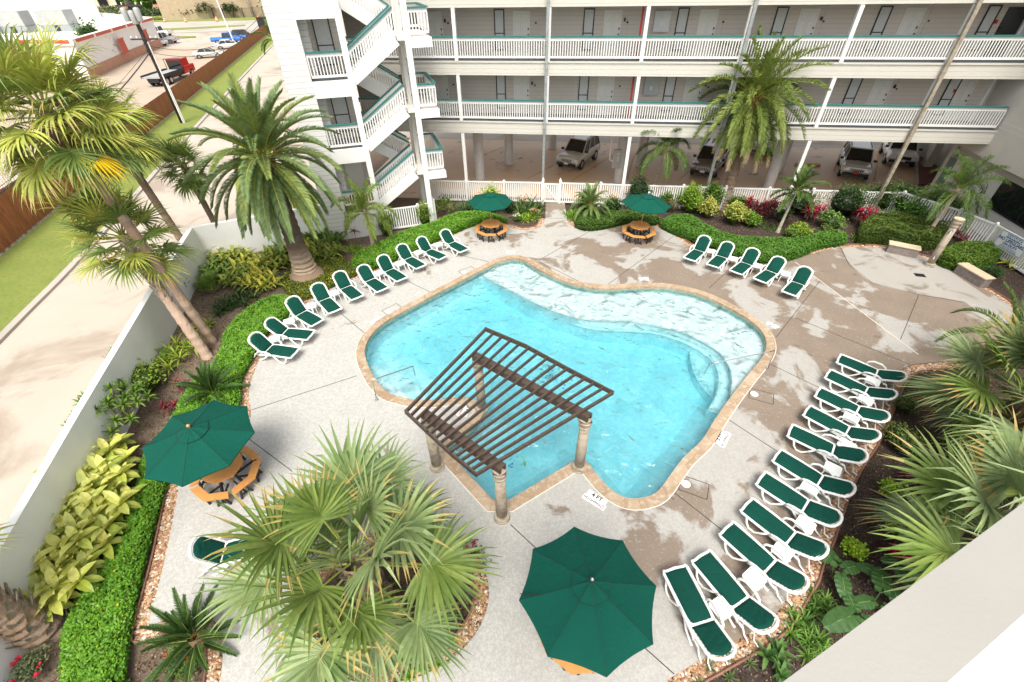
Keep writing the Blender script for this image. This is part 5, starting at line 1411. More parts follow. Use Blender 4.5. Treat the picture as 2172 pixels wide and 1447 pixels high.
# ================================================================== POLES AND WIRES
bp_ = G(388, 262, gz); tp_ = bp_+Vector((0, 0, 14.5))
up_ = thing('utility_pole', 'dark timber utility pole with transformers in front of the restaurant', 'utility pole', bp_)
b = MB(); b.tube([(0, 0, -.2), (-.25, .1, 14.5)], .2, 12, rads=[.2, .13]); b.build('pole', 'pole_timber', up_, smooth=True)
for z_, s_ in ((8.3, -1), (8.3, 1), (8.1, 0)):
    v = Vector((.55*s_, -.35, z_)); b = MB(); b.lathe([(.22, 0), (.24, .05), (.24, .85), (.2, .95), (.05, 1.0)], 14, v); b.build('transformer', 'hvac_grey', up_, smooth=True)
for z_ in (9.4, 7.0):
    b = MB(); b.bar((-1.2, -.16, z_), (1.2, -.16, z_), .1, .12); ca = b.build('cross_arm', 'pole_timber', up_)
    for x in (-1.1, -.6, .6, 1.1):
        b = MB(); b.lathe([(.04, .06), (.06, .1), (.03, .15), (.06, .2), (0, .25)], 8, (x, -.16, z_), caps=False); b.build('insulator', 'stucco', ca)
b = MB(); b.tube([(.16, -.1, 0), (.16, -.1, 4.5), (.14, -.1, 6.8)], .06, 8); b.tube([(.30, -.1, 0), (.30, -.1, 3.5)], .04, 8); b.build('riser_conduit', 'white_paint', up_)
b = MB()
for k in range(5): z_ = 5.8+.28*k; b.obox((.0, -.24, z_), .22+.06*(k % 2), .16, .2)
b.build('junction_box', 'black_metal', up_)
def wire(p, q, sag, label, r=.018):
    pts = []
    for k in range(17):
        t_ = k/16; v = p.lerp(q, t_); v.z -= sag*4*t_*(1-t_); pts.append(v-p)
    b = MB(); b.tube(pts, r, 5); tag(b.build('overhead_wire', 'black_metal', loc=p), label, 'wire', 'overhead wires')
hp = bp_+Vector((-.1, 0, 6.0))
wire(G(-60, 452, 2.9), hp, .6, 'thick sagging black cable running from the left edge up to the timber pole', .045)
wire(G(-60, 440, 3.2), hp+Vector((0, 0, .3)), .5, 'thin overhead cable above the near cedar fence', .015)
wire(hp, G(560, 40, 7.5), 1.5, 'lower overhead wire from the timber pole towards the far pole', .02)
wire(hp+Vector((0, 0, .5)), G(556, 30, 8.0), 1.4, 'upper overhead wire from the timber pole towards the far pole', .02)
b2 = G(585, 72, gz); b = MB(); b.tube([(0, 0, 0), (-.6, 0, 14)], .18, 10, rads=[.2, .13]); t = thing('utility_pole', 'far dark utility pole beside the end wing', 'utility pole', b2); b.build('pole', 'pole_timber', t)
b = MB(); b.bar((-1.4, 0, 11.5), (.8, 0, 11.5), .12, .12); b.build('cross_arm', 'pole_timber', t)
t = thing('light_pole', 'thin white lamp pole standing among the cars in the parking lot', 'light pole', G(499, 97, gz)); b = MB(); b.tube([(0, 0, 0), (-.9, 0, 11)], .12, 10, rads=[.14, .09]); b.build('pole', 'white_paint', t)
b = MB(); b.lathe([(.3, 0), (.3, .4)], 12, (0, 0, 0)); b.build('base', 'street', t); b = MB(); b.obox((-1.3, 0, 11), 1.0, .35, .15); b.build('lamp_head', 'white_paint', t)

# ================================================================== RESTAURANT AND STREET
c0 = Vector((-60.6, 80.5, 0)); c1 = Vector((-69.7, 109.9, 0)); c2 = G(150, 84, 4.65); c2.z = 0; c3 = G(35, 84, 4.65); c3.z = 0; c4 = G(-40, 102, 4.65); c4.z = 0
rs = thing('restaurant', 'white stucco restaurant with red roof trim and brick base behind the big palms', 'building', (0, 0, 0))
fp = [c1, G(262, 52, 4.65), c2, c3, c4]; fp = [Vector((v.x, v.y)) for v in fp]
back = [Vector((-150, 80)), Vector((-150, 135)), Vector((-95, 128))]
poly = [tuple(v) for v in fp+back]
b = MB(); b.prism([poly], -.1, 4.1); b.build('wall', 'stucco', rs)
b = MB(); lp = poly; op = offset(lp, -.0); 
ins = offset(lp, .35 if area(lp) < 0 else -.35); outp = offset(lp, -.25 if area(lp) < 0 else .25)
b.prism([outp, ins], 4.0, 4.68); b.build('parapet', 'stucco', rs)
def edge_band(mb, a, c, z0, z1, t0, out):
    d = (c-a).normalized(); n_ = Vector((-d.y, d.x, 0)) * out; mb.prism([[tuple((a+n_*t0)[:2]), tuple((c+n_*t0)[:2]), tuple((c+n_*(t0+.06))[:2]), tuple((a+n_*(t0+.06))[:2])]], z0, z1)
def v3(p): return Vector((p[0], p[1], 0))
cen_ = Vector((-100, 100, 0))
def outward(a, c): d = (c-a).normalized(); n_ = Vector((-d.y, d.x, 0)); return 1 if n_.dot((a+c)/2-cen_) > 0 else -1
for a, c in zip(fp[:-1], fp[1:]):
    a = v3(a); c = v3(c); L_ = (c-a).length; k = max(2, int(L_/6))
    for i in range(k):
        p_ = a.lerp(c, (i+.04)/k); q_ = a.lerp(c, (i+.92)/k); b = MB(); edge_band(b, p_, q_, 4.25, 4.62, .26, outward(a, c)); b.build('red_trim', 'terracotta_trim', rs)
a, c = v3(fp[0]), v3(fp[1]); o_ = outward(a, c)
b = MB(); edge_band(b, v3(fp[0]), v3(fp[1]), -.1, 1.25, .02, o_); edge_band(b, v3(fp[1]), v3(fp[2]), -.1, 1.25, .02, outward(v3(fp[1]), v3(fp[2]))); b.build('brick_base', 'red_brick', rs)
def shut(px0, py0, w_, h_):
    # on the long side wall: find the point on the plane by its ground line
    a = c0; d = (c1-c0).normalized(); r_ = ray(px0, py0); n_ = Vector((d.y, -d.x, 0)); o = Vector((0, 0, CAMH)); t_ = ((a-o).dot(n_))/(r_.dot(n_)); p_ = o+r_*t_
    b = MB(); 
    for k in range(-2, 3): b.obox(p_+n_*.08+d*(k*w_/4.6), w_/5.6, .05, h_, d)
    so = b.build('shutter', 'terracotta_trim', rs)
    b = MB(); b.obox(p_+n_*.1+Vector((0, 0, h_/2)), w_*1.15, .1, .18, d); b.obox(p_+n_*.1-Vector((0, 0, h_/2)), w_*1.15, .1, .18, d); b.build('frame', 'terracotta_trim', so)
shut(260, 97, 2.6, 1.9); shut(309, 76, 2.6, 1.7)
b = MB(); b.prism([[(-92, 92), (-88, 122), (-150, 128), (-150, 92)]], 4.1, 7.8); b.build('upper_storey', 'stucco', rs)
for px, py, lb in ((38, 60, 'left grey rooftop air conditioner on the restaurant'), (130, 57, 'right grey rooftop air conditioner on the restaurant'), (-20, 62, 'air conditioner cut by the left edge on the restaurant roof')):
    q = G(px, py, 4.7); t = thing('rooftop_unit', lb, 'air conditioner', (q.x, q.y, 4.1), 0.1, 'rooftop air conditioners')
    b = MB(); b.box((-2.2, -1.3, .9), (2.2, 1.3, 2.9)); b.build('cabinet', 'hvac_grey', t, bev=.04)
    b = MB(); b.box((-.3, -1.32, 1.1), (1.0, -1.304, 2.7)); b.box((1.15, -1.32, 1.1), (2.1, -1.304, 2.7)); b.build('grille_panel', 'hvac_panel', t)
    b = MB(); b.box((-2.3, -1.3, 0), (-.2, 1.3, .89)); b.box((.6, -1.3, 0), (2.3, 1.3, .89)); b.build('duct', 'galvanised', t)
# side yard beyond the fence: white picket railing, wall
t = thing('yard_railing', 'white metal railing in the yard behind the near cedar fence', 'railing', B(-4.5, 3)); b = MB()
o_ = B(-4.5, 3)
for k in range(60): p_ = B(-4.5, -4+.28*k)-o_; b.bar(p_, p_+Vector((0, 0, 1.5)), .05)
b.bar(B(-4.5, -4)-o_+Vector((0, 0, 1.5)), B(-4.5, 12.8)-o_+Vector((0, 0, 1.5)), .06); b.bar(B(-4.5, -4)-o_+Vector((0, 0, .2)), B(-4.5, 12.8)-o_+Vector((0, 0, .2)), .06); b.build('rail', 'white_paint', t)
t = thing('yard_building', 'white walled building with dark barred window at the far left edge', 'building', B(-12, 2), math.atan2(FD.y, FD.x)); b = MB(); b.box((-10, 0, -.1), (14, 8, 4.0)); b.build('wall', 'stucco', t)
b = MB(); b.box((-3, -.06, 1.2), (-.5, -.01, 2.8)); wo = b.build('window', 'black_glass', t); b = MB()
for k in range(9): b.box((-2.9+.29*k, -.1, 1.2), (-2.85+.29*k, -.061, 2.8))
b.build('window_bars', 'white_paint', wo)
# street, verges and the far side
z1 = GZ+.03
def bandY(name, mat, pts, z_): 
    b = MB(); b.poly([[G2(*p) for p in pts]], z_); return struct(b.build(name, mat))
bandY('street', 'street', [(300, 72), (620, 62), (620, 40), (280, 44)], z1+.01)
bandY('median', 'lawn', [(312, 62), (400, 58), (520, 52), (520, 55), (400, 62), (312, 66)], z1+.05)
bandY('verge', 'lawn', [(300, 47), (620, 41), (620, 26), (290, 32)], z1+.06)
bandY('verge', 'lawn', [(378, 77), (415, 76), (415, 79), (378, 81)], z1+.05)
q = G(455, 37, 0); dst = q.length
def facing(px, py): 
    v = G(px, py, 0); return v, math.atan2(-v.x, v.y)
v, an = facing(455, 39)
t = thing('brick_building', 'tan brick building across the street at the top of the photo', 'building', (v.x, v.y, 0), R(20))
b = MB(); b.box((-14, 0, -.1), (16, 14, 14)); b.build('wall', 'tan_brick', t)
v, an = facing(250, 28)
t = thing('motel', 'cream motel with blue awnings across the street behind the hedges', 'building', (v.x, v.y, 0), R(25)); b = MB(); b.box((-30, 0, -.1), (24, 14, 12)); b.build('wall', 'house_cream', t)
for k in range(9):
    x = -26+5.4*k; b = MB(); b.box((x, -.1, 2.2), (x+2.8, -.02, 4.4)); w_ = b.build('window', 'black_glass', t)
    b = MB(); b.box((x-.2, -.9, 4.4), (x+3.0, -.02, 5.0)); b.build('awning', 'blue_awning', w_)
    b = MB(); b.box((x, -.12, 1.0), (x+2.8, -.02, 2.1)); b.build('panel', 'red_brick', w_)
t = thing('iron_fence', 'black iron fence in front of the tan brick building', 'fence', G(400, 41, 0)); b = MB(); a = G(392, 41, 0); c = G(560, 36, 0); o_ = a.copy(); t.location = a
for k in range(9): p_ = a.lerp(c, k/8)-o_; b.bar(p_, p_+Vector((0, 0, 2.6)), .16)
for k in range(80): p_ = a.lerp(c, k/79)-o_; b.bar(p_, p_+Vector((0, 0, 2.4)), .05)
b.bar(Vector((0, 0, 2.4)), c-o_+Vector((0, 0, 2.4)), .07); b.build('bars', 'black_metal', t)
for i, (px, py) in enumerate(((351, 47), (395, 47), (461, 46), (550, 44))):
    bt_ = G(px, py, z1+.05); t = thing('traffic_barrel', ('leftmost orange traffic barrel on the far verge', 'orange traffic barrel left of the blue and white street sign post', 'orange traffic barrel in front of the tan brick building', 'rightmost orange traffic barrel by the far pole')[i], 'traffic barrel', bt_, 0, 'orange traffic barrels along the street')
    b = MB(); b.lathe([(.42, 0), (.42, .12), (.34, .14), (.30, 1.15), (.2, 1.2)], 14); b.build('drum', 'barrel_orange', t)
    for z_ in (.45, .85): b = MB(); b.lathe([(.345-.03*z_, z_-.09), (.34-.03*z_, z_+.09)], 14); b.build('reflective_band', 'plate_white', t)
bs = G(381, 30, 0); t = thing('street_sign_board', 'grey and blue roadside sign board leaning beyond the street', 'sign', bs, R(35)); b = MB(); b.box((-2.6, -.1, 1.6), (2.6, .1, 4.2)); b.build('board', 'grey_box', t); b = MB(); b.box((-2.2, -.14, 2.8), (2.2, -.101, 3.9)); b.build('face', 'sign_blue', t); b = MB(); b.box((-2.2, -.08, -.1), (-2.0, .08, 1.6)); b.box((2.0, -.08, -.1), (2.2, .08, 1.6)); b.build('stand', 'black_metal', t)
t = thing('dumpster', 'black bin at the end of the far cedar fence', 'bin', B(-1.2, 118.5)); b = MB(); b.box((-1.5, -1, 0), (1.5, 1, 2.6)); b.box((-1.6, -1.1, 2.6), (1.6, 1.1, 2.75)); b.build('body', 'black_metal', t, bev=.05)
# ================================================================== VEGETATION
UP = Vector((0, 0, 1))
def leafstrip(b, pts, widths, side, fold=0.25, nrm=UP):
    # folded leaf ribbon through pts; side vector gives the width direction
    n = len(pts); base = len(b.v)
    for i in range(n):
        w = widths[i]; p = pts[i]; d = (pts[min(i+1, n-1)]-pts[max(i-1, 0)])
        s = side - d*(side.dot(d)/max(1e-9, d.dot(d)))
        s = s.normalized() if s.length > 1e-6 else side
        u = s.cross(d).normalized() if d.length > 1e-9 else nrm
        if u.z < 0: u = -u
        b.v.append(tuple(p+s*w+u*w*fold)); b.v.append(tuple(p)); b.v.append(tuple(p-s*w+u*w*fold))
    for i in range(n-1):
        a = base+3*i
        b.face((a, a+1, a+4, a+3)); b.face((a+1, a+2, a+5, a+4))
def mix3(a, c, t): return tuple(a[i]*(1-t)+c[i]*t for i in range(3))
def fan_frond(b, o, d, pet, L, nseg=34, cols=((.16,.24,.04),(.26,.33,.07)), droop=.5, tipc=None, spread=R(115), pw=.022, width=.028, petc=None):
    # costapalmate frond: petiole from o along d, then a fan of split segments
    d = d.normalized(); h = Vector((d.x, d.y, 0)); h = h.normalized() if h.length > .05 else Vector((rnd.uniform(-1, 1), rnd.uniform(-1, 1), 0)).normalized()
    pts = []; v = d.copy(); p = Vector(o); st = pet/6
    for k in range(7):
        pts.append(p.copy()); v = (v+Vector((0, 0, -.05*droop))).normalized(); p = p+v*st
    b.col = petc or mix3(cols[1], (.35, .36, .06), .4)
    b.tube(pts, pw, 5, rads=[pw*1.6]+[pw]*6, caps=False)
    H = pts[-1]; f = v; side = f.cross(UP); side = side.normalized() if side.length > .1 else Vector((-h.y, h.x, 0)); nr = side.cross(f).normalized()
    tilt = rnd.uniform(-.25, .25); side = (side+nr*tilt).normalized(); nr = side.cross(f).normalized()
    for i in range(nseg):
        t = -1+2*(i+.5)/nseg; a = t*spread; base = mix3(cols[0], cols[1], rnd.random()); b.col = vary(base, .12)
        dirv = f*math.cos(a)+side*math.sin(a); dirv = (dirv+nr*(.18+.12*(i % 2))*(1-.3*abs(t))).normalized()
        Ls = L*(1.0-.32*abs(t)**2)*rnd.uniform(.9, 1.05); hb = H+f*(L*.16*(1-abs(t)))
        q = hb.copy(); g = dirv.copy(); P = []; n = 6; dr = droop*rnd.uniform(.4, 1.9); brk = rnd.random() < .14; bk = rnd.choice((3, 4))
        for k in range(n+1):
            P.append(q.copy()); tt = k/n; g = (g+Vector((0, 0, -1))*(dr*.34*tt**1.3+(.9 if brk and k == bk else 0))).normalized(); q = q+g*(Ls/n)
        s = side*math.cos(a)-f*math.sin(a); W_ = width*L/.9
        if tipc and rnd.random() < .5:
            cut = 4; leafstrip(b, P[:cut+1], [W_*.35, W_*.95, W_*1.05, W_*.85, W_*.6][:cut+1], s, .35); b.col = tipc; leafstrip(b, P[cut:], [W_*.6, W_*.28, W_*.03][:n+1-cut], s, .35)
        else: leafstrip(b, P, [W_*.35, W_*.95, W_*1.05, W_*.85, W_*.6, W_*.3, W_*.03], s, .35)
def pin_frond(b, o, d, L, n=46, ll=.42, lw=.014, cols=((.08,.15,.03),(.17,.26,.06)), droop=1.0, plume=.1, rach=(.30,.30,.06), vee=.35, ang=R(52), droopl=.4, twist=0.0, tipc=None):
    d = Vector(d).normalized(); p = Vector(o); v = d.copy(); st = L/14; R_ = []
    for k in range(15):
        R_.append((p.copy(), v.copy())); v = (v+Vector((0, 0, -1))*droop*.055*(1+k*.12)).normalized(); p = p+v*st
    b.col = rach; b.tube([r[0] for r in R_], .02, 4, rads=[.028*L/3*(1-.9*k/14)+.003 for k in range(15)], caps=False)
    side0 = d.cross(UP); side0 = side0.normalized() if side0.length > .1 else Vector((1, 0, 0))
    for i in range(n):
        t = .10+.90*(i+.5)/n; x = t*14; k = min(13, int(x)); fr = x-k; q = R_[k][0].lerp(R_[k+1][0], fr); dv = R_[k][1]
        side = (side0-dv*side0.dot(dv)).normalized(); nr = side.cross(dv).normalized(); nr = nr if nr.z >= -.2 else -nr
        prof = min(1, (t-.03)*5)*(1-max(0, t-.55)/.45*.55); l_ = ll*prof
        for sg in (-1, 1):
            aa = ang*(1-.45*t)+rnd.uniform(-.06, .06); g = (dv*math.cos(aa)+side*sg*math.sin(aa)+nr*(vee+rnd.uniform(-plume, plume))).normalized()
            b.col = vary(mix3(cols[0], cols[1], rnd.random()), .12)
            if tipc and t > .82: b.col = tipc
            m_ = q+g*l_*.55; g2 = (g+Vector((0, 0, -droopl))).normalized(); e = m_+g2*l_*.45
            leafstrip(b, [q, m_, e], [lw*.8, lw, lw*.08], dv, .3)
def crown_dirs(n, e0, e1, seed=0, pw=1.0):
    r_ = random.Random(seed); out = []
    for i in range(n):
        t = (i+.5)/n; az = i*2.39996+r_.uniform(-.2, .2); el = e0+(e1-e0)*t**pw; out.append((Vector((math.cos(az)*math.cos(el), math.sin(az)*math.cos(el), math.sin(el))), t))
    return out
def trunk(parent, pts, rads, cols, mat='bark', n=14, boots=0, boot_from=.5, bootc=(.34,.28,.2), name='trunk', rough=.08, blen=.22):
    b = MB(); P = [Vector(p) for p in pts]; seg = []
    K = 40
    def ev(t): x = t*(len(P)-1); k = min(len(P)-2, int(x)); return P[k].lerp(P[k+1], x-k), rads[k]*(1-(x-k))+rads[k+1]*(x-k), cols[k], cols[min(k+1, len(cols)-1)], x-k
    rr_ = random.Random(9); prev = None
    for i in range(K+1):
        p, r, c0_, c1_, fr = ev(i/K); base = len(b.v)
        for j in range(n):
            a = 2*PI*j/n; rj = r*(1+rough*(rr_.random()-.5)+(.05 if i % 2 else -.03)); b.v.append((p.x+rj*math.cos(a), p.y+rj*math.sin(a), p.z))
        if prev is not None:
            b.col = vary(mix3(c0_, c1_, fr), .12)
            for j in range(n): j2 = (j+1) % n; b.face((prev+j, prev+j2, base+j2, base+j))
        prev = base
    for k in range(boots):
        t = boot_from+(1-boot_from)*k/boots; p, r, _, _, _ = ev(min(.999, t)); a = k*2.39996; u = Vector((math.cos(a), math.sin(a), 0)); s = Vector((-u.y, u.x, 0)); b.col = vary(bootc, .3)
        o = p+u*r*.85; w = .075; e1 = o+u*blen*.45+UP*blen*.75; 
        leafstrip(b, [o-UP*.05, o+u*blen*.25+UP*blen*.35, e1], [w, w*.8, w*rr_.uniform(.25, .6)], s, -.4)
    return b.build(name, mat, parent, smooth=False, attr=True)
FAN = ((.12,.19,.035), (.25,.33,.085)); FANY = ((.29,.34,.05), (.50,.52,.12)); FANB = ((.19,.27,.11), (.37,.44,.21))
def fan_palm(name, label, base, top, tr_r, nf, L, pet, cols, seed, e0=R(80), e1=R(-45), droop=.5, nseg=30, boots=0, cols_t=((.36,.26,.18), (.30,.22,.15)), bfrom=.6, tipc=(.42,.33,.12), skirt=0, bootc=(.34,.28,.2), group='fan palms', special=None, mid=None, width=.028, separate=False, blen=.22):
    rnd.seed(seed); base = Vector(base); t = thing(name, label, 'palm tree', base, 0, group); tp = Vector(top)-base
    pts = [Vector((0, 0, -.1))] + ([Vector(mid)-base] if mid is not None else []) + [tp]
    if mid is None: pts = [Vector((0, 0, -.1)), tp*.33, tp*.66, tp]
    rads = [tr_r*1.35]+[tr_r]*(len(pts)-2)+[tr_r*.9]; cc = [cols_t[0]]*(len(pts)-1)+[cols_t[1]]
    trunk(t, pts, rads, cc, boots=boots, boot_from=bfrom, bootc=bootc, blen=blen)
    b = MB(); dirs = crown_dirs(nf, e0, e1, seed)
    for i, (d, tt) in enumerate(dirs):
        c = cols if not isinstance(cols, list) else cols[i % len(cols)]
        if separate: b = MB()
        fan_frond(b, tp+d*tr_r*.6+Vector((0, 0, -.35*tt)), d, pet*rnd.uniform(.65, 1.18), L*rnd.uniform(.82, 1.12), nseg, c, droop*(.8+.5*tt), tipc if rnd.random() < .5 else None, width=width)
        if separate: b.build('frond', 'leaf', t, attr=True)
    if not separate: b.build('crown', 'leaf', t, attr=True)
    if special:
        for (d, c, l_) in special:
            b = MB(); fan_frond(b, tp+Vector(d).normalized()*tr_r, Vector(d), pet*1.1, L*l_, 20, c, .2, None, spread=R(32), width=width); b.build('yellow_frond', 'leaf', t, attr=True)
    if skirt:
        b = MB()
        for k in range(skirt):
            a = rnd.uniform(0, 2*PI); u = Vector((math.cos(a), math.sin(a), 0)); z_ = rnd.uniform(-.7, .1); b.col = vary((.22, .15, .085), .3); o = tp+u*tr_r+UP*z_
            leafstrip(b, [o, o+u*.12-UP*.22, o+u*.13-UP*.5], [.012, .016, .004], Vector((-u.y, u.x, 0)))
        b.build('dead_skirt', 'leaf', t, attr=True)
    return t
BR = ((.19,.13,.09), (.30,.2,.13))
fan_palm('fan_palm', 'tallest fan palm with huge shaggy crown and one bright yellow frond at the left', (-12.13,14.26,GZ), (-13.0,14.1,8.5), .15, 42, 1.3, 1.05, [FANY, FAN, FANY], 21, R(75), R(-38), 1.3, 34, cols_t=((.36,.25,.18),(.42,.31,.24)), skirt=500, boots=14, bfrom=.9,
    special=[((.9,-.55,-.75), ((.62,.40,.008),(.74,.55,.02)), 1.1), ((1.0,-.1,-.35), ((.40,.42,.08),(.52,.50,.14)), 1.0)])
fan_palm('fan_palm', 'second tall fan palm crown just right of the yellow frond', (-15.64,20.11,GZ), (-16.5,20.1,6.5), .16, 38, 1.15, .85, [FANY, FAN], 22, R(75), R(-38), 1.15, 32, cols_t=((.24,.17,.125),(.22,.15,.10)), skirt=400, boots=46, bfrom=.72, bootc=(.30,.21,.14))
fan_palm('fan_palm', 'short leaning fan palm with ragged pale trunk nearest the planting edge at left', (-11.84,13.31,GZ), (-13.45,14.6,4.5), .15, 28, 1.15, 1.0, [FANY, FAN], 23, R(70), R(-40), .6, 30, cols_t=((.42,.30,.22),(.36,.29,.23)), boots=80, bfrom=.42, bootc=(.48,.42,.36), mid=(-12.9,14.15,2.6), tipc=(.50,.34,.06), blen=.2)
fan_palm('fan_palm', 'slender dark fan palm against the white garden wall left of the big date palm', (-15.49,22.56,GZ), (-15.75,22.5,4.3), .14, 30, .85, .6, FAN, 24, R(75), R(-60), .7, 24, cols_t=((.17,.12,.09),(.15,.11,.08)), boots=20, bfrom=.8)
fan_palm('fan_palm', 'large grey green fan palm in the round gravel island in the foreground', (-3.25,4.25,GZ), (-3.35,4.35,2.15), .30, 25, 1.32, 1.3, [((.14,.22,.07),(.30,.38,.16)), FAN, ((.17,.25,.09),(.34,.42,.19))], 25, R(76), R(-30), .7, 34, boots=110, bfrom=.05, bootc=(.36,.31,.25), separate=True, width=.033, tipc=(.46,.36,.12), blen=.3)
fan_palm('fan_palm', 'big windblown fan palm on the right edge behind the last lounger', (13.9,8.1,GZ), (13.9,8.1,2.5), .26, 34, 1.45, 1.2, [FANB, FAN], 26, R(75), R(-45), .55, 38, boots=50, bfrom=.2, separate=True, width=.033, tipc=(.44,.33,.12), skirt=250)
fan_palm('fan_palm', 'lower right fan palm half hidden by the beige parapet', (10.4,4.3,GZ), (10.4,4.3,2.4), .26, 30, 1.45, 1.15, [FANB, FANB, FAN], 27, R(75), R(-40), .5, 38, boots=40, bfrom=.2, separate=True, width=.033, tipc=(.44,.33,.12))
fan_palm('fan_palm', 'fan palm at the left edge with thick booted trunk in the bottom left corner', (-10.8,3.85,GZ), (-11.1,3.8,3.9), .31, 18, .8, .6, FANY, 28, R(70), R(-30), .5, 32, boots=150, bfrom=.0, bootc=(.40,.34,.28), separate=True, blen=.36)
def date_palm(name, label, base, top, nf, L, ll, cols, seed, rads, tcols, droop=1.0, n=60, lw=.015, e1=R(-55), rach=(.36,.34,.06), group='feather palms', rootball=False, cat='palm tree', dates=False, plume=.1, vee=.35, droopl=.4, boots=0, bootc=(.3,.22,.15), tipc=None, pts=None, e0=R(82), pw=1.0):
    rnd.seed(seed); base = Vector(base); t = thing(name, label, cat, base, 0, group); tp = Vector(top)-base
    P = pts or [Vector((0, 0, -.1)), tp*.12, tp*.33, tp*.66, tp]
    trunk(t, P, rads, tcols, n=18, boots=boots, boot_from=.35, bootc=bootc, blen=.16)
    b = MB()
    for i, (d, tt) in enumerate(crown_dirs(nf, e0, e1, seed, pw)):
        pin_frond(b, tp+d*rads[-1]*.7-UP*.3*tt, d, L*rnd.uniform(.85, 1.08)*(.85 if tt < .15 else 1), n, ll, lw, cols if not (isinstance(cols, list)) else cols[i % len(cols)], droop*(.55+.9*tt if tt < .75 else 1.1), plume, rach, vee, droopl=droopl, tipc=tipc if tt > .8 else None)
    b.build('crown', 'leaf', t, attr=True)
    if rootball:
        b = MB(); b.col = (.34, .235, .16); b.lathe([(1.0, -.12), (.92, .05), (.75, .25), (.62, .4), (.5, .45)], 26); b.build('root_mass', 'bark', t, attr=True, smooth=True)
    if dates:
        b = MB()
        for k in range(60):
            b.col = vary((.55, .25, .03), .2); v = Vector((rnd.gauss(0, .1), rnd.gauss(0, .1)-.3, rnd.gauss(-.25, .12))); b.obox(tp+v, .035, .035, .06)
        b.build('fruit_cluster', 'leaf', t, attr=True)['kind'] = 'stuff'
    return t
DP = [((.13,.20,.07), (.25,.34,.14)), ((.16,.23,.06), (.34,.40,.12)), ((.10,.17,.055), (.21,.30,.11))]
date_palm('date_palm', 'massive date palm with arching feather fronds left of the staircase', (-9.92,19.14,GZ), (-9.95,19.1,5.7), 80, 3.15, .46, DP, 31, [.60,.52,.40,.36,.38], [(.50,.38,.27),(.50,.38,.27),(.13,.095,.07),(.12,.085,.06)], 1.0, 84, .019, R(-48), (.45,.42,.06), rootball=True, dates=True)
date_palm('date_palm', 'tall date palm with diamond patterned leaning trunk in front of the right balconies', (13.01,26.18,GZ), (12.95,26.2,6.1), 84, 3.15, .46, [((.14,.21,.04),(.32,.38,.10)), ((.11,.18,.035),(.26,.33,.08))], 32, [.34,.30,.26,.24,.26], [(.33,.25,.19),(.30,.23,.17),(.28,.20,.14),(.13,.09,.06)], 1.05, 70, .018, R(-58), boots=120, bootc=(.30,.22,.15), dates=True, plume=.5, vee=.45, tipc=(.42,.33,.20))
QC = [((.05,.10,.02), (.14,.23,.05))]
date_palm('feather_palm', 'slender drooping feather palm behind the right patio umbrella', (9.07,28.21,GZ), (9.2,27.3,3.3), 18, 2.0, .5, QC, 33, [.12,.10,.08,.07,.07], [(.36,.30,.22)]*4, 1.4, 80, .0105, R(-15), droopl=1.3, plume=.55)
date_palm('feather_palm', 'staked young feather palm in front of the staircase', (-7.38,22.18,GZ), (-7.4,22.1,2.1), 14, 1.85, .48, [((.13,.21,.03),(.30,.38,.08))], 34, [.14,.11,.09,.08,.08], [(.40,.33,.25)]*4, 1.6, 84, .0105, R(0), droopl=1.4, plume=.55)
date_palm('feather_palm', 'stocky feather palm with pale smooth trunk above the right hedge', (14.8,22.94,GZ), (15.2,23.3,2.2), 15, 1.45, .34, QC, 35, [.13,.09,.07,.06,.06], [(.40,.36,.28)]*4, 1.1, 60, .016, R(-10), droopl=.7, plume=.4)
date_palm('feather_palm', 'wispy feather palm by the beige wing near the right corner', (21.82,21.54,GZ), (22.3,21.8,2.7), 16, 2.1, .52, QC, 36, [.12,.11,.09,.08,.08], [(.42,.33,.25)]*4, 1.4, 80, .0105, R(-5), droopl=1.2, plume=.55)
date_palm('pygmy_palm', 'round pygmy date palm right of the garden gate', (4.7,25.0,GZ), (4.7,25.0,.9), 40, 1.35, .22, [((.09,.17,.04),(.20,.30,.09))], 37, [.1,.1,.1,.1,.1], [(.2,.15,.1)]*4, 1.5, 44, .011, R(-25))
date_palm('feather_palm', 'dark feather palm leaning in behind the big right fan palm', (16.6,11.6,GZ), (16.6,11.6,1.9), 10, 1.9, .35, QC, 38, [.12,.1,.1,.1,.1], [(.2,.15,.1)]*4, 1.2, 50, .013, R(10))
SG = [((.035,.09,.02), (.08,.15,.035))]
date_palm('sago_palm', 'dark green sago palm in the hedge above the left umbrella', (-10.4,11.05,GZ), (-10.4,11.05,.35), 34, 1.1, .17, SG, 39, [.14,.14,.14,.13,.12], [(.2,.13,.08)]*4, .6, 56, .009, R(8), (.2,.25,.05), cat='sago palm', group='sago palms', vee=.5)
date_palm('sago_palm', 'larger dark sago palm at the bottom of the left hedge', (-7.05,3.55,GZ), (-7.05,3.55,.4), 30, 1.05, .15, SG, 40, [.14,.14,.14,.13,.12], [(.3,.2,.12)]*4, .5, 60, .008, R(5), (.35,.38,.10), cat='sago palm', group='sago palms', vee=.5)
date_palm('banana_plant', 'tattered banana palm between the end wing and the far cedar fence', tuple(G(600,150,GZ)), tuple(G(600,150,GZ)+Vector((0,0,4))), 12, 3.0, .5, QC, 41, [.2,.2,.18,.18,.18], [(.2,.2,.08)]*4, 1.2, 26, .09, R(-20))

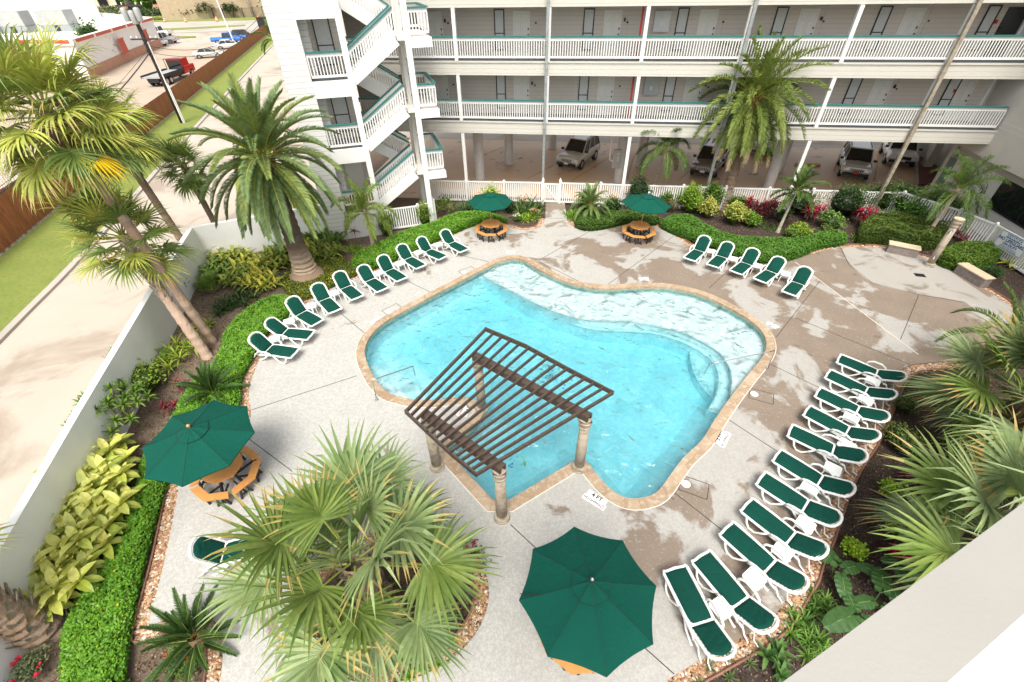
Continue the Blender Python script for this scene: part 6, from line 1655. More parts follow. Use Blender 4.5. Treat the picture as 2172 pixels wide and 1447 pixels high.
# -------- low hedges as stuff
LG = random.Random(17)
def leafbit(b, p, s, r_, up=.5):
    a = r_.uniform(0, 2*PI); el = r_.uniform(-.2, 1.1); d = Vector((math.cos(a)*math.cos(el), math.sin(a)*math.cos(el), math.sin(el))); sd = d.cross(UP).normalized()*s*.5; n0 = len(b.v)
    mdl = p+d*s*.5; u = sd.cross(d).normalized()*s*.1
    b.v += [tuple(p), tuple(mdl+sd-u), tuple(p+d*s), tuple(mdl-sd-u)]; b.face((n0, n0+1, n0+2, n0+3))
def hedge(name, px, hh, dens, cols, label, fl=None, ls=.055, flat=True, round_=.25, kind='stuff', cat='ground cover', world_=False, yel=.010):
    poly_ = [(p if world_ else G2(p[0], p[1], hh*.6)) for p in px]
    poly_ = smoothloop(poly_, True, 3)
    if area(poly_) < 0: poly_.reverse()
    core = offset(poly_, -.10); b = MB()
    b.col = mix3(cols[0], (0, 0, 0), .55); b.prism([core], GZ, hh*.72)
    xs = [p[0] for p in poly_]; ys = [p[1] for p in poly_]
    n = int((max(xs)-min(xs))*(max(ys)-min(ys))*dens); r_ = LG
    segs = [(Vector(poly_[i]), Vector(poly_[(i+1) % len(poly_)])) for i in range(len(poly_))]
    from mathutils import noise as mn
    for _ in range(n):
        x = r_.uniform(min(xs), max(xs)); y = r_.uniform(min(ys), max(ys))
        if not inside(x, y, poly_): continue
        q = Vector((x, y)); dd = 9
        for a, c in segs:
            e = c-a; t = max(0, min(1, (q-a).dot(e)/max(1e-9, e.dot(e)))); dd = min(dd, (q-a-e*t).length)
        k = min(1, dd/round_); top = hh*(.45+.55*math.sqrt(k*(2-k)))+mn.noise(Vector((x*1.8, y*1.8, 0)))*.22*hh+mn.noise(Vector((x*6, y*6, 3)))*.12*hh
        z = top-abs(r_.gauss(0, .03)) if r_.random() < .75 else r_.uniform(0, top)
        v = mn.noise(Vector((x*2.5, y*2.5, 7)))*.5+.5
        b.col = vary(mix3(cols[0], cols[1], min(1, max(0, v*.7+r_.random()*.4))), .2)
        if r_.random() < yel: b.col = (.62, .50, .02)
        leafbit(b, Vector((x, y, z)), ls*r_.uniform(.7, 1.25), r_)
    # sides
    for a, c in segs:
        L_ = (c-a).length; m_ = int(L_*hh*dens*.8)
        for _ in range(m_):
            q = a.lerp(c, r_.random()); b.col = vary(mix3(cols[0], cols[1], r_.random()*.6), .2); leafbit(b, Vector((q.x+r_.uniform(-.05, .05), q.y+r_.uniform(-.05, .05), r_.uniform(0, hh*.6))), ls, r_)
    o = b.build(name, 'leaf', attr=True)
    struct(o, kind, label, cat)
    return o
GC = ((.07,.20,.014), (.20,.42,.035))
hedge('ground_cover', [(638,640),(567,697),(533,752),(507,800),(500,860),(462,893),(400,930),(362,975),(333,1060),(312,1130),(287,1230),(265,1330),(252,1447),(252,1530),(145,1530),(135,1350),(165,1270),(215,1200),(262,1115),(285,1050),(308,960),(363,892),(393,832),(450,772),(473,729),(477,705),(517,662),(560,635),(605,628)], .34, 2100, GC, 'bright green low hedge with tiny yellow flowers curving along the whole left deck edge', ls=.06)
hedge('ground_cover', [(747,553),(758,538),(788,523),(833,502),(883,482),(925,470),(970,452),(1020,450),(1066,460),(1070,468),(1010,472),(963,488),(913,511),(900,520),(828,550),(777,568),(753,564)], .34, 1300, GC, 'bright green low hedge behind the upper left loungers', ls=.065)
hedge('ground_cover', [(664,548),(715,543),(745,560),(757,578),(735,590),(705,605),(668,625),(640,632),(612,622),(598,600),(610,575)], .14, 1300, ((.05,.10,.015), (.20,.24,.03)), 'dull green and yellow ground cover circling the foot of the massive date palm', ls=.06, yel=.10)
hedge('ground_cover', [(1404,468),(1430,457),(1465,458),(1500,478),(1545,497),(1600,505),(1700,505),(1745,491),(1790,494),(1792,512),(1740,520),(1700,538),(1650,550),(1600,550),(1555,538),(1500,515),(1450,497),(1412,482)], .36, 1200, ((.045,.13,.015), (.13,.29,.03)), 'bright green low hedge behind the far right loungers', ls=.065, yel=0)
hedge('clipped_hedge', [(1828,500),(1832,470),(1860,455),(1930,462),(2005,480),(2016,497),(1990,510),(1930,512),(1870,500)], .75, 1100, ((.05,.09,.015), (.15,.22,.03)), 'flat topped clipped hedge left of the shower column', ls=.05, kind='stuff', yel=0)
hedge('clipped_hedge', [(1992,545),(2010,525),(2060,516),(2110,522),(2122,538),(2100,556),(2060,566),(2020,560)], .55, 1200, ((.05,.11,.012), (.17,.28,.03)), 'rounded light green hedge right of the shower column', ls=.06, yel=0)
hedge('flower_border', [(1220,468),(1240,455),(1300,450),(1360,452),(1400,462),(1380,472),(1330,468),(1290,478),(1240,483)], .38, 1000, ((.04,.09,.015), (.12,.22,.03)), 'dark green flowering border right of the walk with white blooms', ls=.07, yel=0)

# -------- loose mulch and fallen leaves on the beds
def litter(px, dens, pal, label, R_, smax=.06, circle=None):
    poly_ = circle or [G2(*p, GZ) for p in px]; b = MB(); xs = [p[0] for p in poly_]; ys = [p[1] for p in poly_]
    for _ in range(int((max(xs)-min(xs))*(max(ys)-min(ys))*dens)):
        x = R_.uniform(min(xs), max(xs)); y = R_.uniform(min(ys), max(ys))
        if not inside(x, y, poly_): continue
        b.col = vary(R_.choice(pal), .25); leafbit(b, Vector((x, y, GZ+R_.uniform(.004, .03))), R_.uniform(.02, smax), R_)
    struct(b.build('mulch', 'leaf', attr=True), 'stuff', label, 'mulch')
DRY = [(.20,.14,.09),(.12,.08,.05),(.30,.22,.14),(.07,.045,.03),(.36,.27,.16)]; DRK = [(.05,.032,.022),(.09,.06,.04),(.03,.02,.015),(.16,.10,.06),(.25,.17,.10)]
litter([(60,1447),(100,1330),(215,1080),(330,780),(375,640),(450,560),(620,480),(742,512),(800,505),(760,540),(610,600),(520,660),(440,790),(330,930),(250,1080),(140,1350),(140,1447)], 230, DRY, 'dry fallen leaves over the left planting bed', LG)
litter([(930,440),(1157,432),(1157,470),(930,475)], 160, DRY, 'dry mulch over the bed left of the walk', LG)
litter([(1202,432),(1700,432),(1960,440),(2110,500),(2172,540),(2172,640),(2020,560),(1830,515),(1700,505),(1560,497),(1450,460),(1210,465)], 170, DRK, 'dark mulch over the far right bed', LG)
litter([(1895,830),(2172,800),(2172,1447),(1500,1447),(1640,1330),(1750,1150),(1850,960)], 330, DRK, 'dark mulch over the near right bed', LG)
litter(None, 420, DRK, 'dark mulch on the round island', LG, circle=[(-2.88+1.83*math.cos(2*PI*k/32), 4.45+1.37*math.sin(2*PI*k/32)) for k in range(32)])
litter([(317,1330),(450,1315),(468,1400),(468,1500),(262,1500)], 420, DRY, 'fallen leaves round the bottom sago palm', LG)
# -------- single shrubs
def blob_leaves(b, c, rx, ry, rz, n, cols, ls, r_, shell=.55, accent=None, pacc=0):
    for _ in range(n):
        v = Vector((r_.gauss(0, 1), r_.gauss(0, 1), r_.gauss(0, 1))).normalized(); k = r_.uniform(shell, 1.0)*(1+.18*math.sin(v.x*7+v.y*5+c[0]*3)+.12*math.sin(v.z*9+v.x*4))
        if v.z < -.35: continue
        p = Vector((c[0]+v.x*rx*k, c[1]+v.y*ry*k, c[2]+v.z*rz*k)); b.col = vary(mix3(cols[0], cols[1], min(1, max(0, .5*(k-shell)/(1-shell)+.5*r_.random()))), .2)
        if accent and r_.random() < pacc and k > .8: b.col = vary(accent, .15)
        leafbit(b, p, ls*r_.uniform(.7, 1.3), r_)
def bush(px, py, rx, h, cols, label, seed, n=900, ls=.09, accent=None, pacc=0, lobes=5, name='shrub', flowers=None, nfl=0, group=None, cat='shrub', ry=None):
    r_ = random.Random(seed); o = G(px, py, GZ); t = thing(name, label, cat, o, 0, group); b = MB(); ry = ry or rx
    for k in range(lobes):
        a = 2*PI*k/lobes+r_.random(); q = r_.uniform(.25, .5) if k else 0; s = r_.uniform(.5, .7)
        blob_leaves(b, (rx*q*math.cos(a), ry*q*math.sin(a), h*r_.uniform(.42, .62)), rx*s, ry*s, h*.48*r_.uniform(.8, 1.1), int(n*1.5)//lobes, cols, ls, r_, accent=accent, pacc=pacc)
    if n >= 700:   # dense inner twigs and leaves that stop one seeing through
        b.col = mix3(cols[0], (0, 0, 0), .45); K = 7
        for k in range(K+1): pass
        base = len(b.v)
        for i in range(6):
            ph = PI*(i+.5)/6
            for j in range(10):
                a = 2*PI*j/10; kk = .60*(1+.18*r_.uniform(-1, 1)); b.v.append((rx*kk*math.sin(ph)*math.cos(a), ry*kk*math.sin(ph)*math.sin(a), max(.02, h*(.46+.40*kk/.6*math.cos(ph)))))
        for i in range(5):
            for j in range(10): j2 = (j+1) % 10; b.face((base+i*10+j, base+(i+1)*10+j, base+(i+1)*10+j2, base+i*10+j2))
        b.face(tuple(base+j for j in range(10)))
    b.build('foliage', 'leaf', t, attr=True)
    b = MB()
    for k in range(6):
        a = 2*PI*k/6+r_.random(); b.col = vary((.12, .085, .05), .2); b.tube([(0.03*math.cos(a), .03*math.sin(a), 0), (rx*.3*math.cos(a), ry*.3*math.sin(a), h*.4), (rx*.5*math.cos(a), ry*.5*math.sin(a), h*.65)], .014, 4, rads=[.02, .014, .006])
    b.build('stems', 'bark', t, attr=True)
    if flowers:
        for k in range(nfl):
            b = MB(); a = r_.uniform(0, 2*PI); q = math.sqrt(r_.random())*.9; c = Vector((rx*q*math.cos(a), ry*q*math.sin(a), h*(1.0-.35*q*q))); b.col = vary(flowers, .15)
            for j in range(6): leafbit(b, c, .07, r_)
            b.build('flower', 'petal', t, attr=True)
    return t
def rosette(b, o, n, L, w, cols, r_, arch=1.0, el0=R(80), el1=R(15), fold=.3, prof=(.5, 1, .95, .6, .05), accent=None, pacc=0):
    for k in range(n):
        az = k*2.39996+r_.uniform(-.3, .3); tt = (k+.5)/n; el = el0+(el1-el0)*tt; d = Vector((math.cos(az)*math.cos(el), math.sin(az)*math.cos(el), math.sin(el))); s = Vector((-math.sin(az), math.cos(az), 0))
        l_ = L*r_.uniform(.75, 1.1); P = []; p = Vector(o); m_ = len(prof)-1
        for j in range(m_+1): P.append(p.copy()); d = (d+Vector((0, 0, -1))*arch*.22*(1+j*.3)).normalized(); p = p+d*l_/m_
        b.col = vary(mix3(cols[0], cols[1], r_.random()), .15)
        if accent and (tt < pacc): b.col = vary(accent, .15)
        leafstrip(b, P, [w*q for q in prof], s, fold)
def clump(px, py, rad, nros, n, L, w, cols, label, seed, name='strap_plant', stem=0.0, cat='plant', arch=1.0, accent=None, pacc=0, el0=R(80), el1=R(15), group=None, prof=(.5, 1, .95, .6, .05), z=GZ, flowers=None, nfl=0, ry=None):
    r_ = random.Random(seed); o = G(px, py, z); t = thing(name, label, cat, o, 0, group); b = MB(); s_ = MB(); ry = ry or rad
    for k in range(nros):
        a = k*2.39996; q = math.sqrt((k+.3)/nros) if nros > 1 else 0; c = Vector((rad*q*math.cos(a), ry*q*math.sin(a), 0)); hh = stem*r_.uniform(.55, 1.15); lean = c*.25
        if stem:
            s_.col = vary((.16, .12, .07), .2); s_.tube([c, c+lean+Vector((0, 0, hh))], .012, 4)
        rosette(b, c+lean+Vector((0, 0, hh)), n, L*r_.uniform(.8, 1.15), w, cols, r_, arch, el0, el1, accent=accent, pacc=pacc, prof=prof)
    b.build('leaves', 'leaf', t, attr=True)
    if stem: s_.build('stems', 'bark', t, attr=True)
    if flowers:
        for k in range(nfl):
            f = MB(); a = r_.uniform(0, 2*PI); q = r_.random(); c = Vector((rad*q*math.cos(a), ry*q*math.sin(a), L*.8+stem)); f.col = flowers
            rosette(f, c, 5, .14, .018, (flowers, flowers), r_, .2, R(80), R(30)); f.build('flower', 'petal', t, attr=True)
    return t
YG = ((.26,.28,.03), (.52,.50,.08)); MG = ((.06,.13,.02), (.17,.28,.04)); DG = ((.025,.055,.015), (.07,.13,.03)); LIM = ((.14,.28,.02), (.34,.48,.04)); GIN = ((.11,.20,.03), (.44,.45,.07))
lanc = (.35, 1.0, 1.0, .6, .04)
# variegated ginger drift left of the date palm
gl = 'variegated ginger clumps in front of the garden wall'
for i, (px, py, s_, yl) in enumerate(((490,520,.55,0),(535,515,.6,0),(580,500,.6,0),(622,498,.5,0),(655,515,.5,0),(460,545,.5,1),(500,560,.5,1),(545,570,.55,1),(590,565,.5,1),(470,580,.45,0),(515,600,.5,1),(560,608,.5,1),(600,545,.45,0),(700,520,.5,0),(695,545,.5,1),(640,540,.4,1))):
    lbs = ['tall green ginger clump against the white wall beside the slender palm','green ginger clump second along the white wall','green ginger clump in the middle of the white wall','green ginger clump just left of the date palm trunk by the wall','green ginger clump touching the date palm trunk','yellow ginger clump at the wall corner','yellow striped ginger in the second row near the wall corner','yellow striped ginger in the centre of the drift','yellow striped ginger nearest the date palm trunk on the left','green ginger at the left tip of the drift','yellow striped ginger at the front left of the drift','brightest yellow ginger at the front of the drift by the soil','small green ginger between the two rows','green ginger clump right of the date palm trunk','yellow ginger clump at the front right of the date palm trunk','small yellow ginger beside the date palm roots']
    clump(px, py, s_*1.25, 15, 10, .62, .06, GIN if yl else ((.06,.13,.02),(.20,.30,.05)), lbs[i], 100+i, 'ginger_plant', .35, 'ginger', .9, (.60,.55,.07) if yl and i % 2 else None, .35, R(75), R(0), gl, lanc)
# big-leaved pale plants at lower left
gb_ = 'pale big leaved plants along the garden wall'
bl = (.35, .9, 1.0, .75, .05)
for i, (px, py, lb) in enumerate(((225,1010,'topmost pale yellow big leaved plant by the left umbrella'),(200,1050,'pale big leaved plant second from the top along the white wall'),(232,1088,'pale big leaved plant beside the dark soil below the umbrella'),(168,1120,'pale big leaved plant in the middle against the white wall'),(135,1180,'pale big leaved plant left of the middle by the white wall'),(190,1160,'pale big leaved plant beside the hedge in the middle'),(85,1275,'lowest left pale big leaved plant above the booted trunk'),(140,1245,'lowest right pale big leaved plant next to the hedge'))):
    clump(px, py, .72, 14, 9, .56, .105, ((.30,.38,.05),(.66,.67,.15)), lb, 140+i, 'broadleaf_plant', .72, 'plant', .7, (.70,.70,.20), .3, R(70), R(-10), gb_, bl)
# strap leaf, ferns, others: px, py, ...
clump(505,640,.6,9,16,.7,.03,DG,'dark strap leaved clump in front of the ginger drift',160,'strap_plant',.0,'plant',1.0)
clump(470,660,.35,4,14,.55,.03,DG,'small dark strap leaved clump beside the leaning palm trunks',161,'strap_plant',.0,'plant',1.0)
r0 = random.Random(5)
def fanlet(px, py, n, L, label, seed, cols=((.08,.17,.03),(.25,.36,.07)), pet=.45, rad=.3):
    rnd.seed(seed); o = G(px, py, GZ); t = thing('young_fan_palm', label, 'palm', o, 0, 'young fan palms'); b = MB()
    for d, tt in crown_dirs(n, R(80), R(15), seed): fan_frond(b, Vector((d.x*.1, d.y*.1, 0)), d, pet*rnd.uniform(.7, 1.3), L*rnd.uniform(.8, 1.1), 20, cols, .25, None, width=.04)
    b.build('fronds', 'leaf', t, attr=True)
fanlet(447,612,20,.42,'low glossy fan leaved palm in front of the ginger drift',50)
fanlet(1740,1240,0,.3,'x',51) if False else None
bush(385,630,.62,1.5,((.03,.075,.04),(.10,.19,.10)),'tall blue green oleander like shrub behind the leaning palms',170,1500,.13)
bush(415,560,.45,1.0,((.10,.14,.02),(.40,.40,.04)),'small yellow topped shrub by the slender palm at the wall',171,600,.1)
clump(370,760,.75,12,13,.55,.03,((.14,.24,.02),(.38,.45,.05)),'yellow green philodendron clump left of the leaning palm bases',172,'philodendron',.25,'plant',.9)
clump(312,775,.6,10,13,.55,.034,((.08,.17,.03),(.24,.34,.06)),'green philodendron clump by the white wall',173,'philodendron',.2,'plant',.9)
bush(318,825,.85,1.1,((.07,.14,.02),(.28,.38,.04)),'rounded yellow green shrub in the left bed above the bare soil',174,1500,.085)
for i, (px, py, lb) in enumerate(((385,830,'upper small burgundy cordyline in the left bed'),(360,880,'middle small burgundy cordyline in the left bed'),(378,872,'third small burgundy cordyline beside the sago palm'))):
    clump(px, py, .08, 2, 12, .28, .028, ((.16,.03,.035),(.34,.07,.08)), lb, 180+i, 'cordyline', .35, 'cordyline', .8, group='small burgundy cordylines in the left bed')
# branching frangipani-like shrub
def branchy(px, py, label, seed, R_=1.1, H_=1.5, nb=34):
    r_ = random.Random(seed); o = G(px, py, GZ); t = thing('branching_shrub', label, 'shrub', o); s_ = MB(); b = MB()
    for k in range(nb):
        a = k*2.39996; q = math.sqrt((k+.5)/nb); e = Vector((R_*q*math.cos(a), R_*q*math.sin(a), H_*(1-.45*q*q)*r_.uniform(.8, 1.1))); m_ = Vector((e.x*.35, e.y*.35, e.z*.55)); s_.col = vary((.36,.27,.17), .15)
        s_.tube([(0, 0, 0), m_, e], .02, 5, rads=[.032, .022, .012])
        rosette(b, e, 14, .30, .034, ((.06,.13,.02),(.22,.34,.05)), r_, .5, R(80), R(-10)); rosette(b, m_.lerp(e, .6), 7, .2, .026, ((.06,.13,.02),(.16,.26,.04)), r_, .5, R(60), R(-10))
    s_.build('branches', 'bark', t, attr=True); b.build('leaves', 'leaf', t, attr=True)
branchy(268, 905, 'open branching shrub with tufted leaf tips against the white wall', 190)
bush(75,1425,.42,.42,((.06,.09,.04),(.18,.22,.10)),'scrubby rose bush with pink blooms in the bottom left corner',191,500,.05,flowers=(.60,.02,.06),nfl=6,name='rose_bush')
bush(400,1395,.5,.25,MG,'low green mound with orange flowers beside the bottom sago palm',192,700,.05,flowers=(.6,.08,.03),nfl=7,name='flower_mound')
# staircase front
bush(822,500,.55,1.25,((.06,.12,.015),(.22,.32,.04)),'round green bush right of the staked palm on the fence',200,1300,.07)
bush(903,480,.62,1.45,((.07,.14,.015),(.26,.36,.04)),'taller green bush at the end of the short picket fence',201,1500,.075)
bush(712,500,.5,1.3,((.04,.07,.03),(.12,.17,.07)),'greyish narrow leaved bush beside the end wing',202,1100,.11)
clump(750,532,.35,12,12,.3,.014,LIM,'small bright lime fern clump below the staked palm',203,'fern',.05,'fern',.8)
clump(752,505,.15,2,14,.45,.03,((.10,.02,.02),(.20,.04,.04)),'dark burgundy cordyline beside the staked palm at the fence',204,'cordyline',.5,'cordyline',.8)
# between stairs and walk
clump(945,455,.5,10,9,.5,.04,((.08,.16,.02),(.26,.38,.05)),'leggy green corn plants beside the staircase post',210,'corn_plant',.7,'plant',.7)
clump(985,447,.3,4,16,.8,.035,((.05,.10,.04),(.14,.22,.10)),'grey green spear leaved clump by the picket fence',211,'strap_plant',0,'plant',.5)
bush(1045,449,.8,1.5,LIM,'bright lime green bush behind the left far umbrella',212,1500,.1,name='lime_bush')
clump(1115,448,.75,9,14,.8,.05,((.04,.09,.02),(.14,.22,.06)),'dark bird of paradise clump with orange flowers left of the gate',213,'bird_of_paradise',.1,'plant',.6,flowers=(.75,.17,.01),nfl=7,prof=lanc)
clump(1120,462,.5,9,16,.55,.03,((.12,.26,.02),(.34,.50,.05)),'bright green sword fern clump left of the walk',214,'fern',0,'fern',.9)
clump(985,470,.5,7,16,.5,.022,((.14,.24,.02),(.36,.42,.05)),'yellow green fern clump left of the far left umbrella',215,'fern',0,'fern',.9)
bush(1098,470,.3,.45,MG,'small bush with white and orange flowers in the left corner bed',216,450,.05,flowers=(.75,.70,.60),nfl=8,name='flower_bush')
bush(1133,462,.32,.55,((.10,.12,.03),(.25,.28,.07)),'small pink flowered bush beside the walk corner',217,500,.05,flowers=(.62,.35,.26),nfl=12,name='flower_bush')
# right of the gate
clump(1222,462,.55,10,16,.6,.03,((.08,.20,.02),(.26,.44,.04)),'bright green fern clump right of the walk',220,'fern',0,'fern',.9)
bush(1300,452,.7,.95,DG,'dark rounded bush between the pygmy palm and the fence',221,1400,.08)
bush(1350,441,.95,1.9,((.02,.045,.012),(.06,.11,.03)),'tall dark round bush behind the right far umbrella',222,2000,.09)
for i, (px, py) in enumerate(((1235,473),(1270,478),(1258,468))):
    bush(px, py, .2, .3, MG, ('left white flowered tuft at the gravel edge right of the walk','right white flowered tuft at the gravel edge','upper white flowered tuft in the dark border')[i], 225+i, 150, .05, flowers=(.80,.80,.76), nfl=7, name='flower_tuft')
bush(1462,452,.75,1.6,((.10,.22,.02),(.30,.46,.04)),'tall bright green bush left of the tall date palm',230,1800,.1)
bush(1505,449,.6,1.6,MG,'green leafy bush with gaps right beside the tall palm trunk',231,1200,.12)
bush(1420,450,.5,.8,((.10,.09,.04),(.24,.22,.10)),'sparse brownish shrub beside the right far umbrella',232,500,.07)
bush(1500,462,.55,1.15,((.14,.20,.02),(.50,.50,.09)),'yellow variegated croton just left of the tall palm trunk',233,1300,.08,(.62,.60,.16),.7,name='croton')
bush(1553,475,.75,1.2,((.10,.19,.02),(.42,.46,.07)),'wide yellow topped croton right of the tall palm trunk',234,1900,.08,(.64,.62,.16),.6,name='croton')
bush(1590,480,.6,.8,((.07,.17,.02),(.22,.36,.04)),'bright green low bush right of the yellow croton',235,1200,.08)
for i, (px, py, lb, pk_) in enumerate(((1580,452,'burgundy cordyline clump with dull red tops beside the tall palm',.12),(1632,458,'dark burgundy cordyline clump with one pink tip',.1),(1718,468,'cordyline clump with hot pink tips left of the dark bushes',.35),(1822,478,'largest cordyline clump with hot pink tips in the right bed',.3),(1607,466,'low dull burgundy cordyline below the picket fence',.0))):
    clump(px, py, .4, 8, 16, .45, .035, ((.05,.012,.016),(.17,.03,.035)), lb, 240+i, 'cordyline', .75, 'cordyline', .9, (.50,.015,.06) if pk_ else None, pk_, R(82), R(-25), 'tall burgundy cordylines in the right bed', lanc)
clump(1602,449,.5,6,18,.6,.035,((.03,.08,.03),(.10,.18,.07)),'dark green spear leaved clump at the fence right of the tall palm',246,'strap_plant',.15,'plant',.7)
clump(1635,485,.45,8,14,.3,.012,((.05,.13,.02),(.14,.27,.04)),'low dark grass tuft below the burgundy cordylines',247,'grass_tuft',0,'grass',.7)
bush(1695,500,.6,.6,((.10,.20,.02),(.32,.44,.04)),'low bright green bush behind the hedge right of the stocky palm',248,1100,.08)
bush(1785,458,1.35,1.85,DG,'large dark green bush at the fence behind the pink cordylines',249,2200,.085)
bush(1690,452,1.05,1.5,DG,'dark green bush behind the stocky feather palm',257,1500,.085)
bush(1905,452,1.5,1.8,((.03,.07,.015),(.09,.16,.035)),'wide dark hedge bush right of the largest cordyline',250,2400,.085)
bush(1850,450,1.0,1.7,((.03,.07,.015),(.09,.16,.035)),'dark hedge bush directly behind the largest cordyline',258,1600,.085)
bush(1975,458,1.2,1.6,DG,'dark bush under the wispy palm at the white fence',251,1700,.085)
bush(1757,486,.75,1.0,((.06,.13,.02),(.18,.30,.06)),'mid green leafy shrub between the two pink cordylines',252,1000,.09)
bush(1930,472,1.1,1.15,((.05,.14,.02),(.15,.30,.05)),'fresh green shrub behind the clipped hedge',253,1300,.1)
bush(1845,500,.45,.65,((.08,.10,.02),(.24,.26,.05)),'brown green shrub at the left end of the clipped hedge',254,800,.06)
clump(1820,510,.15,2,16,.45,.03,((.14,.28,.03),(.36,.50,.06)),'small bright strap plant by the gravel right of the low hedge',255,'strap_plant',0,'plant',.8)
clump(1980,520,.4,6,16,.5,.035,((.03,.08,.02),(.10,.19,.05)),'dark strap leaved clump beside the shower column',256,'strap_plant',.1,'plant',.8)
clump(2035,510,.3,4,16,.55,.035,((.18,.02,.03),(.42,.05,.07)),'red leaved cordyline right of the shower column',260,'cordyline',.35,'cordyline',.9)
clump(2150,570,.35,4,10,.5,.06,((.30,.36,.03),(.60,.60,.08)),'yellow green big leaved plant at the right edge',261,'ginger_plant',.15,'ginger',.8,prof=lanc)
clump(2150,530,.5,8,10,.55,.05,GIN,'variegated plants below the warning sign',262,'ginger_plant',.5,'ginger',.8,prof=lanc)
bush(2100,588,.45,.5,((.02,.06,.015),(.06,.14,.03)),'dark mound of fine foliage right of the second stone bench',263,900,.05)
bush(1905,950,.55,.75,((.05,.09,.015),(.17,.22,.05)),'feathery olive shrub beside the gravel right of the loungers',264,1500,.05,ry=.8)
bush(1915,870,.5,.5,((.05,.09,.015),(.18,.22,.05)),'feathery olive shrub under the big right fan palm',265,900,.05)
for i, (px, py, s_, lb) in enumerate(((1882,1050,.33,'uppermost lime green shrub in the dark right bed'),(1890,1130,.36,'middle lime green shrub in the dark right bed'),(1803,1172,.27,'lowest lime green shrub in the dark right bed'))):
    bush(px, py, s_, s_*1.7, ((.16,.32,.02),(.42,.58,.04)), lb, 270+i, 700, .06, name='lime_shrub', group='small lime green shrubs in the right bed')
bush(2060,985,.6,.7,((.12,.16,.03),(.46,.46,.12)),'yellow variegated shrub between the two right fan palms',273,1300,.07,(.62,.58,.24),.5)
for i, (px, py, lb) in enumerate(((1925,1020,'small magenta cordyline between the right fan palms'),(1890,1190,'burgundy cordyline with magenta heart beside the elephant ears'),(1975,990,'tiny red tipped cordyline under the upper right fan palm'))):
    clump(px, py, .15, 3, 18, .42 if i == 1 else .3, .04, ((.045,.012,.018),(.13,.03,.04)), lb, 276+i, 'cordyline', .2, 'cordyline', .6, (.62,.01,.09), .3, R(85), R(0), None, lanc)
def elephant(px, py, L, az, label, seed, hgt=.6):
    r_ = random.Random(seed); o = G(px, py, GZ); t = thing('elephant_ear', label, 'plant', o, 0, 'elephant ear plants by the parapet')
    for k, (a, s) in enumerate(((az, 1.0), (az+2.2, .75), (az-2.0, .7))):
        u = Vector((math.cos(a), math.sin(a), 0)); s_ = Vector((-u.y, u.x, 0)); b = MB(); tp = u*.3*s+UP*hgt*s; b.col = (.10, .18, .05); b.tube([(0, 0, 0), tuple(tp*.6+UP*.1), tuple(tp)], .014, 5)
        Ls = L*s; n = 12; base = len(b.v); rows = []
        for i in range(n+1):
            x = -.35+1.35*i/n; w = .62*math.sqrt(max(0, 1-((x-.12)/.9)**2))*(1 if x > -.05 else .75) if x < .98 else 0.0
            row = []
            for j in range(-4, 5):
                f = j/4; xx = x*Ls; yy = f*w*Ls*.62; notch = 0
                if x < 0 and abs(f) < .25: xx = max(xx, -.02)
                zz = -.25*xx*xx/Ls-.10*abs(f)*w*Ls+(.018*math.cos(i*PI)+.012)*abs(f)*1.0*Ls
                row.append(tuple(tp+u*xx+s_*yy+UP*zz))
            rows.append(row)
        for i in range(n):
            for j in range(8): b.col = vary(mix3((.035, .10, .025), (.085, .17, .05), .5+.5*math.sin(i*PI)), .1) if i % 2 else vary((.05, .12, .03), .06); b.quad(rows[i][j], rows[i+1][j], rows[i+1][j+1], rows[i][j+1])
        b.col = (.20, .30, .12); b.tube([rows[3][4], rows[7][4], rows[12][4]], .008, 4); b.build('leaf_blade', 'leaf', t, attr=True)
for i, (px, py, L, a, lb) in enumerate(((1765,1225,.62,2.2,'elephant ear with ribbed leaves nearest the gravel strip'),(1870,1250,.62,.2,'elephant ear in the middle of the group by the parapet'),(1905,1205,.5,.9,'smaller elephant ear beside the burgundy cordyline'),(1800,1320,.62,3.4,'lowest elephant ear beside the parapet edge'),(1845,1290,.55,1.0,'elephant ear just above the parapet edge'))): elephant(px, py, L, a, lb, 290+i)
for i, (px, py, lb) in enumerate(((1745,1295,'upper bright green strap leaved clump by the gravel near the parapet'),(1735,1385,'lower strap leaved clump below the elephant ears'),(1700,1340,'strap leaved clump at the edging near the parapet'))):
    clump(px, py, .3, 7, 20, .38, .018, ((.05,.13,.02),(.18,.33,.05)), lb, 300+i, 'strap_plant', 0, 'plant', .9, group='strap plants near the parapet')
clump(1640,1410,.25,4,9,.35,.05,((.05,.12,.03),(.15,.28,.07)),'broad leaved young plants at the bottom edge right of the gravel',305,'broadleaf_plant',.12,'plant',.5,prof=lanc)
clump(1530,1440,.6,9,12,.25,.014,((.08,.14,.04),(.2,.28,.1)),'sparse low plants at the bottom edge of the right bed',306,'low_plant',.05,'plant',.5)
bush(1240,447,.5,1.3,DG,'dark shrub filling the corner right of the gate post',400,900,.08)
bush(1410,442,.55,1.0,MG,'mid green shrub at the fence right of the far right umbrella',401,900,.09)
bush(1655,470,.5,.8,DG,'low dark shrub around the foot of the stocky palm',402,800,.07)
bush(1750,500,.5,.5,((.05,.10,.02),(.18,.24,.05)),'low olive shrub between the right hedge and the pink cordylines',403,700,.06)
bush(1890,515,.6,.35,((.05,.10,.02),(.16,.24,.04)),'flat green patch behind the left stone bench',404,700,.05)
bush(2040,462,1.0,1.2,DG,'dark shrub inside the white fence left of the warning sign',405,1400,.085)
bush(1010,452,.5,.9,MG,'green shrub between the corn plants and the lime bush',406,800,.08)
bush(1080,452,.5,.9,DG,'dark green shrub between the lime bush and the bird of paradise',407,800,.08)
bush(345,700,.4,.7,((.09,.17,.02),(.30,.38,.04)),'yellow green shrub between the leaning palm and the white wall',408,700,.08)
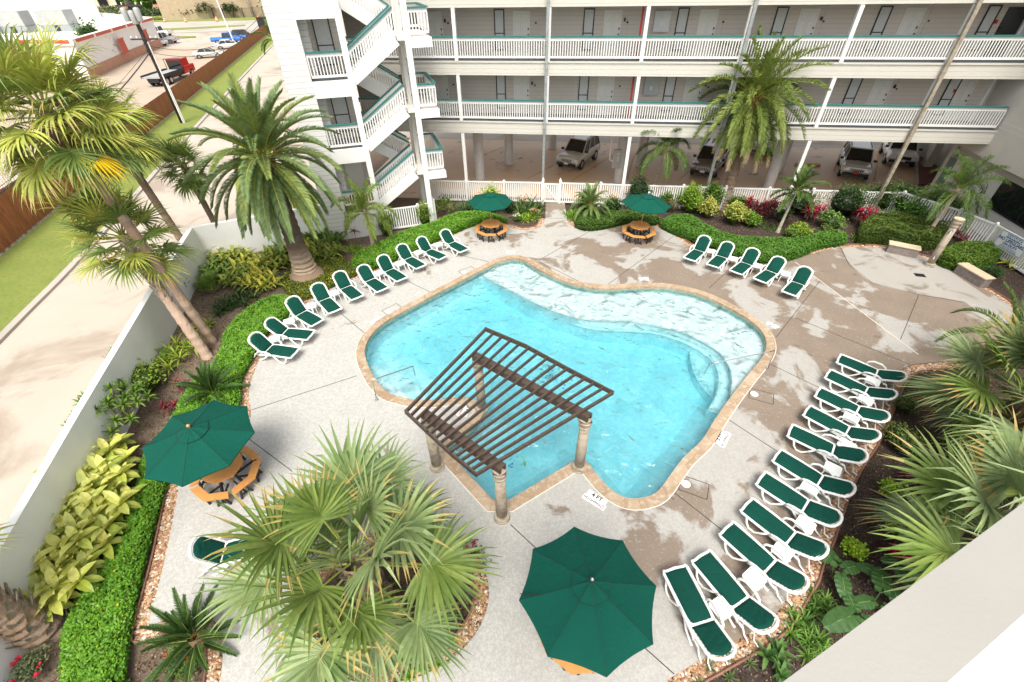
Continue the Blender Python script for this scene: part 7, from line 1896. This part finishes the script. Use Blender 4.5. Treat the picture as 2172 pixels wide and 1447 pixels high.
bush(265,770,.45,.7,((.07,.15,.02),(.24,.34,.04)),'loose green shrub at the white wall above the branching shrub',409,700,.09)
clump(430,700,.3,5,12,.45,.03,((.12,.20,.02),(.36,.42,.05)),'yellow green strap plant right of the leaning palm bases',410,'strap_plant',.1,'plant',.9)
bush(1560,452,.55,1.1,MG,'leafy shrub at the fence just right of the tall palm trunk',411,900,.09)
bush(1680,505,.45,.55,((.06,.13,.02),(.20,.30,.04)),'small green mound right of the stocky palm foot',412,700,.07)
bush(1440,440,.5,1.2,((.09,.18,.02),(.26,.38,.05)),'loose light green shrub left of the tall bright bush',413,800,.09)
clump(1660,520,.6,8,12,.3,.015,((.05,.11,.02),(.16,.24,.04)),'low grassy patch behind the hedge by the stocky palm',414,'grass_tuft',0,'grass',.8)
clump(1420,478,.3,5,12,.3,.02,((.10,.18,.03),(.30,.36,.06)),'small yellowish tuft beside the left end of the right hedge',415,'grass_tuft',0,'grass',.8)
clump(965,500,.25,3,12,.3,.03,MG,'x',416) if False else None
# island plants
bush(1000,1190,.45,.35,((.03,.05,.02),(.10,.14,.05)),'low rose bush with red blooms on the right of the round island',310,500,.045,flowers=(.65,.01,.02),nfl=8,name='rose_bush',ry=.5)
bush(905,1150,.35,.3,((.03,.05,.02),(.10,.14,.05)),'low rose bush with red blooms at the top of the round island',311,350,.045,flowers=(.65,.01,.02),nfl=4,name='rose_bush')
clump(900,1385,.45,9,14,.28,.028,((.10,.24,.02),(.28,.46,.04)),'bright green leafy clump at the bottom of the round island',312,'leafy_plant',.1,'plant',.7)
bush(700,1330,.25,.22,MG,'small green tuft with orange flowers on the left of the round island',313,300,.05,flowers=(.6,.05,.02),nfl=5,name='flower_tuft')
fanlet(690,1160,14,.55,'small fan palm sprout at the left of the round island',52,pet=.5)
# background vegetation
def bgbush(px, py, r_, h, label, seed, cols=DG, group='bushes across the street'):
    return bush(px, py, r_, h, cols, label, seed, 500, .5, group=group)
for i, (px, py, r_, h, lb) in enumerate(((120,20,3,0,''),)): pass
for i, (px, py, r_, h, lb) in enumerate(((232,36,7,3.2,'dark hedge bush in front of the motel at its left end'),(262,38,7,3.0,'hedge bush left of the timber pole across the street'),(300,42,7,3.0,'hedge bush right of the timber pole across the street'),(328,42,6,2.8,'hedge bush behind the street left of the path'),(355,42,4,3.0,'round bush at the right end of the far hedge'),(375,22,6,6.5,'tall round green bush beside the roadside sign'),(400,41,3.5,2.8,'reddish low bush at the left end of the iron fence'),(443,40,3.5,4.5,'round bush in front of the tan brick building'),(471,38,2,2.5,'smallest bush in front of the tan brick building'),(493,38,3.5,4.0,'round bush right of the smallest one at the tan building'),(525,34,5,6,'large dark bush at the right end of the tan building'),(585,40,6,8,'tree like bush behind the far pole'))):
    bgbush(px, py, r_, h, lb, 320+i)
bush(310,34,6,9,((.08,.18,.02),(.22,.36,.04)),'windswept bright green tree in front of the motel',340,1400,.9,lobes=7,name='windswept_tree',cat='tree')
bush(225,140,3.2,6.0,((.04,.10,.02),(.12,.22,.04)),'dark conical evergreen at the corner of the white restaurant',341,2500,.3,name='conical_tree',cat='tree')
bush(52,100,3.2,6.0,((.08,.18,.02),(.26,.40,.05)),'bright green tree by the restaurant wall behind the tallest palm',342,2500,.3,name='leafy_tree',cat='tree')
date_palm('fan_palm', 'distant palm at the right end of the tan brick building', tuple(G(540,36,0)), tuple(G(540,36,0)+Vector((-2,0,13))), 26, 4.0, .9, [((.10,.12,.05),(.25,.26,.1))], 60, [.5,.4,.35,.3,.3], [(.3,.24,.2)]*4, 1.0, 20, .12)
